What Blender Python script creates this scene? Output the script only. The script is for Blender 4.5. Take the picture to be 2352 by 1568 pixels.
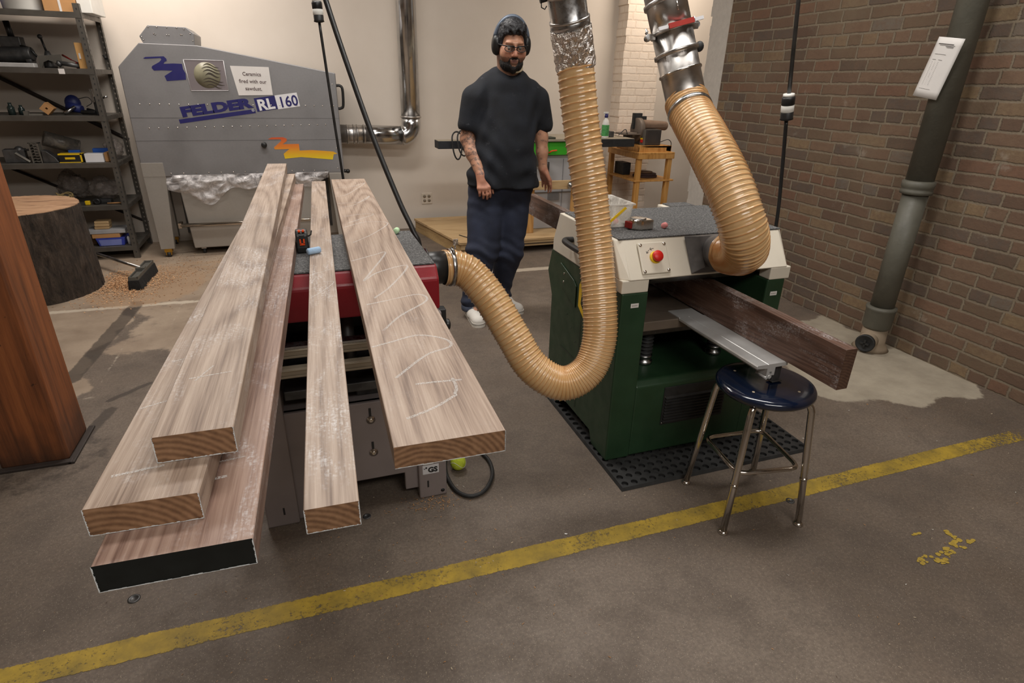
import bpy, math, random
import numpy as np
from mathutils import Vector, Matrix, noise as mnoise
PI = math.pi
for _o in list(bpy.data.objects): bpy.data.objects.remove(_o, do_unlink=True)
scene = bpy.context.scene
COL = scene.collection
# ------------------------------------------------------------------ camera
CAM_H = 1.5
_p, _r, _y = math.radians(24.0), math.radians(-1.346), math.radians(19.588)
fw = Vector((math.sin(_y)*math.cos(_p), math.cos(_y)*math.cos(_p), -math.sin(_p)))
rt = Vector((math.cos(_y), -math.sin(_y), 0)); dn = fw.cross(rt)
cr = rt*math.cos(_r)+dn*math.sin(_r); cd = -rt*math.sin(_r)+dn*math.cos(_r)
cam_d = bpy.data.cameras.new('camera'); cam = bpy.data.objects.new('camera', cam_d); COL.objects.link(cam)
cam.matrix_world = Matrix(((cr.x, -cd.x, -fw.x, 0), (cr.y, -cd.y, -fw.y, 0), (cr.z, -cd.z, -fw.z, CAM_H), (0, 0, 0, 1)))
cam_d.sensor_width = 36.0; cam_d.lens = 1335.5/2352*36.0; cam_d.clip_start = 0.02
scene.camera = cam
# ------------------------------------------------------------------ view, world, lamps
vs = scene.view_settings; vs.view_transform = 'Standard'; vs.look = 'None'; vs.gamma = 1.0; vs.exposure = 0.42
try: vs.use_curve_mapping = False
except Exception: pass
world = bpy.data.worlds.new('world'); scene.world = world; world.use_nodes = True
world.node_tree.nodes['Background'].inputs[0].default_value = (0.95, 0.97, 1.0, 1)
world.node_tree.nodes['Background'].inputs[1].default_value = 0.25
def area(loc, target, size, power, color, sy=None):
    l = bpy.data.lights.new('unseen_overhead_lamp', 'AREA'); l.energy = power; l.color = color
    l.shape = 'RECTANGLE'; l.size = size; l.size_y = sy or size
    o = bpy.data.objects.new('unseen_overhead_lamp', l); COL.objects.link(o); o.location = loc
    o.rotation_euler = (Vector(target)-Vector(loc)).to_track_quat('-Z', 'Y').to_euler(); return o
area((-1.1, 5.55, 3.0), (-1.0, 6.41, 0.9), 0.9, 24, (1.0, 0.91, 0.83), 0.4)
area((3.9, 5.5, 3.0), (3.8, 6.3, 1.2), 0.7, 20, (1.0, 0.86, 0.72), 0.4)
area((0.0, 3.9, 3.5), (0.1, 3.3, 0), 1.8, 50, (1.0, 0.95, 0.90), 0.4)
area((1.3, 1.9, 3.5), (1.3, 1.9, 0), 2.4, 46, (1.0, 0.965, 0.92), 0.4)
area((0.5, -1.7, 3.4), (0.6, 0.6, 0), 2.6, 60, (1.0, 0.955, 0.90), 0.6)  # unseen fill lamp behind the camera, added to brighten the machine fronts

# ------------------------------------------------------------------ materials
class NT:
    def __init__(s, name):
        s.m = bpy.data.materials.new(name); s.m.use_nodes = True
        s.t = s.m.node_tree; s.t.nodes.clear()
        s.out = s.t.nodes.new('ShaderNodeOutputMaterial'); s.p = s.t.nodes.new('ShaderNodeBsdfPrincipled')
        s.t.links.new(s.p.outputs[0], s.out.inputs[0])
    def n(s, kind, **kw):
        nd = s.t.nodes.new('ShaderNode'+kind)
        for k, v in kw.items():
            if k.startswith('i_'):
                s.set(nd.inputs[k[2:].replace('_', ' ')], v)
            else: setattr(nd, k, v)
        return nd
    def set(s, inp, v):
        if isinstance(v, bpy.types.NodeSocket): s.t.links.new(v, inp)
        elif isinstance(v, (tuple, list)) and len(v) == 3 and inp.type == 'RGBA': inp.default_value = (*v, 1)
        else: inp.default_value = v
    def math(s, op, a, b=0.0, c=None, clamp=False):
        nd = s.n('Math', operation=op, use_clamp=clamp); s.set(nd.inputs[0], a); s.set(nd.inputs[1], b)
        if c is not None: s.set(nd.inputs[2], c)
        return nd.outputs[0]
    def mix(s, f, a, b, blend='MIX'):
        nd = s.n('MixRGB', blend_type=blend); s.set(nd.inputs[0], f); s.set(nd.inputs[1], a); s.set(nd.inputs[2], b)
        return nd.outputs[0]
    def mr(s, v, a, b, c=0.0, d=1.0, smooth=True):
        nd = s.n('MapRange', interpolation_type='SMOOTHSTEP' if smooth else 'LINEAR')
        for i, x in enumerate((v, a, b, c, d)): s.set(nd.inputs[i], x)
        return nd.outputs[0]
    def ramp(s, f, stops, interp='LINEAR'):
        nd = s.n('ValToRGB'); r = nd.color_ramp; r.interpolation = interp
        while len(r.elements) < len(stops): r.elements.new(0.5)
        for e, (pos, c) in zip(r.elements, stops): e.position = pos; e.color = (*c, 1)
        s.set(nd.inputs[0], f); return nd.outputs[0]
    def co(s, scale=(1, 1, 1), kind='Object', loc=(0, 0, 0), rot=(0, 0, 0)):
        tc = s.n('TexCoord'); mp = s.n('Mapping'); s.t.links.new(tc.outputs[kind], mp.inputs[0])
        mp.inputs['Scale'].default_value = scale; mp.inputs['Location'].default_value = loc; mp.inputs['Rotation'].default_value = rot
        return mp.outputs[0]
    def noise(s, vec, scale, detail=4, rough=0.5, dist=0.0):
        nd = s.n('TexNoise'); s.set(nd.inputs['Vector'], vec); nd.inputs['Scale'].default_value = scale
        nd.inputs['Detail'].default_value = detail; nd.inputs['Roughness'].default_value = rough; nd.inputs['Distortion'].default_value = dist
        return nd.outputs[0]
    def bump(s, h, strength=0.3, dist=0.01):
        nd = s.n('Bump'); nd.inputs['Strength'].default_value = strength; nd.inputs['Distance'].default_value = dist
        s.set(nd.inputs['Height'], h); s.t.links.new(nd.outputs[0], s.p.inputs['Normal'])
    def fin(s, color, rough=0.5, metal=0.0, **kw):
        s.set(s.p.inputs['Base Color'], color); s.set(s.p.inputs['Roughness'], rough); s.set(s.p.inputs['Metallic'], metal)
        for k, v in kw.items(): s.set(s.p.inputs[k.replace('_', ' ')], v)
        return s.m

def srgb(r, g, b):
    f = lambda c: (c/255/12.92) if c <= 10 else ((c/255+0.055)/1.055)**2.4
    return (f(r), f(g), f(b))

def simple(name, c, rough=0.5, metal=0.0, var=0.12, scale=12, bump=0.0, bscale=60, **kw):
    t = NT(name); v = t.co()
    nz = t.noise(v, scale, 5)
    dark = tuple(x*(1-var) for x in c); lite = tuple(min(1, x*(1+var)) for x in c)
    col = t.ramp(nz, [(0.3, dark), (0.7, lite)])
    r = t.mr(t.noise(v, scale*1.7, 3), 0.3, 0.7, max(0.02, rough-0.07), min(1, rough+0.07))
    if bump: t.bump(t.noise(v, bscale, 4), bump, 0.004)
    return t.fin(col, r, metal, **kw)

M = {}
M['steel'] = simple('brushed_steel', (0.42, 0.42, 0.42), 0.28, 1.0, 0.1, 30)
M['galv'] = simple('galvanised_sheet', (0.50, 0.48, 0.46), 0.34, 1.0, 0.16, 18)
M['chrome'] = simple('chrome', (0.62, 0.58, 0.53), 0.16, 1.0, 0.05)
M['dark_steel'] = simple('dark_steel', (0.10, 0.10, 0.10), 0.45, 0.7, 0.3, 20)
M['black'] = simple('black_plastic', (0.014, 0.014, 0.014), 0.42, 0.0, 0.3)
M['rubber'] = simple('black_rubber', (0.018, 0.018, 0.018), 0.62, 0.0, 0.35, 25)
M['green'] = simple('dark_green_enamel', srgb(36, 62, 40), 0.42, 0.0, 0.12, 9, 0.12, 320)
M['cream'] = simple('cream_enamel', srgb(220, 212, 196), 0.42, 0.0, 0.04, 8, 0.10, 320)
M['red'] = simple('deep_red_enamel', srgb(135, 20, 32), 0.40, 0.0, 0.12, 8, 0.10, 320)
M['grey_en'] = simple('warm_grey_enamel', srgb(142, 132, 130), 0.42, 0.0, 0.06, 8, 0.10, 320)
M['beige_metal'] = simple('beige_extrusion', srgb(172, 160, 140), 0.38, 0.3, 0.06, 12)
M['alu'] = simple('aluminium_extrusion', (0.60, 0.60, 0.59), 0.36, 0.45, 0.06, 12)
M['white_plastic'] = simple('white_plastic', srgb(225, 224, 218), 0.45, 0, 0.04)
M['grey_panel'] = simple('light_grey_panel', srgb(176, 176, 178), 0.5, 0, 0.05, 6)
M['bright_green'] = simple('bright_green_enamel', srgb(62, 170, 40), 0.45, 0, 0.08)
M['yellow'] = simple('yellow_plastic', srgb(235, 195, 30), 0.4, 0, 0.06)
M['stop_red'] = simple('stop_button_red', srgb(205, 28, 20), 0.5, 0, 0.05)
M['orange'] = simple('orange_plastic', srgb(235, 80, 25), 0.4, 0, 0.05)
M['blue'] = simple('blue_plastic', srgb(52, 66, 160), 0.45, 0, 0.1)
M['ink'] = simple('navy_print', srgb(30, 28, 96), 0.5, 0, 0.05)
M['ink_black'] = simple('black_print', (0.02, 0.02, 0.02), 0.6, 0, 0.05)
M['white_print'] = simple('white_print', srgb(225, 225, 228), 0.5, 0, 0.03)
M['paper'] = simple('paper', srgb(222, 218, 214), 0.7, 0, 0.03)
M['stool_blue'] = simple('navy_stool_seat', srgb(14, 24, 44), 0.16, 0, 0.2, 14, 0.0, Coat_Weight=0.6, Coat_Roughness=0.08)
M['denim'] = simple('dark_denim', srgb(42, 48, 66), 0.85, 0, 0.45, 5, 0.4, 260)
def mk_shirt():
    t = NT('black_cotton'); v = t.co(); c = t.ramp(t.noise(v, 9, 4), [(.3, srgb(21, 23, 28)), (.7, srgb(30, 34, 42))])
    k = t.math('MULTIPLY', t.mr(t.noise(t.co((1, 1, 2)), 11, 4, .7), .62, .78), .35); c = t.mix(k, c, srgb(120, 122, 128))
    t.bump(t.noise(v, 240, 4), .3, .004); return t.fin(c, .9)
M['shirt'] = mk_shirt()
M['shoe'] = simple('white_canvas', srgb(222, 218, 210), 0.8, 0, 0.05, 30, 0.3, 300)
M['hair'] = simple('dark_hair', srgb(30, 30, 34), 0.5, 0, 0.6, 60, 0.9, 90)
M['cardboard'] = simple('cardboard', srgb(190, 142, 92), 0.8, 0, 0.06)
M['shelf_steel'] = simple('grey_shelf_steel', srgb(92, 88, 82), 0.45, 0.4, 0.15, 12)
M['pipe_paint'] = simple('grey_green_paint', srgb(92, 90, 80), 0.55, 0, 0.14, 9, 0.25, 60)
M['chalk_pink'] = simple('pink_chalk', srgb(232, 150, 148), 0.9, 0, 0.05, 40, 0.3, 120)
M['chalk_blue'] = simple('blue_chalk', srgb(168, 198, 228), 0.9, 0, 0.05, 40, 0.3, 120)
M['chalk_green'] = simple('green_chalk', srgb(190, 222, 180), 0.9, 0, 0.05, 40, 0.3, 120)
M['wood_pine'] = None

def mk_wood(name, c1, c2, c3, axis='y', gs=1.0, rough=0.55, chalk=0.0, stripes=26):
    t = NT(name)
    st = {'x': (0.09, 1, 1), 'y': (1, 0.09, 1), 'z': (1, 1, 0.09)}[axis]
    oi = t.n('ObjectInfo')
    tc = t.n('TexCoord'); add = t.n('VectorMath', operation='ADD')
    rnd = t.n('CombineXYZ'); r7 = t.math('MULTIPLY', oi.outputs['Random'], 7.0)
    t.set(rnd.inputs[0], r7); t.set(rnd.inputs[1], r7); t.set(rnd.inputs[2], r7)
    t.t.links.new(tc.outputs['Object'], add.inputs[0]); t.t.links.new(rnd.outputs[0], add.inputs[1])
    mp = t.n('Mapping'); t.t.links.new(add.outputs[0], mp.inputs[0]); mp.inputs['Scale'].default_value = st
    base = mp.outputs[0]
    big = t.noise(base, 4.2*gs, 1, 0.4, 0.25)
    rings = t.math('POWER', t.math('ADD', t.math('MULTIPLY', t.math('SINE', t.math('MULTIPLY', big, stripes*6.0)), 0.5), 0.5), 0.6)
    mpl = t.n('Mapping'); t.t.links.new(add.outputs[0], mpl.inputs[0]); mpl.inputs['Scale'].default_value = tuple(0.022 if q < 1 else 1 for q in st)
    fine = t.mr(t.noise(mpl.outputs[0], 210*gs, 3, 0.7), 0.34, 0.66, -0.5, 0.5, False)
    mid = t.math('SUBTRACT', t.noise(base, 20*gs, 3, 0.6), 0.5)
    f = t.math('ADD', t.math('ADD', 0.44, t.math('MULTIPLY', rings, 0.24)), t.math('ADD', t.math('MULTIPLY', fine, 0.30), t.math('MULTIPLY', mid, 0.30)))
    col = t.ramp(f, [(0.28, c1), (0.55, c2), (0.85, c3)])
    if chalk > 0:
        mp2 = t.n('Mapping'); t.t.links.new(add.outputs[0], mp2.inputs[0]); mp2.inputs['Scale'].default_value = (1, 0.5, 1)
        a = t.noise(mp2.outputs[0], 9, 5, 0.65, 0.8)
        b = t.noise(base, 300, 2, 0.7)
        c = t.noise(add.outputs[0], 160, 2, 0.7)
        k = t.math('MULTIPLY', t.mr(a, 0.44, 0.68), t.math('MULTIPLY', t.mr(c, 0.35, 0.68), t.mr(b, 0.3, 0.7)))
        k = t.math('MULTIPLY', k, chalk)
        col = t.mix(k, col, srgb(222, 222, 224))
    t.bump(f, 0.22, 0.002)
    return t.fin(col, rough)
M['walnut'] = mk_wood('sawn_walnut', srgb(112, 92, 78), srgb(153, 133, 117), srgb(180, 161, 145), 'y', 1.0, 0.5, 0.75)
M['walnut_clean'] = mk_wood('tan_walnut', srgb(116, 94, 79), srgb(158, 136, 119), srgb(183, 163, 146), 'y', 1.0, 0.5, 0.2)
M['walnut_red'] = mk_wood('reddish_walnut', srgb(106, 80, 69), srgb(142, 115, 101), srgb(166, 140, 125), 'y', 1.0, 0.5, 0.7)
M['walnut_dark'] = mk_wood('planed_dark_walnut', srgb(66, 46, 38), srgb(98, 72, 60), srgb(122, 94, 80), 'y', 1.0, 0.5, 0.75)
M['pine'] = mk_wood('pine', srgb(160, 128, 88), srgb(192, 160, 116), srgb(208, 180, 136), 'x', 1.0, 0.6, 0, 14)
M['pine_z'] = mk_wood('pine_upright', srgb(158, 112, 58), srgb(196, 148, 86), srgb(212, 168, 106), 'z', 1.0, 0.6, 0, 14)
M['pine_y'] = mk_wood('pine_deep', srgb(150, 122, 84), srgb(184, 152, 104), srgb(205, 176, 128), 'y', 1.0, 0.6, 0, 14)
def mk_end(name, c1, c2, c3):
    t = NT(name); v = t.co((1, 1, 1), 'Object', (0.05, 0, 0.07))
    d = t.n('TexWave', wave_type='RINGS', rings_direction='Y'); t.set(d.inputs['Vector'], v)
    d.inputs['Scale'].default_value = 34; d.inputs['Distortion'].default_value = 1.6; d.inputs['Detail'].default_value = 2; d.inputs['Detail Scale'].default_value = 1.5
    nz = t.noise(t.co(), 60, 4, 0.6)
    f = t.math('ADD', t.math('MULTIPLY', d.outputs[1], 0.28), t.math('MULTIPLY', nz, 0.66))
    return t.fin(t.ramp(f, [(0.2, c1), (0.5, c2), (0.8, c3)]), 0.6)
M['endgrain'] = mk_end('walnut_end_grain', srgb(92, 64, 44), srgb(132, 98, 70), srgb(158, 122, 92))
M['end_black'] = simple('black_end_sealer', srgb(17, 21, 20), 0.45, 0, 0.3, 30)
M['chalk_edge'] = simple('chalk_dust_edge', srgb(205, 208, 208), 0.9, 0, 0.1, 80)
def mk_scrawl():
    t = NT('chalk_scrawl'); v = t.co()
    k = t.math('MULTIPLY', t.mr(t.noise(v, 420, 2, 0.6), 0.34, 0.62), t.mr(t.noise(v, 14, 3), 0.15, 0.5))
    t.set(t.p.inputs['Alpha'], t.math('MULTIPLY', k, 0.62))
    return t.fin(srgb(236, 234, 230), 0.95)
M['scrawl'] = mk_scrawl()

def mk_felt():
    t = NT('charcoal_felt'); v = t.co()
    n1 = t.noise(v, 420, 2, 0.8); n2 = t.noise(v, 130, 3, 0.7)
    f = t.math('ADD', t.math('MULTIPLY', n1, 0.5), t.math('MULTIPLY', n2, 0.5))
    t.bump(f, 0.8, 0.004)
    return t.fin(t.ramp(f, [(0.38, srgb(56, 56, 56)), (0.53, srgb(92, 92, 92)), (0.64, srgb(158, 156, 154))]), 0.95)
M['felt'] = mk_felt()

def mk_hose():
    t = NT('amber_dust_hose'); uv = t.n('TexCoord').outputs['UV']; sx = t.n('SeparateXYZ'); t.set(sx.inputs[0], uv)
    u = t.math('FRACT', sx.outputs[0]); d = t.math('ABSOLUTE', t.math('SUBTRACT', u, 0.5))
    rib = t.mr(d, 0.41, 0.48)
    nz = t.noise(t.co(), 7, 3); n2 = t.noise(t.co(), 60, 3)
    web = t.ramp(nz, [(0.3, srgb(202, 162, 110)), (0.7, srgb(219, 184, 138))])
    web = t.mix(t.math('MULTIPLY', t.mr(n2, 0.5, 0.8), 0.25), web, srgb(184, 144, 90))
    col = t.mix(t.math('MULTIPLY', rib, 0.75), web, srgb(190, 122, 62))
    return t.fin(col, 0.24, 0.0, Coat_Weight=0.35, Coat_Roughness=0.12, Subsurface_Weight=0.12, Subsurface_Radius=(0.02, 0.012, 0.006))
M['hose'] = mk_hose()

def mk_foil():
    t = NT('crinkled_foil_tape'); v = t.co((1, 1, 0.75))
    a = t.noise(v, 38, 4, 0.6, 1.2); b = t.n('TexVoronoi'); t.set(b.inputs['Vector'], v); b.inputs['Scale'].default_value = 45
    t.bump(t.math('ADD', a, t.math('MULTIPLY', b.outputs[0], 0.6)), 1.0, 0.02)
    return t.fin((0.78, 0.74, 0.70), 0.22, 1.0)
M['foil'] = mk_foil()

def mk_concrete():
    t = NT('worn_concrete'); v = t.co()
    big = t.noise(v, 0.9, 5, 0.6); mid = t.noise(v, 5, 6, 0.65); fine = t.noise(v, 90, 4, 0.7)
    base = t.ramp(big, [(0.3, srgb(90, 78, 67)), (0.5, srgb(112, 99, 87)), (0.7, srgb(130, 117, 104))])
    base = t.mix(t.math('MULTIPLY', t.mr(mid, 0.42, 0.66), 0.42), base, srgb(78, 68, 60))
    sp = t.n('TexVoronoi'); t.set(sp.inputs['Vector'], v); sp.inputs['Scale'].default_value = 170
    base = t.mix(t.math('MULTIPLY', t.mr(sp.outputs[0], 0.26, 0.10), 0.5), base, srgb(182, 170, 152))
    base = t.mix(t.math('MULTIPLY', t.mr(fine, 0.38, 0.62), 0.4), base, srgb(74, 65, 58))
    def at(nm):
        a = t.n('Attribute', attribute_name=nm); return a.outputs['Fac']
    w = t.math('MULTIPLY', t.math('SUBTRACT', t.noise(v, 16, 5, 0.7), 0.5), 0.8)
    def msk(nm): return t.mr(t.math('ADD', at(nm), w), 0.36, 0.6)
    light = t.ramp(t.noise(v, 3.2, 5, 0.6), [(0.3, srgb(138, 120, 102)), (0.7, srgb(172, 154, 134))])
    base = t.mix(t.math('MULTIPLY', msk('dusty'), 0.88), base, light)
    patch = t.ramp(t.noise(v, 6, 5, 0.6), [(0.3, srgb(150, 140, 124)), (0.7, srgb(176, 166, 148))])
    base = t.mix(t.math('MULTIPLY', msk('patch'), 0.95), base, patch)
    base = t.mix(t.math('MULTIPLY', msk('white'), 0.8), base, srgb(196, 184, 166))
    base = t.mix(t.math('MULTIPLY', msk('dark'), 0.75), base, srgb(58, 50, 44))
    base = t.mix(t.math('MULTIPLY', msk('saw'), 0.55), base, srgb(164, 132, 100))
    t.bump(t.math('ADD', t.math('MULTIPLY', fine, 0.5), mid), 0.25, 0.006)
    return t.fin(base, t.mr(mid, 0.3, 0.7, 0.48, 0.72))
M['concrete'] = mk_concrete()

def mk_stripe():
    t = NT('worn_yellow_paint'); v = t.co()
    a = t.noise(v, 70, 6, 0.8); b = t.noise(v, 3.4, 5, 0.65)
    sx = t.n('SeparateXYZ'); t.set(sx.inputs[0], v)
    uv = t.n('SeparateXYZ'); t.set(uv.inputs[0], t.n('TexCoord').outputs['UV'])
    edge = t.math('MULTIPLY', t.mr(t.math('ABSOLUTE', t.math('SUBTRACT', uv.outputs[1], 0.5)), 0.5, 0.36), 0.30)
    wear = t.math('ADD', t.math('MULTIPLY', a, 0.75), t.math('ADD', t.math('MULTIPLY', b, 0.5), edge))
    wear = t.math('SUBTRACT', wear, t.mr(sx.outputs[0], 2.2, 3.6, 0.0, 0.16))
    k = t.mr(wear, 0.80, 0.89)
    t.set(t.p.inputs['Alpha'], t.math('MULTIPLY', k, 0.88))
    c = t.ramp(t.noise(v, 9, 6, 0.7), [(0.3, srgb(128, 110, 54)), (0.6, srgb(184, 154, 56)), (0.8, srgb(204, 172, 68))])
    return t.fin(c, 0.6)
M['stripe'] = mk_stripe()

def mk_brick(name, stops, mortar, hgt=0.0733, length=0.215, paint=None):
    t = NT(name); tc = t.n('TexCoord'); s = t.n('SeparateXYZ'); t.set(s.inputs[0], tc.outputs['UV'])
    wob = t.n('TexNoise'); t.set(wob.inputs['Vector'], tc.outputs['UV']); wob.inputs['Scale'].default_value = 9; wob.inputs['Detail'].default_value = 4
    ws = t.n('SeparateXYZ'); t.set(ws.inputs[0], wob.outputs[1])
    u = t.math('ADD', s.outputs[0], t.math('MULTIPLY', t.math('SUBTRACT', ws.outputs[0], 0.5), 0.022))
    v = t.math('ADD', s.outputs[1], t.math('MULTIPLY', t.math('SUBTRACT', ws.outputs[1], 0.5), 0.016))
    row = t.math('DIVIDE', v, hgt); ri = t.math('FLOOR', row); rf = t.math('SUBTRACT', row, ri)
    hd = t.math('LESS_THAN', t.math('FRACT', t.math('DIVIDE', t.math('ADD', ri, 0.5), 6.0)), 0.16)
    wn0 = t.n('TexWhiteNoise', noise_dimensions='1D'); t.set(wn0.inputs['W'], ri)
    ln = t.math('SUBTRACT', length, t.math('MULTIPLY', hd, length*0.48))
    cc = t.math('DIVIDE', t.math('ADD', u, t.math('MULTIPLY', wn0.outputs[0], 0.9)), ln)
    ci = t.math('FLOOR', cc); cf = t.math('SUBTRACT', cc, ci)
    cmb = t.n('CombineXYZ'); t.set(cmb.inputs[0], ci); t.set(cmb.inputs[1], ri)
    wn = t.n('TexWhiteNoise', noise_dimensions='3D'); t.set(wn.inputs['Vector'], cmb.outputs[0])
    du = t.math('MULTIPLY', t.math('MINIMUM', cf, t.math('SUBTRACT', 1.0, cf)), ln)
    dv = t.math('MULTIPLY', t.math('MINIMUM', rf, t.math('SUBTRACT', 1.0, rf)), hgt)
    d = t.math('MINIMUM', du, dv)
    fine = t.noise(tc.outputs['UV'], 70, 5, 0.7)
    dd = t.math('ADD', d, t.math('MULTIPLY', t.math('SUBTRACT', fine, 0.5), 0.016))
    mk = t.mr(dd, 0.003, 0.0105)
    bc = t.ramp(wn.outputs[0], stops, 'CONSTANT')
    vn = t.noise(tc.outputs['UV'], 28, 5, 0.7)
    bc = t.mix(t.mr(vn, 0.35, 0.7, 0, 0.55), bc, srgb(96, 72, 58) if not paint else paint)
    bc = bc if paint else t.mix(0.30, bc, t.ramp(t.noise(tc.outputs['UV'], 3.0, 4), [(0.35, srgb(98, 80, 64)), (0.65, srgb(124, 102, 80))]))
    bc = t.mix(t.math('MULTIPLY', t.mr(fine, 0.58, 0.78), 0.5), bc, srgb(50, 40, 34) if not paint else paint)
    mc = t.ramp(t.noise(tc.outputs['UV'], 14, 4), [(0.3, mortar), (0.75, tuple(min(1, x*1.3) for x in mortar))])
    col = t.mix(mk, mc, bc)
    bl = t.noise(tc.outputs['UV'], 1.4, 4, 0.6)
    if not paint:
        col = t.mix(t.math('MULTIPLY', t.mr(bl, 0.5, 0.75), 0.35), col, srgb(128, 116, 96))
        ef = t.math('MULTIPLY', t.mr(t.noise(tc.outputs['UV'], 5.5, 5, 0.7), 0.6, 0.76), 0.35)
        col = t.mix(ef, col, srgb(168, 160, 146))
    t.bump(t.math('ADD', mk, t.math('MULTIPLY', vn, 0.6)), 0.6 if not paint else 0.32, 0.012)
    return t.fin(col, 0.88)
BR = [(0.0, srgb(102, 79, 64)), (0.16, srgb(88, 68, 56)), (0.32, srgb(113, 90, 72)), (0.44, srgb(81, 72, 66)), (0.54, srgb(124, 104, 79)),
      (0.62, srgb(97, 81, 64)), (0.74, srgb(115, 83, 65)), (0.84, srgb(131, 111, 82)), (0.9, srgb(75, 64, 55)), (0.95, srgb(100, 95, 87))]
M['brick'] = mk_brick('old_brick', BR, srgb(116, 104, 87))
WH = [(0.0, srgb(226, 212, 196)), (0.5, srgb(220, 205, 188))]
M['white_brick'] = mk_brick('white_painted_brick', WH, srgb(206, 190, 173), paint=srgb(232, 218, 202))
def mk_wall():
    t = NT('cream_plaster'); v = t.co()
    c = t.ramp(t.noise(v, 1.1, 4, 0.6), [(0.3, srgb(208, 197, 184)), (0.7, srgb(218, 208, 196))])
    st = t.math('MULTIPLY', t.mr(t.noise(v, 7, 5, 0.7), 0.66, 0.78), 0.3)
    c = t.mix(st, c, srgb(150, 128, 104)); t.bump(t.noise(v, 40, 4), 0.1, 0.004)
    return t.fin(c, 0.75)
M['wall'] = mk_wall()
M['ceiling'] = simple('ceiling_paint', srgb(190, 184, 174), 0.85, 0, 0.04, 3)
def mk_post():
    t = NT('orange_varnished_timber'); v = t.co((1, 1, 0.06))
    f = t.noise(v, 30, 5, 0.65); sx = t.n('SeparateXYZ'); t.set(sx.inputs[0], t.co())
    c = t.ramp(f, [(0.3, srgb(88, 50, 28)), (0.55, srgb(136, 78, 42)), (0.8, srgb(164, 98, 54))])
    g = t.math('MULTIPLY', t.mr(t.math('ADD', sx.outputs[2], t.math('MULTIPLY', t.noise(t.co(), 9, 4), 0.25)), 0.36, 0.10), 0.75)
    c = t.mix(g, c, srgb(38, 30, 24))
    pit = t.noise(t.co(), 26, 3); c = t.mix(t.math('MULTIPLY', t.mr(pit, 0.7, 0.76), 0.7), c, srgb(40, 24, 16))
    t.bump(f, 0.3, 0.006)
    return t.fin(c, 0.55)
M['post'] = mk_post()
def mk_bark():
    t = NT('oak_bark'); v = t.co((1, 1, 0.3))
    f = t.noise(v, 24, 7, 0.75, 0.35)
    t.bump(f, 1.0, 0.04)
    return t.fin(t.ramp(f, [(0.35, srgb(40, 34, 29)), (0.55, srgb(78, 66, 56)), (0.75, srgb(110, 96, 84))]), 0.95)
M['bark'] = mk_bark()
def mk_logtop():
    t = NT('sawn_log_face'); v = t.co((0.25, 1, 1), rot=(0, 0, 0.25))
    f = t.noise(v, 26, 5, 0.65); cr_ = t.noise(t.co((0.35, 3.2, 1), rot=(0, 0, 0.2)), 3.0, 3, 0.5)
    c = t.ramp(f, [(0.3, srgb(158, 120, 90)), (0.7, srgb(198, 160, 126))])
    c = t.mix(t.math('MULTIPLY', t.mr(t.math('ABSOLUTE', t.math('SUBTRACT', cr_, 0.5)), 0.012, 0.0), 0.75), c, srgb(84, 52, 36))
    t.bump(f, 0.3, 0.005)
    return t.fin(c, 0.8)
M['logtop'] = mk_logtop()
def mk_clear(name, tint, alpha, rough=0.12, bump=0.6):
    t = NT(name); v = t.co()
    n = t.noise(v, 12, 4, 0.6, 1.5); t.bump(n, bump, 0.02)
    t.set(t.p.inputs['Alpha'], t.mr(n, 0.35, 0.7, alpha*0.5, min(1, alpha*1.7)))
    return t.fin(tint, rough)
M['film'] = mk_clear('clear_plastic_film', srgb(226, 222, 222), 0.5, 0.14)
M['frost'] = mk_clear('frosted_plastic', srgb(225, 222, 215), 0.62, 0.4, 0.05)
M['lens'] = mk_clear('tinted_lens', (0.02, 0.018, 0.016), 0.9, 0.05, 0.0)
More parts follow.
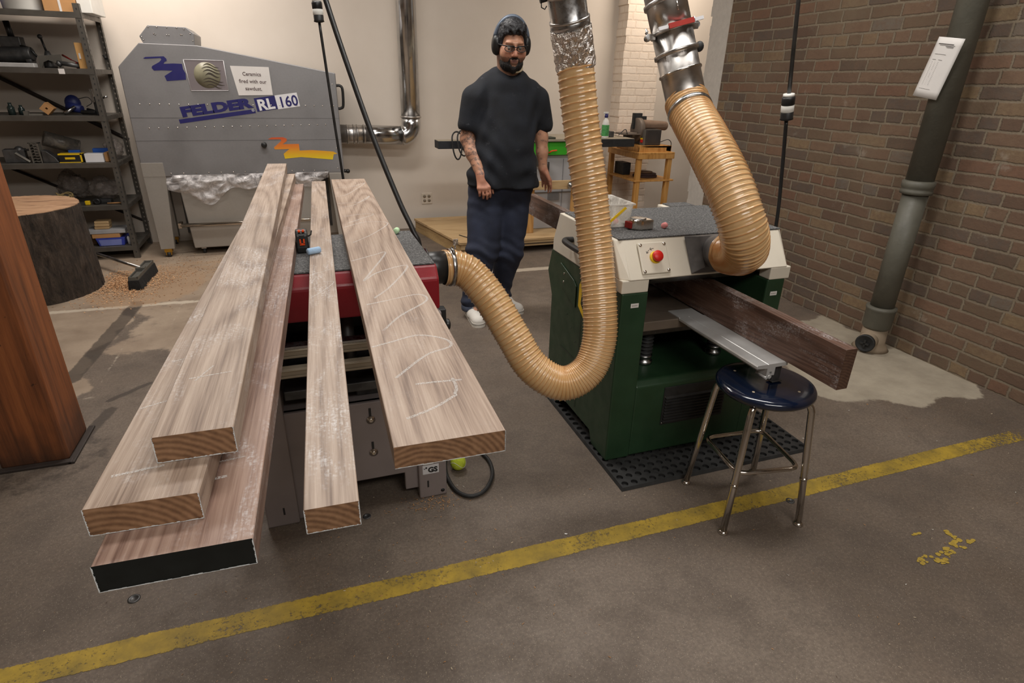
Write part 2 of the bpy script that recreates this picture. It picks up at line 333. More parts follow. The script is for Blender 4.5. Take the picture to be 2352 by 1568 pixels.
# ------------------------------------------------------------------ mesh tools
def V(*a): return Vector(a)
class MB:
    def __init__(s): s.v = []; s.f = []; s.mi = []; s.sm = []; s.uv = None
    def add(s, vs_, fs, mi=0, smooth=False):
        b = len(s.v); s.v += [tuple(p) for p in vs_]
        for f in fs: s.f.append([b+i for i in f]); s.mi.append(mi); s.sm.append(smooth)
        return s
    def box(s, lo, hi, mi=0, M_=None):
        x0, y0, z0 = lo; x1, y1, z1 = hi
        p = [Vector(q) for q in ((x0, y0, z0), (x1, y0, z0), (x1, y1, z0), (x0, y1, z0), (x0, y0, z1), (x1, y0, z1), (x1, y1, z1), (x0, y1, z1))]
        if M_ is not None: p = [M_ @ q for q in p]
        return s.add(p, [(0, 3, 2, 1), (4, 5, 6, 7), (0, 1, 5, 4), (1, 2, 6, 5), (2, 3, 7, 6), (3, 0, 4, 7)], mi)
    def cb(s, c, size, mi=0, rot=None):
        M_ = Matrix.Translation(c)
        if rot is not None: M_ = M_ @ (rot if isinstance(rot, Matrix) else Matrix.Rotation(rot, 4, 'Z'))
        h = [q/2 for q in size]
        return s.box((-h[0], -h[1], -h[2]), (h[0], h[1], h[2]), mi, M_)
    def prism(s, poly, axis, a, b, mi=0):
        # poly: 2D points in the two other axes (cyclic order x->yz, y->xz, z->xy)
        def P(u, w, t): return {'x': (t, u, w), 'y': (u, t, w), 'z': (u, w, t)}[axis]
        n = len(poly); vs_ = [P(u, w, a) for u, w in poly]+[P(u, w, b) for u, w in poly]
        fs = [tuple(range(n))[::-1], tuple(range(n, 2*n))]+[(i, (i+1) % n, n+(i+1) % n, n+i) for i in range(n)]
        return s.add(vs_, fs, mi)
    def tube(s, pts, r, seg=12, mi=0, caps=True, closed=False, smooth=True, rfun=None):
        pts = [Vector(p) for p in pts]; n = len(pts); vs_ = []
        if closed: T = [(pts[(i+1) % n]-pts[i-1]).normalized() for i in range(n)]
        else: T = [(pts[min(i+1, n-1)]-pts[max(i-1, 0)]).normalized() for i in range(n)]
        up = Vector((0, 0, 1)) if abs(T[0].z) < 0.9 else Vector((1, 0, 0))
        N = (up-T[0]*up.dot(T[0])).normalized()
        for i in range(n):
            N = (N-T[i]*N.dot(T[i])).normalized(); B = T[i].cross(N)
            rr = r[i] if isinstance(r, (list, tuple)) else r
            for k in range(seg):
                a = 2*PI*k/seg; q = rr*(rfun(i, a) if rfun else 1)
                vs_.append(pts[i]+N*math.cos(a)*q+B*math.sin(a)*q)
        fs = []
        for i in range(n if closed else n-1):
            j = (i+1) % n
            for k in range(seg): k2 = (k+1) % seg; fs.append((i*seg+k, i*seg+k2, j*seg+k2, j*seg+k))
        s.add(vs_, fs, mi, smooth)
        if caps and not closed:
            b = len(s.v)-len(vs_)
            s.f.append([b+k for k in range(seg)][::-1]); s.f.append([b+(n-1)*seg+k for k in range(seg)])
            s.mi += [mi, mi]; s.sm += [False, False]
        return s
    def cyl(s, a, b, r, r2=None, seg=24, mi=0, smooth=True, caps=True):
        return s.tube([a, b], [r, r if r2 is None else r2], seg, mi, caps, smooth=smooth)
    def lathe(s, c, prof, axis=(0, 0, 1), seg=32, mi=0, smooth=True):
        c = Vector(c); A = Vector(axis).normalized(); q = A.to_track_quat('Z', 'Y').to_matrix()
        vs_ = []; n = len(prof)
        for r, h in prof:
            for k in range(seg):
                a = 2*PI*k/seg; vs_.append(c+q @ Vector((r*math.cos(a), r*math.sin(a), h)))
        fs = [(i*seg+k, i*seg+(k+1) % seg, (i+1)*seg+(k+1) % seg, (i+1)*seg+k) for i in range(n-1) for k in range(seg)]
        s.add(vs_, fs, mi, smooth)
        b = len(s.v)-len(vs_)
        if prof[0][0] > 1e-5: s.f.append([b+k for k in range(seg)][::-1]); s.mi.append(mi); s.sm.append(False)
        if prof[-1][0] > 1e-5: s.f.append([b+(n-1)*seg+k for k in range(seg)]); s.mi.append(mi); s.sm.append(False)
        return s
    def ball(s, c, r, seg=16, mi=0, sc=(1, 1, 1)):
        c = Vector(c); vs_ = []; rings = max(6, seg//2)
        for i in range(rings+1):
            t = PI*i/rings
            for k in range(seg):
                a = 2*PI*k/seg; vs_.append((c.x+r*sc[0]*math.sin(t)*math.cos(a), c.y+r*sc[1]*math.sin(t)*math.sin(a), c.z+r*sc[2]*math.cos(t)))
        fs = [(i*seg+k, (i+1)*seg+k, (i+1)*seg+(k+1) % seg, i*seg+(k+1) % seg) for i in range(rings) for k in range(seg)]
        return s.add(vs_, fs, mi, True)
    def poly(s, pts, mi=0): return s.add(pts, [tuple(range(len(pts)))], mi)
    def build(s, name, mats, parent=None, bevel=0.0, seg=2, origin=None, fixn=True):
        if isinstance(mats, str): mats = [mats]
        if parent is not None: off = root_loc(parent)
        elif origin is not None: off = Vector(origin)
        else:
            a = np.array(s.v); off = Vector(((a[:, 0].min()+a[:, 0].max())/2, (a[:, 1].min()+a[:, 1].max())/2, a[:, 2].min()))
        me = bpy.data.meshes.new(name)
        me.from_pydata([(x-off.x, y-off.y, z-off.z) for x, y, z in s.v], [], s.f)
        for m in mats: me.materials.append(M[m] if isinstance(m, str) else m)
        me.polygons.foreach_set('material_index', s.mi); me.polygons.foreach_set('use_smooth', s.sm)
        if s.uv is not None:
            l = me.uv_layers.new(name='UVMap'); l.data.foreach_set('uv', [c for f in s.f for i in f for c in s.uv(i)])
        me.validate(clean_customdata=False)
        if fixn:
            import bmesh
            bm = bmesh.new(); bm.from_mesh(me)
            bmesh.ops.remove_doubles(bm, verts=bm.verts, dist=1e-6) if s.uv is None else None
            bmesh.ops.recalc_face_normals(bm, faces=bm.faces); bm.to_mesh(me); bm.free()
        o = bpy.data.objects.new(name, me); COL.objects.link(o)
        if parent is not None: o.parent = parent
        else: o.location = off
        o['_off'] = tuple(off)
        if bevel:
            b = o.modifiers.new('bevel', 'BEVEL'); b.width = bevel; b.segments = seg; b.limit_method = 'ANGLE'; b.angle_limit = math.radians(35)
            b.harden_normals = False
        return o
def root_loc(o):
    if '_off' in o.keys(): return Vector(o['_off'])
    while o.parent is not None: o = o.parent
    return Vector(o['_off']) if '_off' in o.keys() else o.location.copy()
def thing(name, loc, label, cat, group=None):
    o = bpy.data.objects.new(name, None); COL.objects.link(o); o.location = loc; o['_off'] = tuple(loc); o.empty_display_size = 0.1
    return tag(o, label, cat, group)
def tag(o, label, cat, group=None, kind=None):
    o['label'] = label; o['category'] = cat
    if group: o['group'] = group
    if kind: o['kind'] = kind
    return o
def struct(o): o['kind'] = 'structure'; return o
def spline(pts, n=12):
    """Catmull-Rom through pts"""
    P = [Vector(p) for p in pts]; P = [P[0]*2-P[1]]+P+[P[-1]*2-P[-2]]; out = []
    for i in range(1, len(P)-2):
        a, b, c, d = P[i-1:i+3]
        for k in range(n):
            t = k/n; out.append(0.5*((2*b)+(c-a)*t+(2*a-5*b+4*c-d)*t*t+(3*b-3*c+d-a)*t**3))
    out.append(P[-2]); return out
def copy_tree(o, loc):
    """copy of a thing and its parts (two levels)"""
    c = o.copy(); COL.objects.link(c); c.location = loc
    for ch in list(o.children):
        d = ch.copy(); COL.objects.link(d); d.parent = c
        for g in list(ch.children):
            e = g.copy(); COL.objects.link(e); e.parent = d
    return c
def text(body, size, mat, parent, name, M_, bold=0.0, xs=1.0, ext=0.0006, shear=0.0):
    cu = bpy.data.curves.new(name, 'FONT'); cu.body = body; cu.size = size; cu.offset = bold; cu.extrude = ext
    cu.align_x = 'CENTER'; cu.align_y = 'CENTER'; cu.shear = shear; cu.resolution_u = 3
    tmp = bpy.data.objects.new(name, cu); COL.objects.link(tmp); bpy.context.view_layer.update()
    me = bpy.data.meshes.new_from_object(tmp.evaluated_get(bpy.context.evaluated_depsgraph_get()))
    bpy.data.objects.remove(tmp); off = root_loc(parent)
    me.transform(Matrix.Translation(-off) @ M_ @ Matrix.Diagonal((xs, 1, 1, 1)))
    me.materials.clear(); me.materials.append(M[mat])
    o = bpy.data.objects.new(name, me); COL.objects.link(o); o.parent = parent; o['_off'] = tuple(off); return o
def frame(c, right, up):
    r = Vector(right).normalized(); u = Vector(up); u = (u-r*u.dot(r)).normalized(); n = r.cross(u)
    return Matrix(((r.x, u.x, n.x, c[0]), (r.y, u.y, n.y, c[1]), (r.z, u.z, n.z, c[2]), (0, 0, 0, 1)))

# ------------------------------------------------------------------ organic surfaces (signed distance -> surface nets)
class SDF:
    def __init__(s, lo, hi, h):
        s.lo = np.array(lo, float); s.h = h; s.n = np.ceil((np.array(hi, float)-s.lo)/h).astype(int)+1
        s.g = np.full(tuple(s.n), 1.0, np.float32)
    def _reg(s, a, b):
        i0 = np.maximum(0, np.floor((a-s.lo)/s.h).astype(int)); i1 = np.minimum(s.n, np.ceil((b-s.lo)/s.h).astype(int)+1)
        if (i1 <= i0).any(): return None
        sl = tuple(slice(p, q) for p, q in zip(i0, i1))
        X = [s.lo[k]+s.h*np.arange(i0[k], i1[k], dtype=np.float32) for k in range(3)]
        return sl, X[0][:, None, None], X[1][None, :, None], X[2][None, None, :]
    def _join(s, sl, d, k, sub=False):
        g = s.g[sl]
        if sub: d = -d; s.g[sl] = np.maximum(g, d) if k <= 0 else np.maximum(g, d)+np.maximum(k-np.abs(g-d), 0)**2/(4*k)
        else: s.g[sl] = np.minimum(g, d) if k <= 0 else np.minimum(g, d)-np.maximum(k-np.abs(g-d), 0)**2/(4*k)
    def cap(s, a, b, ra, rb=None, k=0.02, sub=False, flat=None):
        a = np.array(a, float); b = np.array(b, float); rb = ra if rb is None else rb; m = max(ra, rb)+k+3*s.h
        R_ = s._reg(np.minimum(a, b)-m, np.maximum(a, b)+m)
        if R_ is None: return s
        sl, X, Y, Z = R_; d = b-a; L = max(1e-9, float(d@d))
        t = np.clip(((X-a[0])*d[0]+(Y-a[1])*d[1]+(Z-a[2])*d[2])/L, 0, 1)
        D = np.sqrt((X-a[0]-t*d[0])**2+(Y-a[1]-t*d[1])**2+(Z-a[2]-t*d[2])**2)-(ra+(rb-ra)*t)
        s._join(sl, D, k, sub); return s
    def ell(s, c, r, k=0.02, R_=None, sub=False):
        c = np.array(c, float); r = np.array(r, float); m = r.max()+k+3*s.h
        Q = s._reg(c-m, c+m)
        if Q is None: return s
        sl, X, Y, Z = Q; X = X-c[0]; Y = Y-c[1]; Z = Z-c[2]
        if R_ is not None:
            R_ = np.array(R_); x = R_[0][0]*X+R_[0][1]*Y+R_[0][2]*Z; y = R_[1][0]*X+R_[1][1]*Y+R_[1][2]*Z; z = R_[2][0]*X+R_[2][1]*Y+R_[2][2]*Z
        else: x, y, z = np.broadcast_arrays(X, Y, Z)
        q = np.sqrt((x/r[0])**2+(y/r[1])**2+(z/r[2])**2); q2 = np.sqrt((x/r[0]**2)**2+(y/r[1]**2)**2+(z/r[2]**2)**2)
        s._join(sl, (q*(q-1)/np.maximum(q2, 1e-6)).astype(np.float32), k, sub); return s
    def plane_cut(s, p, n):
        n = np.array(n, float); n /= np.linalg.norm(n); Q = s._reg(s.lo, s.lo+s.h*s.n)
        sl, X, Y, Z = Q; D = (X-p[0])*n[0]+(Y-p[1])*n[1]+(Z-p[2])*n[2]; s.g[sl] = np.maximum(s.g[sl], D); return s
    def warp(s, fn):
        Q = s._reg(s.lo, s.lo+s.h*s.n); sl, X, Y, Z = Q; s.g += fn(X, Y, Z).astype(np.float32); return s
    def mesh(s, name, mats, parent, smooth=2, attrs=None):
        g = s.g; ins = g < 0; n0, n1, n2 = g.shape
        c = np.zeros((n0-1, n1-1, n2-1), np.int8)
        for i in (0, 1):
            for j in (0, 1):
                for k in (0, 1): c += ins[i:n0-1+i, j:n1-1+j, k:n2-1+k]
        act = (c > 0) & (c < 8); idx = -np.ones(act.shape, np.int64); cells = np.argwhere(act); idx[act] = np.arange(len(cells))
        acc = np.zeros((len(cells), 3)); cnt = np.zeros(len(cells))
        E_ = []
        for ax in range(3):
            o = [a for a in range(3) if a != ax]
            for i in (0, 1):
                for j in (0, 1):
                    p = [0, 0, 0]; p[o[0]] = i; p[o[1]] = j; q = list(p); q[ax] = 1; E_.append((p, q))
        for p, q in E_:
            A = g[cells[:, 0]+p[0], cells[:, 1]+p[1], cells[:, 2]+p[2]]; B = g[cells[:, 0]+q[0], cells[:, 1]+q[1], cells[:, 2]+q[2]]
            mk = (A < 0) != (B < 0); t = np.where(mk, A/np.where(mk, A-B, 1), 0)
            pt = np.array(p)[None]+t[:, None]*(np.array(q)-np.array(p))[None]
            acc[mk] += pt[mk]; cnt[mk] += 1
        vv = s.lo+s.h*(cells+acc/cnt[:, None])
        F = []
        for ax in range(3):
            sl0 = [slice(1, -1)]*3; sl0[ax] = slice(0, -1); sl1 = [slice(1, -1)]*3; sl1[ax] = slice(1, None)
            A = ins[tuple(sl0)]; B = ins[tuple(sl1)]; e = np.argwhere(A != B); fl = A[tuple(e.T)]
            e = e+np.array([0 if a == ax else 1 for a in range(3)])
            o = [(ax+1) % 3, (ax+2) % 3]; q = []
            for di, dj in ((-1, -1), (0, -1), (0, 0), (-1, 0)):
                ee = e.copy(); ee[:, o[0]] += di; ee[:, o[1]] += dj; q.append(idx[tuple(ee.T)])
            q = np.stack(q, 1); q[~fl] = q[~fl][:, ::-1]; F.append(q)
        F = np.concatenate(F); F = F[(F >= 0).all(1)]
        for _ in range(smooth):
            S = np.zeros_like(vv); C = np.zeros(len(vv))
            for a, b in ((0, 1), (1, 2), (2, 3), (3, 0)):
                np.add.at(S, F[:, a], vv[F[:, b]]); np.add.at(C, F[:, a], 1); np.add.at(S, F[:, b], vv[F[:, a]]); np.add.at(C, F[:, b], 1)
            vv = vv*0.45+0.55*S/np.maximum(C, 1)[:, None]
        off = root_loc(parent) if parent is not None else Vector((float(vv[:, 0].mean()), float(vv[:, 1].mean()), float(vv[:, 2].min())))
        me = bpy.data.meshes.new(name); me.from_pydata((vv-np.array(off)).tolist(), [], F.tolist())
        for m in (mats if isinstance(mats, list) else [mats]): me.materials.append(M[m])
        me.polygons.foreach_set('use_smooth', [True]*len(me.polygons))
        if attrs:
            for nm, fn in attrs.items():
                at = me.attributes.new(nm, 'FLOAT', 'POINT'); at.data.foreach_set('value', fn(vv).astype(np.float32))
        me.update()
        o = bpy.data.objects.new(name, me); COL.objects.link(o); o['_off'] = tuple(off)
        if parent is not None: o.parent = parent
        else: o.location = off
        return o
# ------------------------------------------------------------------ more materials
M['shade_paint'] = simple('shaded_white_brick_paint', srgb(188, 182, 174), 0.8, 0, 0.06, 30, 0.6, 40)  # white-painted brick end, its shade worked into the grey colour
M['stripe_plain'] = simple('yellow_paint_flecks', srgb(168, 142, 58), 0.6, 0, 0.15, 40)
M['chip_pale'] = simple('pale_shaving', srgb(188, 172, 146), 0.85); M['chip_tan'] = simple('tan_shaving', srgb(168, 126, 84), 0.85)
M['port_black'] = simple('dusty_black_port', srgb(78, 74, 72), 0.5, 0, 0.5, 14)
M['ink_grey'] = simple('faded_print', srgb(150, 142, 135), 0.6)
M['gate_red'] = simple('red_gate_plate', srgb(168, 40, 26), 0.5)
M['duct_steel'] = simple('polished_duct', (0.50, 0.50, 0.50), 0.2, 1.0, 0.08, 9)
M['tennis'] = simple('tennis_felt', srgb(190, 206, 58), 0.9, 0, 0.2, 50, 0.5, 200)
M['dusty_iron'] = simple('dust_coated_iron', srgb(140, 124, 104), 0.8, 0, 0.15)
M['ink_grey2'] = simple('dark_grey_print', srgb(90, 86, 84), 0.6)
M['dark_red'] = simple('dark_red_plastic', srgb(130, 26, 22), 0.4)
def mk_galv(name, a, b):
    t = NT(name); v = t.co(); n1 = t.noise(v, 2.2, 4, .6); n2 = t.noise(v, 60, 3, .6)
    f = t.math('ADD', t.math('MULTIPLY', n1, .7), t.math('MULTIPLY', n2, .3))
    return t.fin(t.ramp(f, [(.3, a), (.7, b)]), t.mr(n1, .3, .7, .42, .56), .55)
M['galv_front'] = mk_galv('spangled_galvanised', (.235, .232, .235), (.30, .295, .30)); M['galv_warm'] = mk_galv('warm_galvanised', (.36, .335, .30), (.42, .395, .36))
M['brass_yellow'] = simple('yellow_zinc', srgb(168, 124, 38), .4, .5)
def mk_flash():
    t = NT('orange_to_yellow_print'); s = t.n('SeparateXYZ'); t.set(s.inputs[0], t.co()); 
    return t.fin(t.ramp(t.mr(s.outputs[2], 1.01, .83, 0, 1, False), [(0.0, srgb(200, 84, 44)), (.45, srgb(222, 130, 40)), (1.0, srgb(226, 196, 28))]), .5)
M['flash_print'] = mk_flash()
M['photo_grey'] = simple('photo_background', srgb(126, 118, 120), .35, 0, .06, 4); M['pot_pale'] = simple('pot_cream', srgb(138, 134, 112), .4, 0, .2, 12); M['pot_dark'] = simple('pot_brown', srgb(62, 54, 44), .4)
M['ink_brown'] = simple('brown_ink', srgb(92, 74, 72), .7)
M['slot_pale'] = simple('pale_slot', srgb(170, 160, 148), .6); M['brace'] = simple('dark_brace', srgb(46, 38, 34), .6)
M['lilac'] = simple('lilac_print', srgb(160, 140, 175), .5)
M['pale_steel'] = simple('pale_steel', srgb(120, 116, 108), .5, .4)
M['navy_tool'] = simple('navy_tool_body', srgb(30, 40, 96), .5)
M['bottle_dark'] = simple('dark_bottle', srgb(40, 52, 50), .15)
M['smoke_plastic'] = mk_clear('smoky_plastic', srgb(110, 106, 100), .55, .3, .05)
M['blue_bright'] = simple('bright_blue', srgb(30, 84, 170), .5)
M['film_dim'] = mk_clear('dusty_clear_bag', srgb(160, 150, 144), .42, .25)
M['rope'] = simple('tan_rope', srgb(146, 126, 84), .9, 0, .2, 60)
M['pale_blue'] = simple('pale_blue_label', srgb(120, 130, 190), .5)
M['pale_grey'] = simple('pale_grey_plastic', srgb(170, 170, 172), .5)
M['brown_box'] = simple('brown_board', srgb(92, 66, 44), .7)
M['saw_a'] = simple('orange_shaving', srgb(178, 132, 92), .9, 0, .2, 50); M['saw_b'] = simple('pale_orange_shaving', srgb(202, 162, 122), .9, 0, .2, 50)
M['bristle'] = simple('black_bristle', srgb(22, 22, 22), .8, 0, .4, 60, .9, 300); M['broom_grey'] = simple('broom_block', srgb(86, 84, 78), .6)
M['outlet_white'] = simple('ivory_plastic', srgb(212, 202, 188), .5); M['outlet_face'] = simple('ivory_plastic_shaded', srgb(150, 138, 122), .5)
M['grey_dark'] = simple('grey_seam', srgb(120, 120, 122), .6); M['saw_top'] = simple('dusty_cast_table', srgb(160, 150, 132), .5, .1, .06, 8); M['wing_dark'] = simple('dark_cast_iron', srgb(48, 50, 54), .5, .2); M['green_dark2'] = simple('olive_plastic', srgb(60, 62, 50), .6)
M['label_green'] = simple('green_label', srgb(74, 150, 84), .5, 0, .3, 60)
M['pine_or'] = mk_wood('amber_pine', srgb(158, 108, 48), srgb(196, 142, 72), srgb(210, 160, 92), 'z', 1.0, .5, 0, 14)
M['disc_brown'] = simple('dark_brown_abrasive', srgb(62, 42, 38), .9)
M['sander_dark'] = simple('dusty_black_casting', srgb(56, 50, 46), .6, .1, .2); M['dusty_grey'] = simple('dusty_grey_casting', srgb(104, 92, 82), .6, .1, .15); M['dusty_brown'] = simple('dust_coated_casting', srgb(122, 98, 80), .7, 0, .15)
M['walnut_dark_end'] = mk_end('dark_board_end', srgb(64, 44, 34), srgb(84, 60, 46), srgb(102, 76, 60))
M['table_steel'] = simple('dusty_table_steel', srgb(112, 100, 88), .5, .3, .15, 10)
# ------------------------------------------------------------------ room
rng = random.Random(7)
def floor_mesh():
    x0, x1, y0, y1, st = -6.0, 6.0, -4.0, 6.45, 0.03
    xs = np.arange(x0, x1+st, st); ys = np.arange(y0, y1+st, st); nx, ny = len(xs), len(ys)
    X, Y = np.meshgrid(xs, ys, indexing='ij')
    me = bpy.data.meshes.new('floor'); vv = np.stack([X.ravel(), Y.ravel(), np.zeros(nx*ny)], 1)
    i = np.arange(nx-1)[:, None]*ny+np.arange(ny-1)[None]; i = i.ravel()
    me.from_pydata(vv.tolist(), [], np.stack([i, i+ny, i+ny+1, i+1], 1).tolist()); me.materials.append(M['concrete'])
    x, y = vv[:, 0], vv[:, 1]
    wx = x+0.05*np.sin(y*7+1)+0.03*np.sin(y*19); wy = y+0.04*np.sin(x*6)+0.03*np.sin(x*17+2)
    sm = lambda d, w=0.05: np.clip(0.5-d/(2*w), 0, 1)
    def seg(a, b, w):
        a = np.array(a); b = np.array(b); d = b-a; t = np.clip(((x-a[0])*d[0]+(y-a[1])*d[1])/(d@d), 0, 1)
        return sm(np.hypot(x-a[0]-t*d[0], y-a[1]-t*d[1])-w, 0.025)
    dusty = np.maximum(sm(4.56-wy, 0.05)*sm(wx-0.9, 0.5), sm(2.75-wy+0.0*x, .12)*sm(wx+1.24, .05))*0.85
    mid = sm(wx+0.45, 0.2)*sm(-1.2-wx, .06)*sm(3.62-wy, .05)*0.62
    dusty = np.maximum(dusty, mid)
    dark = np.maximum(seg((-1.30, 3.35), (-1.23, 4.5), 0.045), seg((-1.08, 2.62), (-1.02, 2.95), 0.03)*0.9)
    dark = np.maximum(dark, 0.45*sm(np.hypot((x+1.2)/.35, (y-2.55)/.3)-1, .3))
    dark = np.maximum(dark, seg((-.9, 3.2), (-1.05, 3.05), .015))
    white = np.maximum.reduce([seg((-3, 4.52), (-0.6, 4.50), 0.035)*0.7, seg((1.2, 4.61), (2.3, 4.60), 0.04), seg((-1.13, 3.1), (-1.16, 4.5), .012)*.6,
                               seg((-.92, 3.6), (-.93, 4.5), .012)*.6, seg((-.92, 3.6), (-.5, 3.58), .012)*.5, seg((-1.2, 3.1), (-.7, 3.22), .012)*.6,
                               seg((.58, 2.5), (1.05, 2.62), .008)*.45])
    P = [(3.3, 3.0), (3.5, 3.0), (3.5, 1.9), (3.42, 1.83), (3.2, 1.80), (2.95, 1.76), (2.75, 1.86), (2.55, 2.02), (2.45, 2.25), (2.75, 2.7)]
    ins = np.zeros(len(x), bool); dmin = np.full(len(x), 9.0)
    for k in range(len(P)):
        ax, ay = P[k]; bx, by = P[(k+1) % len(P)]
        c = ((ay > wy) != (by > wy)) & (wx < (bx-ax)*(wy-ay)/((by-ay) or 1e-9)+ax); ins ^= c
        d = np.array([bx-ax, by-ay]); t = np.clip(((wx-ax)*d[0]+(wy-ay)*d[1])/(d@d), 0, 1)
        dmin = np.minimum(dmin, np.hypot(wx-ax-t*d[0], wy-ay-t*d[1]))
    patch = sm(np.where(ins, -dmin, dmin), 0.05)
    saw = np.maximum(sm(np.hypot((x+1.25)/.42, (y-5.0)/.5)-1, .25), 0.5*sm(np.hypot((x+0.9)/.8, (y-5.3)/.4)-1, .3))
    for nm, a in (('dusty', dusty), ('dark', dark), ('white', white), ('patch', patch), ('saw', saw)):
        at = me.attributes.new(nm, 'FLOAT', 'POINT'); at.data.foreach_set('value', a.astype(np.float32))
    o = bpy.data.objects.new('floor', me); COL.objects.link(o); o['_off'] = (0, 0, 0); return struct(o)
floor_mesh()
def wall(name, lo, hi, mat, uv=None):
    m = MB(); m.box(lo, hi)
    if uv: m.uv = lambda i, m=m: uv(m.v[i])
    return struct(m.build(name, mat, origin=(0, 0, 0)))
wall('wall_back', (-6, 6.41, 0), (6, 6.55, 4.0), 'wall')
wall('wall_left', (-6.15, -4, 0), (-6, 6.55, 4.0), 'wall')
wall('wall_front', (-6.15, -4.15, 0), (6, -4, 4.0), 'wall')
wall('wall_far_right', (6, 4.6, 0), (6.15, 6.55, 4.0), 'wall')
wall('ceiling', (-6.15, -4.15, 3.75), (6.15, 6.55, 3.9), 'ceiling')
# brick wall with a toothed far end, its last stretch painted white
def toothed(name, x0, x1, ya, yb, mat, teethA, teethB, parent=None):
    m = MB(); h = 0.0733; n = int(3.75/h)+1; r = random.Random(3)
    for i in range(n):
        a = ya+(0.006*math.sin(i*.9)+0.006*r.uniform(-1, 1) if teethA else 0); b = yb+(0.012*math.sin(i*.7)+0.010*r.uniform(-1, 1) if teethB else 0)
        m.box((x0, a, i*h), (x1, b, (i+1)*h))
    m.uv = lambda i: (m.v[i][1], m.v[i][2])
    return struct(m.build(name, mat, origin=(0, 0, 0), fixn=False))
toothed('wall_right', 3.45, 3.95, -4.0, 4.545, 'brick', False, False)
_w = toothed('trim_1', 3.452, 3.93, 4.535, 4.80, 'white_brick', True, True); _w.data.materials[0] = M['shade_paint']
def pillar():
    m = MB(); h = 0.0733; r = random.Random(5)
    for i in range(52): m.box((3.41+0.008*r.uniform(-1, 1), 6.2, i*h), (3.85+0.012*r.uniform(-1, 1), 6.41, (i+1)*h))
    m.uv = lambda i: (m.v[i][0]+m.v[i][1], m.v[i][2])
    return struct(m.build('trim_2', 'white_brick', origin=(0, 0, 0), fixn=False))
pillar()
def stripe():
    m = MB(); n = 160; r = random.Random(2)
    for i in range(n+1):
        x = -3.2+i*(6.64/n); w = 0.048; y = 1.435-0.006*math.sin(x*1.3)
        m.v += [(x, y-w, 0.0012), (x, y+w, 0.0012)]
    m.f = [[2*i, 2*i+2, 2*i+3, 2*i+1] for i in range(n)]; m.mi = [0]*n; m.sm = [False]*n
    m.uv = lambda i: ((i//2)/n, i % 2)
    o = m.build('floor_stripe', 'stripe', fixn=False)
    return tag(o, 'worn yellow painted safety stripe running across the concrete floor', 'floor marking', kind='stuff')
stripe()
def scuffs():
    m = MB(); r = random.Random(11)
    for (cx, cy, a, l) in ((1.90, 0.985, .5, .06), (1.97, 0.965, -.6, .09), (2.02, 0.99, -.5, .05), (2.09, 1.0, .9, .05), (2.12, 1.04, 1.4, .07), (2.00, 1.09, .1, .04), (2.16, 1.0, .2, .03)):
        for k in range(14):
            x = cx+r.uniform(-.5, .5)*l*math.cos(a); y = cy+r.uniform(-.5, .5)*l*math.sin(a); q = r.uniform(.002, .007)
            pts = [(x+q*(1+.5*r.random())*math.cos(t)*1.4, y+q*(1+.5*r.random())*math.sin(t), 0.0012) for t in [i*PI/3 for i in range(6)]]
            z_ = r.uniform(.0012, .0026); m.poly([(a_, b_, z_) for a_, b_, _ in pts])
    return tag(m.build('paint_scuffs', 'stripe_plain'), 'flecks of worn yellow paint on bare concrete at right', 'floor marking', kind='stuff')
scuffs()
def chips():
    m = MB(); r = random.Random(21)
    def put(x, y, s, c):
        a = r.uniform(0, PI); L = s*r.uniform(.8, 2.2); w = s*r.uniform(.2, .6)
        ca, sa = math.cos(a), math.sin(a); z = 0.001
        q = [(-L, -w), (L, -w*.6), (L*.8, w), (-L*.7, w*.8)]
        m.add([(x+u*ca-v_*sa, y+u*sa+v_*ca, z+r.uniform(0, .003)) for u, v_ in q], [(0, 1, 2, 3)], c)
    for _ in range(520): put(r.uniform(-1.0, 3.2), r.uniform(.3, 1.8), r.uniform(.0008, .0024), r.choice([0, 0, 1]))
    for _ in range(420): put(r.gauss(.15, .35), r.gauss(1.45, .25), r.uniform(.0009, .0028), r.choice([0, 1, 1]))
    for _ in range(130): put(r.gauss(.33, .07), r.gauss(1.80, .03), r.uniform(.0015, .004), 1)
    for _ in range(60): put(r.uniform(.4, 3.3), r.uniform(.2, 1.9), r.uniform(.002, .0042), r.choice([0, 1, 2]))
    return tag(m.build('wood_chips', ['chip_pale', 'chip_tan', 'white_plastic'], fixn=False), 'tiny scattered wood chips and shavings lying on the concrete', 'wood chips', kind='stuff')
chips()
for (x, y, r_) in ((-0.652, 1.636, .012), (0.079, 1.80, .010), (1.686, 1.386, .011)):
    m = MB(); m.lathe((x, y, 0.0), [(r_*1.5, 0), (r_*1.5, .002), (r_, .003), (r_*.9, .001), (0, .001)], seg=20)
    tag(m.build('anchor_hole', 'dark_steel'), {-0.652: 'round metal floor anchor below the black ended board', 0.079: 'round floor anchor at the foot of the grey planer', 1.686: 'round floor anchor beside the right stool foot'}[x], 'floor anchor')

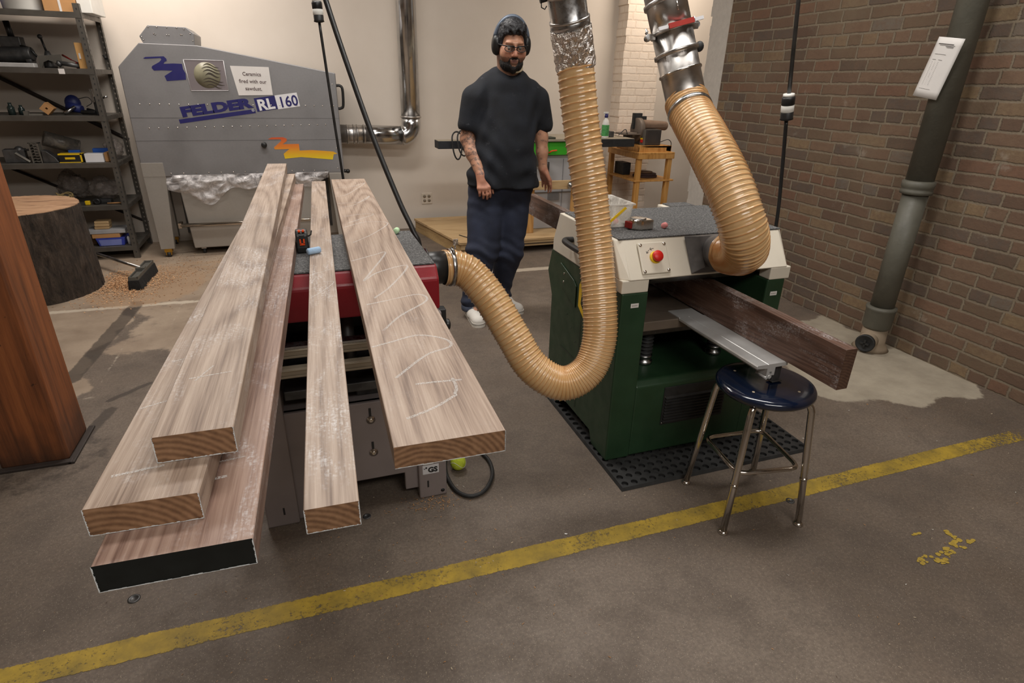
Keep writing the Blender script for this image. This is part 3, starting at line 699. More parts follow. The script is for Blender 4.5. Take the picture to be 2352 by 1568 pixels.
# ------------------------------------------------------------------ timber boards
def board(name, near, far, w, t, z0, mats, label, scrawl=None, edge_chalk=True, sag=0.0):
    """near/far: centre points (x,y) of the near and far ends"""
    a = Vector((*near, 0)); b = Vector((*far, 0)); L = (b-a).length; ang = math.atan2(b.y-a.y, b.x-a.x)-PI/2
    m = MB(); c = 0.0012; n = 40
    prof = [(-w/2+c, 0), (w/2-c, 0), (w/2, c), (w/2, t-c), (w/2-c, t), (-w/2+c, t), (-w/2, t-c), (-w/2, c)]; K = len(prof)
    vs_ = [(u, -L/2+L*i/n, v_+sag*(2*i/n-1)**2) for i in range(n+1) for u, v_ in prof]
    fs = [(i*K+k, i*K+(k+1) % K, (i+1)*K+(k+1) % K, (i+1)*K+k) for i in range(n) for k in range(K)]
    m.add(vs_, fs, 0); m.add(vs_[:K], [tuple(range(K))[::-1]], 1); m.add(vs_[-K:], [tuple(range(K))], 1)
    y = -L/2
    if edge_chalk:
        for p, q in (((-w/2, 0), (w/2, 0)), ((-w/2, 0), (-w/2, t)) if near[0] < .1 else ((w/2, 0), (w/2, t)), ((w/2, 0), (w/2, t))):
            n2 = 36; r = random.Random(int(w*1e4))
            for i in range(n2):
                u0 = p[0]+(q[0]-p[0])*i/n2; u1 = p[0]+(q[0]-p[0])*(i+1)/n2; v0 = p[1]+(q[1]-p[1])*i/n2+sag; v1 = p[1]+(q[1]-p[1])*(i+1)/n2+sag
                d = 0.0006+0.0012*r.random()
                if p[1] == q[1]: m.add([(u0, y-.0006, v0), (u1, y-.0006, v1), (u1, y-.0006, v1+d), (u0, y-.0006, v0+d)], [(0, 1, 2, 3)], 3)
                else: s_ = -1 if p[0] > 0 else 1; m.add([(u0, y-.0006, v0), (u1, y-.0006, v1), (u1+s_*d, y-.0006, v1), (u0+s_*d, y-.0006, v0)], [(0, 1, 2, 3)], 3)
    if scrawl:
        for pts, wd in scrawl:
            P = spline([(px, py, 0) for px, py in pts], 8)
            for i in range(len(P)-1):
                d = (P[i+1]-P[i]); 
                if d.length < 1e-6: continue
                nn = Vector((-d.y, d.x, 0)).normalized()*wd/2; 
                q = [P[i]-nn, P[i+1]-nn, P[i+1]+nn, P[i]+nn]
                if all(abs(v_.x) < w/2 for v_ in q):
                    m.add([(v_.x, v_.y, t+.0004+sag*(2*v_.y/L)**2) for v_ in q], [(0, 1, 2, 3)], 2)
    o = m.build(name, mats, origin=(0, 0, 0), fixn=False); o.location = ((a.x+b.x)/2, (a.y+b.y)/2, z0); o.rotation_euler = (0, 0, ang)
    o['_off'] = tuple(o.location)
    return tag(o, label, 'board')
WM = ['walnut', 'endgrain', 'scrawl', 'chalk_edge']
T = 0.040; FZ = 0.94
board('walnut_board', (-.197, .630), (-.092, 3.38), .174, T, FZ, ['walnut_red', 'end_black', 'scrawl', 'chalk_edge'], 'wide walnut board with black sealed end, lowest of the left stack',
      [([(-.02, -1.20), (.03, -1.195), (.06, -1.19)], .004), ([(.0, -1.24), (.04, -1.235)], .006)])
board('walnut_board', (-.234, .686), (-.107, 3.47), .128, T, FZ+T+.001, WM, 'chalk streaked walnut board lying second in the left stack', 
      [([(-.05, -1.33), (-.02, -1.325), (.01, -1.32)], .005), ([(-.06, -1.15), (.0, -1.12), (.05, -1.10)], .004), ([(-.05, -.98), (.0, -.96), (.05, -.94)], .004)])
_s3 = [([(-.03, -1.24), (.0, -1.235), (.03, -1.23)], .003), ([(-.02, -1.25), (.0, -1.2)], .003)]
board('walnut_board', (-.180, .764), (-.132, 3.58), .100, T, FZ+2*T+.002, WM, 'pale walnut board on top of the left stack', _s3)
board('walnut_board', (-.015, .660), (.0745, 3.453), .0715, T, FZ, WM, 'narrow walnut board between the left stack and the wide right board',
      [([(-.03, -.55), (0, -.5), (.03, -.43), (.0, -.42)], .003), ([(-.03, -.35), (.03, -.30)], .003)])
zz = [([(max(-.088, min(.088, x)), y) for x, y in st], .0045 if st[0][1] > 0 else .0062) for st in [[(-0.084, 1.271), (-0.001, 1.319), (0.06, 1.341)], [(-0.081, 1.068), (0.009, 1.107), (0.081, 1.212), (-0.026, 0.888), (-0.091, 0.816)], [(-0.089, 0.638), (0.02, 0.67), (0.068, 0.809), (-0.014, 0.602), (-0.074, 0.553)], [(-0.084, 0.351), (-0.002, 0.387), (0.047, 0.377), (-0.009, 0.301), (-0.065, 0.231)], [(-0.085, 0.159), (0.002, 0.233), (0.084, 0.199), (0.018, 0.042), (-0.066, -0.083)], [(-0.09, -0.314), (-0.011, -0.256), (0.026, -0.237), (-0.026, -0.402), (-0.067, -0.521)], [(-0.068, -0.525), (-0.018, -0.449), (0.073, -0.402), (0.004, -0.579), (-0.052, -0.674)], [(-0.076, -0.718), (-0.022, -0.699), (0.061, -0.672), (0.075, -0.724), (-0.004, -0.814), (-0.055, -0.898)], [(-0.091, -0.981), (-0.044, -0.964), (0.017, -0.943), (0.069, -0.977), (0.074, -1.019), (0.017, -1.049), (-0.057, -1.135)], [(-0.025, -1.17), (0.012, -1.171), (0.062, -1.175)], [(0.041, -1.228), (-0.006, -1.263), (-0.059, -1.288)], [(0.046, -1.164), (0.046, -1.2), (0.037, -1.227)]]]
board('walnut_board', (.1745, .768), (.2355, 3.50), .182, T, FZ, ['walnut_clean']+WM[1:], 'wide tan walnut board with white chalk zigzags lying at right of the red machine', zz)
board('walnut_board', (1.5375, 1.19), (1.5375, 3.97), .045, .14, .632, ['walnut_dark', 'walnut_dark_end', 'scrawl', 'chalk_edge'], 'dark walnut board standing on edge through the green machine', None, False)

# ------------------------------------------------------------------ thickness planers
def hood_prof(y0, z0, top, dy, back):
    return [(y0, z0), (y0, z0+.05), (y0+dy, top), (back-.06, top), (back, z0+.05), (back, z0)]
def green_planer():
    t = thing('planer', (1.48, 2.15, 0), 'dark green cabinet planer with cream hood and a board running through it', 'machine')
    x0, x1, y0, y1 = 1.09, 1.862, 1.83, 2.5; zt = .775
    m = MB()      # sheet metal body: side boxes, sill, recess
    m.prism([(y0, .0145), (y0+.14, .0145), (y0+.17, .07), (y1-.17, .07), (y1-.14, .0145), (y1, .0145), (y1, .55), (y1+.06, .66), (y1+.02, zt), (y0, zt)], 'x', x0, x0+.115)
    m.prism([(y0, .0145), (y0+.14, .0145), (y0+.17, .07), (y1-.17, .07), (y1-.14, .0145), (y1, .0145), (y1, .55), (y1+.06, .66), (y1+.02, zt), (y0, zt)], 'x', x1-.09, x1)
    m.prism([(y0, .02), (y0, .355), (y0+.025, .376), (y1, .376), (y1, .35), (y0+.04, .35), (y0+.04, .02)], 'x', x0+.113, x1-.088)
    m.build('body', 'green', t, .006, 2)
    m = MB(); m.box((x0+.118, y1-.03, .377), (x1-.093, y1-.02, .626)); m.build('inner_panel', 'dark_steel', t)
    for a, b in ((x0+.118, 1.49), (1.60, x1-.093)): m = MB(); m.box((a, y1-.03, .6265), (b, y1-.02, zt)); m.build('inner_panel', 'dark_steel', t)
    # hood
    top = .962
    m = MB(); ch = .022
    P = hood_prof(y0-.004, zt+.05, top, .085, 2.50)
    secs = []
    for x, ins in ((x0-.004, .0), (x0+ch, 0), (x1-ch+.02, 0), (x1+.018, 0)):
        secs.append(x)
    def ring(x, c): 
        # c: amount the front edge is pulled back at the chamfered ends
        return [(x, y0-.004+c, zt+.05), (x, y0-.004+c, zt+.055), (x, y0+.085+c*.6, top), (x, 2.44, top), (x, 2.50, zt+.05), (x, 2.50, zt+.045)]
    R_ = [ring(x0-.004, .03), ring(x0+.028, 0), ring(x1-.01, 0), ring(x1+.014, .03)]; K = 6
    m.add([p for q in R_ for p in q], [(i*K+k, i*K+(k+1) % K, (i+1)*K+(k+1) % K, (i+1)*K+k) for i in range(3) for k in range(K)]+[tuple(range(K))[::-1], tuple(range(3*K, 4*K))], 0)
    for a, b in ((x0-.004, x0+.112), (x1-.088, x1+.014)): m.box((a, y0-.004+(.004 if a < 1.2 else 0), zt), (b, y0+.06, zt+.052))
    m.box((x0-.004, y0+.05, zt), (x0+.06, 2.50, zt+.052)); m.box((x1-.05, y0+.05, zt), (x1+.014, 2.50, zt+.052))
    m.build('hood', 'cream', t, .004, 2)
    m = MB(); m.box((x0+.012, y0+.083, top), (x1+.0, 2.425, top+.006)); m.build('felt_top', 'felt', t, .002)
    m = MB(); m.box((1.70, 2.505, .88), (1.862, 2.60, .945)); m.build('rear_deck', 'cream', t, .004)
    m = MB(); m.box((1.725, 2.51, .945), (1.86, 2.595, .951)); m.build('rear_felt', 'felt', t)
    # table and screws
    m = MB(); m.box((x0+.12, 1.875, .585), (x1-.1, 2.42, .627)); tb = m.build('table', 'table_steel', t, .004); m = MB(); m.box((x0+.125, 1.95, .53), (x1-.105, 2.36, .585)); m.build('table_frame', 'dark_steel', tb, .004)
    for (x, y) in ((1.335, 2.0), (1.70, 2.0)):
        m = MB(); pr = []
        for i in range(57): z = .41+.12*i/56; pr.append((.027+.006*math.sin(i*PI/4), z))
        m.lathe((x, y, 0), [(r_, z) for r_, z in pr], seg=24); b = m.build('bellows', 'rubber', t)
        m = MB(); m.lathe((x, y, 0), [(.036, .376), (.036, .392), (.029, .394), (.029, .408), (.033, .410), (.033, .418), (.0, .418)], seg=24); m.build('collar', 'steel', b)
    # feed roller and cutter guard inside the hood
    m = MB(); m.cyl((x0+.12, 1.93, .80), (x1-.1, 1.93, .80), .028); m.build('feed_roller', 'dark_steel', t)
    # hinged panel, yellow warning plate, handle on the left side
    X = x0-.002
    m = MB(); m.prism([(2.22, .58), (2.39, .64), (2.40, .74), (2.25, .70), (2.22, .68)], 'x', X-.003, X+.001); pn = m.build('side_panel', 'green', t, .002)
    for (y, z) in ((2.352, .70), (2.355, .66)):
        m = MB(); m.lathe((X-.002, y, z), [(.006, 0), (.0055, .003), (0, .0045)], (-1, 0, 0), 14); m.build('bolt', 'chrome', pn)
    m = MB()
    for k in range(5): m.lathe((X-.001, 2.30-.05*k, .52-.05*k if k < 3 else .3), [(.004, 0), (0, .001)], (-1, 0, 0), 10)
    m.box((X-.0008, 2.155, .1), (X, 2.157, .70)); m.box((X-.0008, 1.95, .335), (X, 2.36, .337)); m.build('panel_seam', 'black', t)
    m = MB(); w = [(2.17, .73), (2.09, .70), (2.07, .60), (2.12, .555), (2.19, .60), (2.19, .70)]
    m.prism(w, 'x', X-.0016, X); wp = m.build('warning_plate', 'yellow', t)
    m = MB(); m.prism([(2.155, .695), (2.105, .68), (2.09, .61), (2.125, .585), (2.165, .62)], 'x', X-.0024, X-.0015); m.build('warning_symbol', 'ink_black', wp)
    m = MB(); m.box((X-.004, 2.30, .055), (X-.0005, 2.36, .12)); m.build('yellow_tag', 'yellow', t)
    m = MB(); m.tube(spline([(X+.006, 2.285, .875), (X-.035, 2.285, .876), (X-.05, 2.25, .874), (X-.05, 2.10, .872), (X-.04, 2.075, .872), (X+.006, 2.07, .872)], 5), .013, 12)
    m.build('handle', 'black', t)
    # emergency stop on the sloping face
    nrm = Vector((0, -.137, .085)).normalized(); up = Vector((0, .085, .137)).normalized(); rtv = Vector((1, 0, 0))
    def onf(x, s_): return Vector((x, y0-.004, zt+.055))+up*s_
    c = onf(1.232, .078)+nrm*.003
    F_ = frame(c, rtv, up)
    m = MB(); m.box((-.062, -.062, -.003), (.062, .062, .006), 0, F_); sp = m.build('switch_plate', 'cream', t, .004)
    for sx_ in (-1, 1):
        for sy_ in (-1, 1):
            m = MB(); m.lathe(F_ @ Vector((sx_*.052, sy_*.052, .006)), [(.007, 0), (.007, .001), (.0045, .0035), (0, .004)], nrm, 14); m.build('screw', 'chrome', sp)
    m = MB(); m.lathe(F_ @ Vector((.002, .0, .006)), [(.024, 0), (.024, .006), (.02, .009)], nrm, 28); ys = m.build('yellow_collar', 'yellow', sp)
    m = MB(); m.lathe(F_ @ Vector((.002, .0, .012)), [(.013, 0), (.013, .014)], nrm, 24); m.build('stem', 'ink_black', sp)
    m = MB(); m.lathe(F_ @ Vector((.002, .0, .022)), [(.015, 0), (.0215, .003), (.0215, .009), (.019, .013), (.0, .0145)], nrm, 32); m.build('stop_button', 'stop_red', sp)
    m = MB()
    for a0, px in ((2.1, -.016), (1.5, .012)):
        ar = [F_ @ Vector((.036*math.cos(a0+.5*i/6)+0, .036*math.sin(a0+.5*i/6), .0065)) for i in range(7)]
        m.tube(ar, .0009, 6); e = ar[-1]; d = (ar[-1]-ar[-2]).normalized(); s_ = d.cross(nrm)
        for q in (1, -1): m.tube([e, e-d*.007+s_*q*.005], .0009, 6)
    m.build('turn_arrows', 'ink_black', sp)
    # dust port: plate, neck
    c = onf(1.50, .078)+nrm*.002; F2 = frame(c, (1, .0, 0), up)
    m = MB(); q = [(-.105, -.075), (.095, -.085), (.105, .0), (.06, .07), (-.09, .085)]
    vs_ = [F2 @ Vector((x, y, 0)) for x, y in [(-.115, -.075), (.115, -.075), (.115, .078), (-.115, .078)]]+[F2 @ Vector((x, y, .03)) for x, y in [(-.07, -.06), (.085, -.06), (.085, .065), (-.07, .065)]]
    m.add(vs_, [(0, 1, 5, 4), (1, 2, 6, 5), (2, 3, 7, 6), (3, 0, 4, 7), (4, 5, 6, 7), (3, 2, 1, 0)])
    A = F2 @ Vector((.01, .0, .01)); B = Vector((1.468, 1.722, .936)); m.tube([A, A.lerp(B, .5), B], .07, 32); m.build('dust_port', 'port_black', t, .002)
    # small worn labels on the legs
    for (x, z) in ((1.132, .716), (1.797, .704)):
        m = MB(); m.box((x, y0-.0022, z), (x+.034, y0-.0004, z+.017)); lb = m.build('label_sticker', 'paper', t)
        m = MB()
        for k in range(5): m.box((x+.005+.005*k, y0-.0026, z+.006), (x+.008+.005*k, y0-.0021, z+.011))
        m.build('label_print', 'ink_grey', lb)
    # louvred vent
    vx0, vx1, z0, z1 = 1.342, 1.66, .152, .336
    m = MB(); m.box((vx0, y0-.004, z0), (vx1, y0+.001, z1)); vt = m.build('vent', 'rubber', t, .002)
    for k in range(9):
        m = MB(); z = z0+.012+k*.0145; m.prism([(y0-.004, z), (y0-.013, z+.002), (y0-.013, z+.005), (y0-.004, z+.011)], 'x', vx0+.008, vx1-.008); m.build('louvre', 'rubber', vt)
    for z in (z0+.01, z1-.045):
        m = MB(); m.lathe((vx0+.006, y0-.004, z), [(.004, 0), (0, .003)], (0, -1, 0), 10); m.build('screw', 'chrome', vt)
    return t
green_planer()

def red_planer():
    t = thing('planer', (.06, 2.15, 0), 'grey cabinet planer with red hood and felt top under the long boards', 'machine')
    x0, x1, y0, y1, zt = -.267, .396, 1.84, 2.42, .775
    for xa, xb, a, b in ((x0, x0+.11, x0, x0+.02), (x1-.108, x1, x1-.02, x1)):
        m = MB(); m.prism([(xa, 0), (xb, 0), (xb, .775), (xa, .775)], 'y', y0, y0+.16)
        m.prism([(y0+.15, .09), (y1-.12, .09), (y1-.1, 0), (y1, 0), (y1, .775), (y0+.15, .775)], 'x', a, b); m.build('cabinet_side', 'grey_en', t, .006, 2)
    m = MB()
    m.prism([(x0+.10, .0), (x0+.14, .0), (x0+.14, .12), (.238, .12), (.238, .04), (x1-.1, .04), (x1-.1, .45), (x0+.1, .45)], 'y', y0+.022, y0+.05)
    m.box((x0+.05, y0+.03, .44), (x1-.05, y1-.02, .45)); m.build('front_panel', 'grey_en', t, .004)
    m = MB(); m.box((x0+.03, y1-.03, .1), (x1-.03, y1-.02, .775)); m.build('inner_panel', 'dark_steel', t)
    for (x, z, l) in ((.128, .39, .036), (.128, .25, .034)):
        m = MB(); m.box((x-.004, y0+.019, z), (x+.004, y0+.0225, z+l)); s_ = m.build('slot', 'ink_black', t)
        m = MB(); m.lathe((x+.001, y0+.021, z-.012), [(.016, 0), (.016, .002), (.009, .003), (.009, .008), (.004, .009), (0, .006)], (0, -1, 0), 18); m.build('slot_bolt', 'chrome', s_)
    for (x, z) in ((-.205, .05), (.322, .05)):
        m = MB(); m.box((x-.003, y0-.0015, z), (x+.003, y0+.001, z+.03)); m.build('slot', 'ink_black', t)
    m = MB(); m.lathe((.379, y0, .022), [(.008, 0), (.0, .002)], (0, -1, 0), 14); m.build('plug', 'ink_black', t)
    m = MB(); m.box((.303, y0-.001, .112), (.366, y0+.001, .152)); st = m.build('certification_sticker', 'white_print', t, .0)
    text('GS', .031, 'ink_black', st, 'sticker_text', frame((.342, y0-.0016, .129), (1, 0, 0), (0, 0, 1)), .0013)
    m = MB(); m.ball((.317, y0-.0012, .141), .004, 10, 0, (1, .25, 1)); arc = [(.317+.009*math.cos(a), y0-.0016, .141+.006*math.sin(a)) for a in [PI*1.05+i*.15 for i in range(7)]]
    m.tube(arc, .0012, 6); m.build('sticker_mark', 'ink_black', st)
    m = MB(); m.box((.305, y0-.004, .158), (.345, y0+.002, .168)); m.build('clip', 'white_plastic', t)
    # recess: table, columns, rails
    m = MB(); m.box((x0+.12, 1.86, .50), (x1-.12, 2.36, .535)); m.build('table', 'dark_steel', t, .004)
    m = MB(); m.cyl((.085, 1.98, .45), (.085, 1.98, .76), .022); m.build('column', 'dark_steel', t)
    m = MB(); m.box((.09, 1.92, .45), (.19, 1.99, .475)); m.box((.12, 1.93, .475), (.155, 1.965, .50)); br = m.build('bearing_block', 'dark_steel', t, .005)
    for (x, y) in ((.15, 1.935), (.165, 1.975)):
        m = MB(); m.lathe((x, y, .50), [(.012, 0), (.012, .006), (.007, .007), (.007, .016), (0, .016)], seg=6, smooth=False); m.build('nut', 'steel', br)
    for z, y in ((.700, 1.80), (.648, 1.765)):
        m = MB(); m.box((-.30, y, z-.018), (.30, y+.03, z+.014)); m.box((-.30, y-.004, z+.006), (.30, y, z+.012)); m.box((-.30, y-.004, z-.016), (.30, y, z-.008)); m.build('fence_rail', 'beige_metal', t, .002)
    m = MB(); m.box((-.25, 1.80, .715), (.3, 1.84, .722)); m.build('table_edge', 'steel', t)
    # hood
    top = .934; y0h = y0
    m = MB(); m.prism([(y0h, .785), (y0h, .895), (y0h+.035, top), (2.36, top), (2.42, .88), (2.42, .785)], 'x', x0-.01, x1-.005); m.build('hood', 'red', t, .008, 2)
    m = MB(); m.box((x0+.0, y0h+.036, top), (x1-.012, 2.355, top+.006)); m.build('felt_top', 'felt', t, .002)
    m = MB(); m.box((x1-.006, 1.86, .70), (x1+.02, 1.90, .775)); m.lathe((x1+.02, 1.88, .71), [(.02, 0), (.02, .014), (.008, .018), (0, .018)], (1, 0, 0), 18); m.build('latch', 'black', t, .003)
    m = MB(); m.cyl((x1-.03, 2.06, .865), (x1+.075, 2.06, .865), .0605, seg=36); m.lathe((x1-.006, 2.06, .865), [(.074, 0), (.074, .004), (.062, .006)], (1, 0, 0), 36); m.build('dust_port', 'black', t)
    return t
red_planer()
# ------------------------------------------------------------------ hoses and ducts
def hose(name, pts, r0, pitch, label, seg=40, amp=.0045, per=9):
    """pts: [(x,y,z)], pitch: list of rib pitch at each control point"""
    P = spline(pts, 24); n = len(P); cum = [0]
    for i in range(1, n): cum.append(cum[-1]+(P[i]-P[i-1]).length)
    L = cum[-1]; kp = np.linspace(0, 1, len(pts)); kk = np.array([min(1, i/(n-1)) for i in range(n)])
    pit = np.interp(kk, kp, pitch); ph = [0]
    for i in range(1, n): ph.append(ph[-1]+(cum[i]-cum[i-1])/pit[i])
    N_ = int(ph[-1]*per); tgt = np.linspace(0, ph[-1], N_); s_ = np.interp(tgt, ph, cum)
    PX = np.array([[q.x, q.y, q.z] for q in P]); C = np.stack([np.interp(s_, cum, PX[:, k]) for k in range(3)], 1)
    for _ in range(6): C[1:-1] = (C[:-2]+2*C[1:-1]+C[2:])/4
    Tn = np.gradient(C, axis=0); Tn /= np.linalg.norm(Tn, axis=1)[:, None]
    Nn = np.zeros_like(C); v = np.array([0, 1., 0.3]); v -= Tn[0]*(v@Tn[0]); v /= np.linalg.norm(v)
    for i in range(N_): v = v-Tn[i]*(v@Tn[i]); v /= np.linalg.norm(v); Nn[i] = v
    Bn = np.cross(Tn, Nn); a = np.linspace(0, 2*PI, seg+1)
    u = tgt[:, None]-a[None]/(2*PI)+50; fr = np.abs((u % 1)-.5)*2     # 1 at rib
    rad = r0+amp*np.clip((fr-.70)/.30, 0, 1)**1.3-amp*.22*np.sin(PI*np.clip(1-fr, 0, 1))**2
    VV = C[:, None]+rad[..., None]*(Nn[:, None]*np.cos(a)[None, :, None]+Bn[:, None]*np.sin(a)[None, :, None])
    K = seg+1; off = Vector(C.mean(0)); off.z = C[:, 2].min()
    i = (np.arange(N_-1)[:, None]*K+np.arange(seg)[None]).ravel(); F = np.stack([i, i+1, i+K+1, i+K], 1)
    me = bpy.data.meshes.new(name); me.from_pydata((VV.reshape(-1, 3)-np.array(off)).tolist(), [], F.tolist()); me.materials.append(M['hose'])
    me.polygons.foreach_set('use_smooth', [True]*len(me.polygons))
    uvl = me.uv_layers.new(name='UVMap'); U = u.ravel(); Vv = np.tile(a/(2*PI), N_); li = F.ravel()
    uvl.data.foreach_set('uv', np.stack([U[li], Vv[li]], 1).ravel().astype(np.float32)); me.update()
    o = bpy.data.objects.new(name, me); COL.objects.link(o); o.location = off; o['_off'] = tuple(off)
    return tag(o, label, 'hose'), C
def band(c, ax, r, w, name, mat, parent, screw=True, side=(1, 0, 0)):
    m = MB(); A = Vector(ax).normalized()
    m.lathe(Vector(c)-A*w/2, [(r, 0), (r+.002, .001), (r+.002, w-.001), (r, w)], A, 40); b = m.build(name, mat, parent)
    if screw:
        s_ = Vector(side); s_ = (s_-A*s_.dot(A)).normalized(); q = Vector(c)+s_*(r+.006); t_ = A.cross(s_)
        m = MB(); m.tube([q-t_*.014, q+t_*.014], .006, 10); m.tube([q+t_*.014, q+t_*.02], .0045, 6); m.build('clamp_screw', 'steel', b)
    return b
ha, CA = hose('dust_hose', [(.455, 2.06, .862), (.50, 2.062, .858), (.555, 2.045, .832), (.615, 1.985, .752), (.675, 1.905, .632), (.738, 1.835, .515), (.84, 1.785, .455), (.938, 1.775, .497), (.992, 1.80, .60),
   (1.006, 1.845, .74), (1.008, 1.925, .949), (.992, 1.982, 1.167), (.966, 2.03, 1.375), (.940, 2.058, 1.580)], .0645,
   [.010, .014, .020, .022, .021, .017, .011, .0105, .013, .0165, .0205, .024, .0265, .028], 'long amber ribbed dust hose looping from red planer up to foiled duct')
band(CA[int(len(CA)*.022)], CA[int(len(CA)*.03)]-CA[int(len(CA)*.01)], .0685, .016, 'hose_clamp', 'steel', ha, True, (0, -.3, 1))
hb, CB = hose('dust_hose', [(1.474, 1.745, .932), (1.466, 1.705, .940), (1.440, 1.640, .962), (1.402, 1.580, 1.000), (1.364, 1.553, 1.055), (1.340, 1.568, 1.120), (1.330, 1.622, 1.195), (1.328, 1.70, 1.265), (1.335, 1.80, 1.335), (1.350, 1.915, 1.405), (1.358, 1.975, 1.455)], .0755,
   [.008, .009, .011, .014, .015, .0155, .016, .0165, .017, .015, .013], 'shorter amber ribbed dust hose bending into the cream hood port')
k = int(len(CB)*.93); band(CB[k], CB[min(k+6, len(CB)-1)]-CB[k-6], .0785, .016, 'hose_clamp', 'steel', hb, True, (1, .2, 0))

def duct_a():
    p0 = Vector(CA[-1]); d = (Vector((.870, 2.02, 1.80))-p0).normalized()
    t = thing('metal_duct', tuple(p0), 'foil taped galvanised duct drop above the longer hose beside the man', 'duct')
    m = MB(); n = 26; rr = random.Random(3)
    pts = [p0-d*.028+d*.128*i/n for i in range(n+1)]
    m.tube(pts, .0705, 64, rfun=lambda i, a: 1+.022*mnoise.noise(Vector((3.2*math.cos(a), 3.2*math.sin(a), i*.35)))*2+.02*mnoise.noise(Vector((9*math.cos(a), 9*math.sin(a), i*.8))))
    m.build('foil_tape', 'foil', t)
    q = p0+d*.09; e = p0+d*1.6
    m = MB(); m.tube([q, q+d*.03, q+d*.035, q+d*.14, q+d*.15, q+d*.155, e], [.068, .068, .0635, .0635, .0635, .062, .062], 48); m.build('duct_pipe', 'steel', t)
    cb = q+d*.112; A = d
    m = MB(); m.lathe(cb-A*.008, [(.063, 0), (.0685, .002), (.0685, .014), (.063, .016)], A, 48); b = m.build('lever_clamp', 'galv', t)
    s_ = Vector((-1, .1, 0)); s_ = (s_-A*s_.dot(A)).normalized(); m = MB(); m.tube([cb+s_*.066, cb+s_*.09], .008, 10); m.tube([cb+s_*.086-A*.005, cb+s_*.088-A*.02, cb+s_*.078-A*.028, cb+s_*.07-A*.02], .002, 8)
    m.build('clamp_lever', 'black', b)
    m = MB(); m.lathe(q+d*.03, [(.0685, 0), (.069, .004), (.0685, .008)], A, 48); m.build('crimp_ring', 'galv', t)
duct_a()
def duct_b():
    p0 = Vector(CB[-1]); d = (Vector((1.275, 2.07, 1.80))-p0).normalized()
    t = thing('metal_duct', tuple(p0), 'galvanised duct drop with blast gate and red plate above the shorter hose', 'duct')
    def at(s_): return p0+d*s_
    m = MB(); m.tube([at(-.03), at(0.005), at(.01), at(.09), at(.094), at(.102), at(.106), at(.235)], [.0735, .0735, .0715, .0715, .0755, .0755, .0715, .0715], 48); m.build('lower_pipe', 'galv', t)
    for s_, r_ in ((.098, .0765), (.002, .0765)):
        m = MB(); m.lathe(at(s_)-d*.006, [(.072, 0), (r_, .003), (r_, .009), (.072, .012)], d, 48); m.build('crimp_ring', 'chrome', t)
    m = MB(); m.tube([at(.24), at(.36), at(1.5)], .0715, 48); m.build('upper_pipe', 'galv', t)
    sd = Vector((1, -.15, 0)); sd = (sd-d*sd.dot(d)).normalized(); fr_ = d.cross(sd)
    if fr_.y > 0: fr_ = -fr_
    for s_, lev in ((.165, True), (.335, False)):
        m = MB(); m.lathe(at(s_)-d*.008, [(.072, 0), (.079, .002), (.079, .014), (.072, .016)], d, 48); b = m.build('lever_clamp', 'galv', t)
        if lev: m = MB(); m.ball(at(s_)+sd*.092, .016, 14, 0, (1, 1, 1.15)); m.tube([at(s_)+sd*.076, at(s_)+sd*.088], .008, 8); m.build('clamp_knob', 'rubber', b)
    g = at(.238)
    F_ = frame(g, sd, fr_*-1 if False else fr_)
    m = MB(); m.tube([g-d*.006, g+d*.006], .078, 48); 
    for s1 in (-1, 1): m.cb(g+sd*s1*.084, (.026, .03, .02), 0, Matrix.Rotation(0, 4, 'Z'))
    gt = m.build('blast_gate', 'galv', t, .002)
    m = MB(); m.box((-.048, .074, -.013), (.048, .079, .004), 0, F_); m.build('gate_plate', 'gate_red', gt)
    for q0 in (-.085, .052): m = MB(); m.box((q0, .068, -.010), (q0+.033, .076, .001), 0, F_); m.build('gate_rail', 'white_print', gt)
    for s1 in (-1, 1):
        c = g+sd*s1*.094; m = MB(); m.tube([c-d*.012, c+d*.03], .0035, 8); m.tube([c-fr_*.012+d*.0, c+fr_*.012], .011, 10)
        m.tube([c+d*.018-fr_*.01, c+d*.018+fr_*.01], .003, 8); m.build('wing_bolt', 'steel', gt)
    m = MB(); q = at(.285)+fr_*.0735; m.tube([q, q+d*.03], .0025, 8); m.build('rivet_pin', 'chrome', t)
duct_b()
def duct_wall():
    t = thing('metal_duct', (1.08, 6.2, .9), 'shiny steel duct running down the rear wall and elbowing to the dust extractor', 'duct')
    R0 = .094; X = 1.078
    m = MB(); m.tube([(X, 6.2, 1.16), (X, 6.2, 3.7)], R0, 40); m.build('vertical_pipe', 'duct_steel', t)
    m = MB(); m.lathe((X, 6.2, 1.155), [(R0, 0), (R0+.01, .004), (R0+.01, .016), (R0, .02)], seg=40); m.build('joint_ring', 'galv', t)
    m = MB(); c = (X-.10, 6.2, 1.09); pts = [(X, 6.2, 1.165), (X, 6.2, 1.09)]
    R1 = .10
    for i in range(1, 8): a = PI/2*i/7; pts.append((X-R1+R1*math.cos(a), 6.2, 1.09-R1*math.sin(a)))
    m.tube(pts, [R0]*len(pts), 40); m.build('elbow', 'duct_steel', t)
    m = MB(); m.tube([(X-R1-.002, 6.2, .99), (.72, 6.2, 1.0), (.6, 6.2, 1.005)], [.088, .088, .086], 40); m.build('horizontal_pipe', 'duct_steel', t)
    m = MB(); m.tube([(.62, 6.2, 1.005), (.368, 6.2, 1.01)], [.083, .083], 40)
    for x in (.60, .535, .50, .44): m.lathe((x, 6.2, 1.005), [(.083, 0), (.091, .006), (.091, .012), (.083, .018)], (1, 0, 0), 40)
    m.build('sleeve', 'galv', t)
duct_wall()

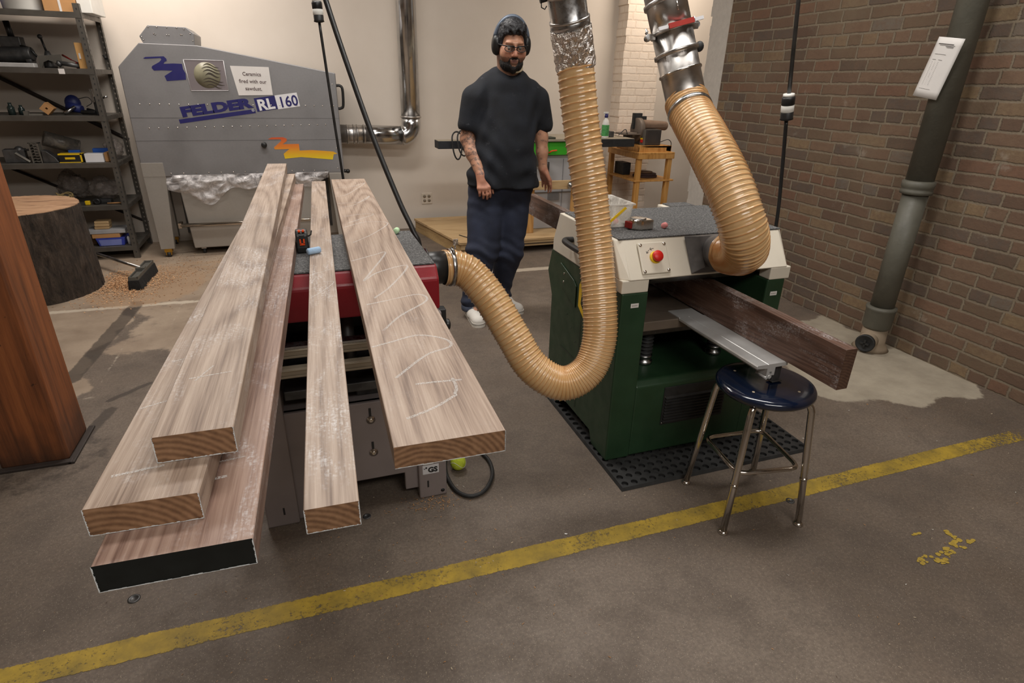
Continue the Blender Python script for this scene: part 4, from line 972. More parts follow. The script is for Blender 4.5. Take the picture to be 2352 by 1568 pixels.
# ------------------------------------------------------------------ cords
def drop_cord(top, plug, end, label, flip, extra=None):
    t = thing('hanging_cable', plug, label, 'power cord')
    m = MB(); P = Vector(plug); E0 = Vector(top); d = (P-E0).normalized(); u = -d
    m.tube([E0, P+u*.10], .0085, 10); m.build('upper_cord', 'dark_steel' if flip else 'black', t)
    m = MB(); m.lathe(P, [(.024, .022), (.027, .026), (.027, .05), (.024, .054)], u, 20); m.build('connector_band', 'white_plastic', t)
    m = MB(); m.lathe(P, [(.015, -.012), (.028, -.008), (.026, 0), (.027, .022), (.024, .026)], u, 20); m.build('plug', 'black', t)
    m = MB(); m.lathe(P, [(.024, .05), (.027, .054), (.028, .08), (.026, .086), (.015, .088)], u, 20); m.build('socket', 'black', t)
    m = MB(); m.lathe(P, [(.015, .086), (.024, .088), (.023, .098), (.012, .10)], u, 20); m.build('socket_cap', 'white_plastic', t)
    m = MB(); m.tube(spline([P-u*.01]+[Vector(q) for q in end], 10), .0082 if flip else .0075, 10); m.build('lower_cord', 'black', t)
    return t
drop_cord((1.86, 2.13, 2.3), (2.035, 2.19, 1.385), [(2.08, 2.2, 1.15), (2.11, 2.2, .9), (2.12, 2.2, .45), (2.10, 2.18, .006)], 'black hanging power cord with plug in front of the brick wall', True)
drop_cord((.158, 3.75, 2.32), (.176, 3.75, 1.787), [(.205, 3.75, 1.27), (.232, 3.75, .8), (.24, 3.75, .4), (.245, 3.75, .006)], 'thin black hanging cord with plug in front of the dust extractor', False)
m = MB(); m.tube(spline([(.09, 3.02, 2.1), (.15, 2.98, 1.90), (.215, 2.86, 1.62), (.30, 2.70, 1.28), (.38, 2.58, 1.02), (.425, 2.52, .90), (.45, 2.50, .80), (.455, 2.49, .4), (.45, 2.49, .01)], 10), .0115, 12)
tag(m.build('hanging_cable', 'black'), 'thick black cord slanting down to the back of the red planer', 'power cord')
m = MB(); m.tube(spline([(.44, 2.06, .012), (.425, 2.0, .012), (.418, 1.93, .012), (.43, 1.84, .011), (.465, 1.79, .011), (.51, 1.785, .011), (.555, 1.815, .012), (.60, 1.89, .011), (.615, 1.98, .011), (.60, 2.06, .012)], 10), .008, 12)
tag(m.build('floor_cable', 'rubber'), 'loop of black cable on the floor around the tennis ball', 'cable')
def tennis():
    c = Vector((.478, 1.985, .033)); t = thing('tennis_ball', (c.x, c.y, 0), 'yellow green tennis ball on the floor beside the red planer', 'ball')
    m = MB(); m.ball(c, .033, 28); m.build('felt_cover', 'tennis', t)
    m = MB(); pts = []
    for i in range(40): a = 2*PI*i/40; q = Vector((math.cos(a)*.9, math.sin(a)*.9, .44*math.sin(2*a))).normalized()*.0333; pts.append(c+q)
    m.tube(pts, .0008, 6, closed=True); m.build('seam', 'white_print', t)
tennis()

# ------------------------------------------------------------------ stand pipe on the brick wall
def standpipe():
    X, Y, r = 3.30, 2.442, .068
    t = thing('stand_pipe', (X, Y, 0), 'grey green iron pipe standing against the brick wall', 'pipe')
    m = MB(); m.tube([(X, Y, .26), (X, Y, .98)], r*.97, 32); m.build('lower_pipe', 'pipe_paint', t)
    m = MB(); m.tube([(X, Y, 1.02), (X, Y, 3.7)], r*1.04, 32); m.build('upper_pipe', 'pipe_paint', t)
    m = MB(); m.lathe((X, Y, .965), [(r*.97, 0), (r*1.2, .004), (r*1.22, .02), (r*1.16, .026), (r*1.16, .036), (r*1.22, .042), (r*1.24, .072), (r*1.04, .078)], seg=36); m.build('collar', 'pipe_paint', t)
    m = MB(); m.lathe((X, Y, .135), [(r*1.0, 0), (r*1.18, .02), (r*1.2, .125), (r*1.26, .13), (r*1.26, .145), (r*1.0, .15)], seg=36); m.build('base_collar', 'pipe_paint', t)
    m = MB(); m.lathe((X, Y, 0), [(.105, 0), (.09, .02), (.074, .05), (.07, .14)], seg=32); m.tube([(X-.02, Y, .07), (X-.11, Y-.045, .065)], [.058, .052], 28); m.build('drain_fitting', 'dusty_iron', t)
    d = Vector((-.92, -.39, 0)); c = Vector((X-.11, Y-.045, .065))
    m = MB(); m.lathe(c, [(.054, -.01), (.056, .01), (.05, .016), (.046, .012), (.0, .012)], d, 28); cp = m.build('cleanout_cap', 'rubber', t)
    m = MB()
    for a in (0, PI/2): m.cb(c+d*.016, (.01, .05, .012) if a == 0 else (.01, .012, .05), 0, Matrix.Rotation(.4, 4, 'Z'))
    m.build('cap_lug', 'rubber', cp)
standpipe()
def pipe_paper():
    t = thing('paper_notice', (3.2, 2.4, 1.46), 'narrow white paper sheet with printing taped to the stand pipe', 'paper')
    A, B, C_, D_ = Vector((3.2, 2.492, 1.765)), Vector((3.215, 2.360, 1.748)), Vector((3.2, 2.55, 1.482)), Vector((3.215, 2.420, 1.462))
    m = MB(); n = 8; vs_ = []
    nn = Vector((-.95, -.3, 0)).normalized()
    for j in range(n+1):
        for i in range(n+1):
            u, w = i/n, j/n; p = A.lerp(B, u).lerp(C_.lerp(D_, u), w); vs_.append(p+nn*.012*math.sin(PI*u)*(1-.3*w))
    m.add(vs_, [(j*(n+1)+i, j*(n+1)+i+1, (j+1)*(n+1)+i+1, (j+1)*(n+1)+i) for j in range(n) for i in range(n)], 0, True)
    o = m.build('sheet', 'paper', t); s_ = o.modifiers.new('s', 'SOLIDIFY'); s_.thickness = .0006
    m = MB(); r = random.Random(5)
    def P(u, w): return A.lerp(B, u).lerp(C_.lerp(D_, u), w)+nn*(.0128+.0)*math.sin(PI*min(1, max(0, u)))*(1-.3*w)+nn*.0014
    def ln(u0, u1, w, th):
        k = max(1, int((u1-u0)*14))
        for i in range(k):
            a, b = u0+(u1-u0)*i/k, u0+(u1-u0)*(i+1)/k; m.add([P(a, w), P(b, w), P(b, w+th), P(a, w+th)], [(0, 1, 2, 3)])
    ln(.12, .72, .10, .012); ln(.2, .78, .125, .006); ln(.45, .75, .14, .006); ln(.5, .75, .155, .006); ln(.15, .6, .27, .005); ln(.15, .3, .36, .005); ln(.4, .55, .36, .005)
    for k in range(16): ln(.18, .18+.02, .40+.025*k, .005); ln(.3, .3+.03*r.random(), .40+.025*k, .004); ln(.42, .45, .40+.025*k, .004)
    ln(.12, .6, .85, .004); m.build('printing', 'ink_grey2', t)
pipe_paper()

# ------------------------------------------------------------------ mat, rail, stool
def mat_():
    m = MB(); x0, y0, cs, nx, ny, z = 1.075, 1.645, .0435, 22, 22, .014
    r_ = .0145; K = 12
    for i in range(nx):
        for j in range(ny):
            if 4 < i < nx-3 and j > 7 and j < ny-2: 
                m.add([(x0+i*cs, y0+j*cs, z), (x0+(i+1)*cs, y0+j*cs, z), (x0+(i+1)*cs, y0+(j+1)*cs, z), (x0+i*cs, y0+(j+1)*cs, z)], [(0, 1, 2, 3)]); continue
            cx = x0+(i+.5)*cs; cy = y0+(j+.5)*cs; sq = []; 
            for k in range(K):
                a = 2*PI*k/K+PI/4; c_, s_ = math.cos(a), math.sin(a); q = .5*cs/max(abs(c_), abs(s_)); sq.append((cx+c_*q, cy+s_*q, z))
            ci = [(cx+r_*math.cos(2*PI*k/K+PI/4), cy+r_*math.sin(2*PI*k/K+PI/4), z) for k in range(K)]
            cb_ = [(a, b, .002) for a, b, _ in ci]
            m.add(sq+ci+cb_, [(k, (k+1) % K, K+(k+1) % K, K+k) for k in range(K)]+[(K+k, K+(k+1) % K, 2*K+(k+1) % K, 2*K+k) for k in range(K)])
    X1, Y1 = x0+nx*cs, y0+ny*cs
    m.add([(x0, y0, z), (X1, y0, z), (X1, Y1, z), (x0, Y1, z), (x0-.006, y0-.006, .001), (X1+.006, y0-.006, .001), (X1+.006, Y1+.006, .001), (x0-.006, Y1+.006, .001)],
          [(0, 4, 5, 1), (1, 5, 6, 2), (2, 6, 7, 3), (3, 7, 4, 0)])
    m.box((x0, y0, .0005), (X1, Y1, .002))
    for k in range(1, 4): m.box((x0+k*X1*0+k*.26, y0, z), (x0+k*.26+.002, y0+.18, z+.0006))
    o = m.build('rubber_mat', 'rubber', fixn=False); return tag(o, 'perforated black rubber mat lying under the green planer', 'mat')
mat_()
def rail():
    t = thing('extension_rail', (1.46, 1.7, .57), 'aluminium extension rail reaching from planer table over the stool', 'rail')
    y0, y1 = 1.405, 1.872; zt = .6312
    m = MB(); m.prism([(1.394, zt-.004), (1.394, zt-.012), (1.44, zt-.016), (1.44, zt-.045), (1.452, zt-.045), (1.452, zt-.03), (1.462, zt-.03), (1.462, zt-.045), (1.474, zt-.045), (1.474, zt-.014), (1.525, zt-.014), (1.525, zt-.004), (1.545, zt-.004), (1.545, zt), (1.443, zt), (1.441, zt-.002), (1.439, zt), (1.397, zt)], 'y', y0, y1)
    m.box((1.394, y1, .6275), (1.51, 1.955, zt)); m.build('extrusion', 'alu', t)
    m = MB(); m.lathe((1.457, y0-.001, zt-.05), [(.007, 0), (.007, .05)], (0, 1, 0), 14); m.lathe((1.443, y0-.001, zt-.052), [(.006, 0), (.006, .05)], (0, 1, 0), 14); m.build('slot_tube', 'alu', t)
    m = MB(); m.box((1.50, y0+.03, .545), (1.535, y0+.04, zt-.005)); m.box((1.495, y0+.02, .5415), (1.54, y0+.05, .546)); m.build('bracket', 'dark_steel', t, .002)
rail()
def stool():
    c = Vector((1.487, 1.446, 0)); t = thing('stool', tuple(c), 'round navy blue seat shop stool with chrome legs', 'stool')
    feet = [Vector((1.312, 1.318, 0)), Vector((1.614, 1.269, 0)), Vector((1.668, 1.584, 0)), Vector((1.353, 1.612, 0))]
    m = MB(); m.lathe((c.x, c.y, .500), [(.0, 0), (.12, 0), (.160, .006), (.171, .018), (.171, .028), (.166, .036), (.155, .040), (.10, .040), (.0, .037)], seg=64); st = m.build('seat', 'stool_blue', t)
    for k in range(4):
        a = 2*PI*k/4+.5; m = MB(); m.lathe((c.x+.115*math.cos(a), c.y+.115*math.sin(a), .5385), [(.0055, 0), (.0045, .0025), (0, .003)], seg=12); m.build('rivet', 'chip_pale', st)
    ring = []
    for i, f in enumerate(feet):
        tp = c+(f-c)*.74; tp.z = .493; inn = c+(f-c)*.55; inn.z = .497
        P = [inn, c+(f-c)*.70+Vector((0, 0, .495)), tp+Vector((0, 0, -.02))+(f-c)*.02]
        low = Vector((f.x, f.y, .012)); m = MB(); m.tube(spline(P, 6)+[P[-1].lerp(low, .5), low], .0122, 16)
        lg = m.build('leg', 'chrome', t)
        m = MB(); m.lathe((f.x, f.y, 0), [(.018, 0), (.019, .003), (.016, .008), (.011, .014), (.0, .015)], seg=20); m.build('foot_glide', 'chrome', lg)
        if i in (0, 1):
            m = MB(); q = P[-1].lerp(low, .58); q2 = P[-1].lerp(low, .6); m.tube([q, q2], .0135, 16); m.build('leg_sleeve', 'chrome', lg)
        ring.append(P[-1].lerp(low, .51))
    cc = sum(ring, Vector())/4; pts = []
    for i in range(4):
        a = ring[i]; b = ring[(i+1) % 4]; z_ = ring[(i-1) % 4]; ai = a+(cc-a).normalized()*.018
        u = (z_-a).normalized(); v = (b-a).normalized()
        for s_ in (1, .5): pts.append(ai+u*.035*s_+(v*.004*(1-s_)))
        for s_ in (.5, 1): pts.append(ai+v*.035*s_+(u*.004*(1-s_)))
    P2 = []
    for i in range(0, 16, 4):
        p0, p1, p2, p3 = pts[i:i+4]; P2 += [p0, (p0+p1)/2*.5+ (p1+p2)/4*1.0*1 if False else p1.lerp((p1+p2)/2, .4), p2.lerp((p1+p2)/2, .4), p3]
    m = MB(); m.tube(P2, .0088, 12, closed=True); m.build('foot_ring', 'chrome', t)
stool()
m = MB(); m.cyl((2.0, 1.5, 0), (2.0, 1.5, .001), .001) if False else None

# ------------------------------------------------------------------ small things on the machines
FZ1 = .968
def bin_():
    cx, cy = 1.175, 2.22; t = thing('plastic_tub', (cx, cy, FZ1), 'frosted plastic tub of chalk with yellow handles on the green planer', 'tub')
    a, b, h = .075, .105, .097; X0 = 1.235
    def R(s, z, w): return [(X0-a*s-.05, cy-.155+0, z), (X0+0, cy-.155, z), (X0, cy+.0, z), (X0-a*s-.05, cy, z)]
    lo = [(1.115, 2.085), (1.235, 2.085), (1.235, 2.26), (1.115, 2.26)]; hi = [(1.103, 2.075), (1.247, 2.075), (1.247, 2.275), (1.103, 2.275)]
    m = MB(); vs_ = [(x, y, FZ1+.001) for x, y in lo]+[(x, y, FZ1+h) for x, y in hi]+[(x+(.003 if x < 1.17 else -.003), y+(.003 if y < 2.15 else -.003), FZ1+h) for x, y in hi]+[(x+(.003 if x < 1.17 else -.003), y+(.003 if y < 2.15 else -.003), FZ1+.004) for x, y in lo]
    fs = [(3, 2, 1, 0)]+[(i, (i+1) % 4, 4+(i+1) % 4, 4+i) for i in range(4)]+[(4+i, 4+(i+1) % 4, 8+(i+1) % 4, 8+i) for i in range(4)]+[(8+i, 8+(i+1) % 4, 12+(i+1) % 4, 12+i) for i in range(4)]+[(12, 13, 14, 15)]
    m.add(vs_, fs); m.build('tub_body', 'frost', t, .003)
    m = MB(); hs = [(x+(-.006 if x < 1.17 else .006), y+(-.006 if y < 2.15 else .006)) for x, y in hi]; n_ = 4
    vs_ = [(x, y, FZ1+h) for x, y in hs]+[(x, y, FZ1+h) for x, y in hi]+[(x, y, FZ1+h-.006) for x, y in hs]+[(x, y, FZ1+h-.006) for x, y in hi]
    m.add(vs_, [(i, (i+1) % 4, 4+(i+1) % 4, 4+i) for i in range(4)]+[(i, 8+i, 8+(i+1) % 4, (i+1) % 4) for i in range(4)]+[(8+i, 12+i, 12+(i+1) % 4, 8+(i+1) % 4) for i in range(4)]); m.build('rim', 'frost', t)
    for y in (2.0715, 2.279):
        m = MB(); s_ = -.004 if y < 2.1 else .004; m.add([(1.135, y+s_, FZ1+.03), (1.143, y+s_, FZ1+.024), (1.213, y+s_, FZ1+.080), (1.205, y+s_, FZ1+.086), (1.135, y, FZ1+.03), (1.143, y, FZ1+.024), (1.213, y, FZ1+.080), (1.205, y, FZ1+.086)],
              [(0, 1, 2, 3), (7, 6, 5, 4), (0, 4, 5, 1), (1, 5, 6, 2), (2, 6, 7, 3), (3, 7, 4, 0)]); m.build('handle', 'yellow', t)
    m = MB(); r = random.Random(3)
    return t
bin_()
def chalk(name, a, b, r_, mat, label, cat='chalk'):
    m = MB(); A = Vector(a); B = Vector(b); d = (B-A).normalized(); L = (B-A).length
    m.lathe(A, [(0, 0), (r_*.8, .0), (r_, .003), (r_, L-.004), (r_*.85, L-.001), (0, L)], d, 24); return tag(m.build(name, mat), label, cat)
rr = random.Random(9)
for i, (x, y, mt, w) in enumerate(((1.14, 2.11, 'chalk_pink', 'pink'), (1.165, 2.105, 'paper', 'white'), (1.19, 2.12, 'chalk_pink', 'pink'), (1.15, 2.15, 'chalk_green', 'green'), (1.20, 2.16, 'paper', 'white'))):
    a = rr.uniform(0, PI); q = Vector((math.cos(a), math.sin(a), 0))*.018
    c = Vector((x, y, FZ1+.017)); chalk('chalk_stick', c-q, c+q, .011, mt, ['pink chalk seen through the tub, near its left front corner', 'white chalk seen through the front of the tub', 'pink chalk seen through the tub front, farther right', 'green chalk in the tub behind the front row', 'white chalk in the tub near its right wall'][i])
chalk('chalk_lump', (1.360, 2.02, FZ1+.0125), (1.380, 2.032, FZ1+.0125), .0115, 'chalk_pink', 'small pink chalk lump on the grey felt of the green planer')
chalk('chalk_stick', (-.016, 1.925, .981+.0105), (.024, 1.945, .981+.0105), .0105, 'chalk_blue', 'thick pale blue chalk lying on the narrow middle board')
chalk('chalk_lump', (.318, 2.30, .941+.011), (.330, 2.325, .941+.011), .0115, 'chalk_green', 'pale green chalk lump behind the wide right board')
def tape_chrome():
    c = Vector((1.262, 2.050, FZ1+.001)); t = thing('tape_measure', tuple(c), 'chrome tape measure lying on the felt beside the plastic tub', 'tape measure')
    pr = []
    for i in range(28):
        a = 2*PI*i/28; x = .045*math.cos(a); y = .040*math.sin(a)
        if x > 0 and y < .0: x = .048*min(1, abs(math.cos(a))*1.6); y = max(-.040, y*1.25)
        pr.append((c.x+x, c.y+y))
    m = MB(); m.prism(pr, 'z', c.z, c.z+.040); m.build('case', 'chrome', t, .006, 3)
    m = MB(); m.lathe((c.x-.004, c.y, c.z+.040), [(.033, 0), (.033, .002), (.028, .0035), (0, .0035)], seg=28); m.build('case_disc', 'steel', t)
    m = MB(); m.cb((c.x-.048, c.y-.004, c.z+.018), (.012, .035, .028), 0, .3); m.build('side_grip', 'dark_red', t, .004)
tape_chrome()
def tape_black():
    t = thing('tape_measure', (-.022, 2.13, .941), 'black and orange tape measure standing between boards on the red planer', 'tape measure')
    x0, x1 = -.051, -.010; pr = [(2.10, .941), (2.175, .941), (2.185, .955), (2.182, .995), (2.165, 1.014), (2.12, 1.018), (2.105, 1.005), (2.098, .96)]
    m = MB(); m.prism(pr, 'x', x0, x1); m.build('case', 'black', t, .006, 3)
    m = MB(); m.box((x0+.012, 2.093, .975), (x0+.017, 2.102, .992)); m.box((x1-.017, 2.093, .975), (x1-.012, 2.102, .992)); m.box((x0+.012, 2.093, .971), (x1-.012, 2.101, .977)); m.build('lock_mark', 'orange', t)
    m = MB(); m.box((x0+.010, 2.108, 1.0135), (x0+.018, 2.118, 1.0195)); m.box((x1-.018, 2.108, 1.0135), (x1-.010, 2.118, 1.0195)); m.build('lock_button', 'orange', t)
    m = MB(); m.box((x0+.012, 2.096, .99), (x1-.012, 2.102, 1.006)); m.build('thumb_rest', 'rubber', t, .002)
    m = MB(); m.tube([(x1, 2.12, .995), (x1+.010, 2.12, 1.0), (x1+.014, 2.12, 1.015)], .0025, 8); m.build('belt_clip', 'black', t)
tape_black()
# ------------------------------------------------------------------ dust extractor by the rear wall
def extractor():
    Y = 5.8; t = thing('dust_extractor', (-.45, 6.05, 0), 'tall galvanised sheet dust extractor with navy lettering at the rear wall', 'machine')
    m = MB(); P = [(-1.283, .70), (-1.283, 1.547), (-1.105, 1.722), (-.694, 1.719), (.364, 1.541), (.364, .70)]
    m.prism(P, 'y', Y, 6.34); m.build('housing', 'galv_front', t, .006)
    m = MB(); m.prism([(-1.283, .70), (-1.115, .70), (-1.115, .815), (-1.283, .815)], 'y', Y-.004, Y-.0005); m.prism([(-1.283, .70), (-1.115, .70), (-1.165, .075), (-1.275, .075)], 'y', Y-.002, Y+.06); m.build('corner_leg', 'galv_warm', t, .003)
    m = MB(); m.prism([(.225, .70), (.362, .70), (.362, .075), (.26, .075)], 'y', Y, Y+.06); m.build('corner_leg', 'galv_warm', t, .003)
    m = MB(); m.prism([(-1.283, .70), (-1.2, .70), (-1.2, .075), (-1.275, .075)], 'y', 6.26, 6.33); m.build('corner_leg', 'galv_warm', t, .003)
    m = MB(); m.box((.29, 6.26, .0), (.36, 6.33, .70)); m.build('corner_leg', 'galv_warm', t, .003)
    for (x, y) in ((-1.22, Y+.02), (-1.24, 6.29)):
        m = MB(); m.box((x-.03, y-.02, .045), (x+.03, y+.03, .078)); m.box((x-.022, y-.022, .02), (x-.016, y+.022, .05)); m.box((x+.016, y-.022, .02), (x+.022, y+.022, .05)); c = m.build('caster_fork', 'brass_yellow', t)
        m = MB(); m.cyl((x-.014, y, .026), (x+.014, y, .026), .026, seg=20); m.build('wheel', 'rubber', c)
    m = MB(); P = [(-1.078, 1.722), (-1.095, 1.77), (-1.022, 1.849), (-.755, 1.846), (-.701, 1.80), (-.711, 1.719)]; m.prism(P, 'y', Y+.02, 6.22); b = m.build('motor_box', 'galv_front', t, .004)
    m = MB(); r = random.Random(3)
    for x, z in ((-1.07, 1.745), (-1.08, 1.765), (-1.02, 1.836), (-.96, 1.838), (-.89, 1.838), (-.82, 1.838), (-.77, 1.83), (-.73, 1.80), (-.72, 1.75), (-.99, 1.79), (-.98, 1.785), (-.90, 1.785), (-.885, 1.785), (-.8, 1.79), (-.79, 1.79)):
        m.lathe((x, Y+.02, z), [(.006, 0), (0, .004)], (0, -1, 0), 8)
    m.build('screw_heads', 'chrome', b)
    m = MB()
    def rv(x0, z0, x1, z1, n):
        for i in range(n): u = i/(n-1); m.lathe((x0+(x1-x0)*u, Y, z0+(z1-z0)*u), [(.0052, 0), (.0045, .002), (0, .003)], (0, -1, 0), 8)
    rv(-1.19, 1.275, .30, 1.275, 22); rv(-1.16, 1.09, .31, 1.12, 22); rv(-1.07, .725, .20, .725, 14); rv(-1.25, .80, -1.14, .80, 2); rv(-1.24, .735, -1.13, .735, 2); rv(.31, .74, .33, 1.45, 5)
    m.build('rivets', 'chrome', t)
    m = MB()
    for k in range(2): m.box((-1.283, Y-.001, (1.17, .99)[k]), (.364, Y+.0, (1.1715, .9915)[k]))
    m.build('panel_seam', 'dark_steel', t)
    m = MB(); m.tube(spline([(.36, Y+.04, 1.44), (.395, Y+.035, 1.44), (.415, Y+.03, 1.41), (.41, Y+.03, 1.28), (.39, Y+.035, 1.255), (.36, Y+.04, 1.25)], 5), .012, 12); m.build('side_handle', 'black', t)
    m = MB(); m.tube([(.36, Y+.04, .71), (.395, Y+.04, .705)], .016, 12); m.ball((.40, Y+.04, .705), .02, 12); m.build('side_knob', 'black', t)
    m = MB(); m.lathe((-.296, Y, .953), [(.012, 0), (.012, .02), (.024, .022), (.024, .04), (.018, .046), (0, .047)], (0, -1, 0), 20); m.build('latch_knob', 'black', t)
    # zigzag logos
    def flat(name, polys, mat, par, d=.0015):
        m = MB()
        for P in polys: m.prism(P, 'y', Y-d, Y-d+.001)
        return m.build(name, mat, par, fixn=True)
    def zig(pts, x0, z0, s): return [(x0+x*s, z0-z*s) for x, z in pts]
    flat('swoosh_logo', [[(-1.096, 1.612), (-1.078, 1.622), (-0.948, 1.631), (-0.932, 1.614), (-0.932, 1.598), (-0.950, 1.590), (-0.960, 1.576), (-0.893, 1.581), (-0.827, 1.580), (-0.826, 1.542), (-0.813, 1.511), (-0.818, 1.463), (-0.960, 1.450), (-0.970, 1.487), (-0.903, 1.528), (-0.980, 1.529), (-1.037, 1.525), (-1.050, 1.544), (-1.044, 1.558), (-0.987, 1.589), (-0.969, 1.607), (-0.973, 1.618), (-1.081, 1.609)]], 'ink', t)
    flat('flash_logo', [[(-0.261, 0.997), (-0.228, 1.012), (-0.134, 1.014), (-0.105, 1.002), (-0.105, 0.982), (-0.144, 0.955), (-0.007, 0.956), (-0.007, 0.899), (0.097, 0.902), (0.283, 0.887), (0.317, 0.868), (0.285, 0.862), (0.271, 0.817), (-0.002, 0.843), (-0.140, 0.831), (-0.146, 0.873), (-0.093, 0.913), (-0.215, 0.912), (-0.219, 0.929), (-0.152, 0.982), (-0.155, 0.996)]], 'flash_print', t)
    # lettering
    ang = math.atan2(.087, .606)
    Rt = (math.cos(ang), 0, math.sin(ang)); Up = (-math.sin(ang), 0, math.cos(ang))
    text('FELDER', .100, 'ink', t, 'lettering', frame((-.630, Y-.002, 1.250), Rt, Up), .0062, 1.66)
    m = MB(); d = Vector(Rt); u = Vector(Up)
    def strip(x0, z0, L, h, name, mat, dd=.0016):
        o = Vector((x0, Y-dd, z0)); m = MB(); q = [o, o+d*L, o+d*L+u*h, o+u*h]; m.add(q+[p+Vector((0, .001, 0)) for p in q], [(0, 1, 2, 3), (7, 6, 5, 4), (0, 4, 5, 1), (1, 5, 6, 2), (2, 6, 7, 3), (3, 7, 4, 0)]); return m.build(name, mat, t)
    strip(-.925, 1.126, .605, .032, 'underline', 'ink')
    a = strip(-.312, 1.222, .17, .108, 'badge_blue', 'ink'); text('RL', .118, 'white_print', a, 'lettering', frame((-.236, Y-.003, 1.278), Rt, Up), .004, 1.05)
    b = strip(-.142, 1.243, .185, .112, 'badge_white', 'white_print'); text('160', .118, 'ink', b, 'lettering', frame((-.052, Y-.003, 1.304), Rt, Up), .002, .92)
    text('\u00ae', .03, 'white_print', t, 'lettering', frame((-.345, Y-.003, 1.232), Rt, Up), 0)
    # dust film in the opening
    m = MB(); NX, NZ = 110, 46; x0, x1 = -1.12, .22
    def low(u): return .64-.16*math.exp(-((u-.24)/.13)**2)-.08*math.exp(-((u-.06)/.08)**2)-.05*math.exp(-((u-.45)/.10)**2)+.03*math.sin(u*21)-.05*math.exp(-((u-.9)/.08)**2)
    vs_ = []
    for j in range(NZ+1):
        for i in range(NX+1):
            u = i/NX; x = x0+(x1-x0)*u; z = .712+(low(u)-.712)*j/NZ
            n1 = mnoise.noise(Vector((x*5, z*7, .3))); n2 = mnoise.noise(Vector((x*14+z*9, z*16, 2.3))); n3 = 1-abs(mnoise.noise(Vector((x*7-z*11, z*9+x*3, 5.3))))*2
            vs_.append((x, Y+.012-.028*n3-.03*n1-.012*n2-.02*math.sin(j/NZ*PI), z))
    m.add(vs_, [(j*(NX+1)+i, j*(NX+1)+i+1, (j+1)*(NX+1)+i+1, (j+1)*(NX+1)+i) for j in range(NZ) for i in range(NX)], 0, True); m.build('collection_bag', 'film', t)
    m = MB(); m.box((-1.12, 6.30, .1), (.23, 6.32, .70)); m.build('rear_panel', 'dark_steel', t)
    m = MB(); m.box((-.42, Y-.003, .60), (-.405, Y, .71)); m.build('strap', 'black', t)
extractor()
def sticker_photo():
    Y = 5.797; t = thing('photo_print', (-.66, Y, 1.38), 'laminated photo of a striped ceramic pot taped on the extractor', 'photo')
    m = MB(); P = [(-.811, 1.611), (-.516, 1.613), (-.513, 1.386), (-.795, 1.380)]; m.prism(P, 'y', Y-.002, Y); m.build('print', 'photo_grey', t)
    m = MB(); 
    for i in range(4): a = P[i]; b = P[(i+1) % 4]; m.tube([(a[0], Y-.0025, a[1]), (b[0], Y-.0025, b[1])], .002, 6)
    m.build('border', 'white_print', t)
    m = MB(); m.lathe((-.655, Y-.002, 1.50), [(.098, 0), (.098, .001), (0, .0012)], (0, -1, 0), 30); pot = m.build('pot_image', 'pot_pale', t)
    m = MB()
    for k, (z, w, h) in enumerate(((1.575, .06, .006), (1.552, .075, .007), (1.528, .07, .01), (1.50, .055, .014), (1.465, .08, .009), (1.442, .085, .010), (1.42, .06, .008))):
        x0 = -.62-w*.9; q = [(x0+w*1.9*i/8, z+h*math.sin(PI*i/8)+.012*math.sin(i*.7)-.006*i/8) for i in range(9)]; m.prism(q+[(x, z_-h*1.2*math.sin(PI*i/8)-.001) for i, (x, z_) in reversed(list(enumerate(q)))], 'y', Y-.0042, Y-.0034)
    m.build('stripes_image', 'pot_dark', t)
sticker_photo()
def note():
    Y = 5.797; t = thing('paper_note', (-.32, Y, 1.35), 'white paper note with handwriting style text taped on the extractor', 'paper')
    m = MB(); m.prism([(-.473, 1.576), (-.174, 1.574), (-.170, 1.357), (-.440, 1.350)], 'y', Y-.0015, Y); m.build('sheet', 'paper', t)
    for i, s in enumerate(('Ceramics', 'fired with our', 'sawdust.')): text(s, .040, 'ink_brown', t, 'handwriting', frame((-.315, Y-.003, 1.516-.056*i), (1, 0, -.015), (0, 0, 1)), .0003, .95)
note()
def bin_cart():
    Y = 5.80; t = thing('dust_bin', (-.42, 6.0, 0), 'grey steel dust bin on casters rolled beneath the extractor', 'bin')
    m = MB(); m.prism([(-1.04, .66), (.13, .66), (.10, .06), (-1.01, .06)], 'y', Y+.03, 6.25); m.build('bin_body', 'galv_warm', t, .008)
    m = MB(); m.box((-.975, Y+.028, .262), (.09, Y+.031, .272)); m.build('seam', 'dark_steel', t)
    m = MB(); m.tube([(-1.075, Y-.03, .283), (.16, Y-.03, .283)], .017, 16); h = m.build('push_bar', 'chrome', t)
    for x in (-1.08, .165):
        m = MB(); m.box((x-.012, Y-.045, .262), (x+.014, Y+.05, .305)); m.build('bar_bracket', 'chrome', h)
    for x, y in ((-.94, Y+.08), (.04, Y+.08), (-.94, 6.2), (.04, 6.2)):
        m = MB(); m.box((x-.02, y-.02, .045), (x+.02, y+.02, .06)); c = m.build('caster_plate', 'steel', t)
        m = MB(); m.cyl((x-.012, y, .024), (x+.012, y, .024), .024, seg=18); m.build('wheel', 'rubber', c)
bin_cart()

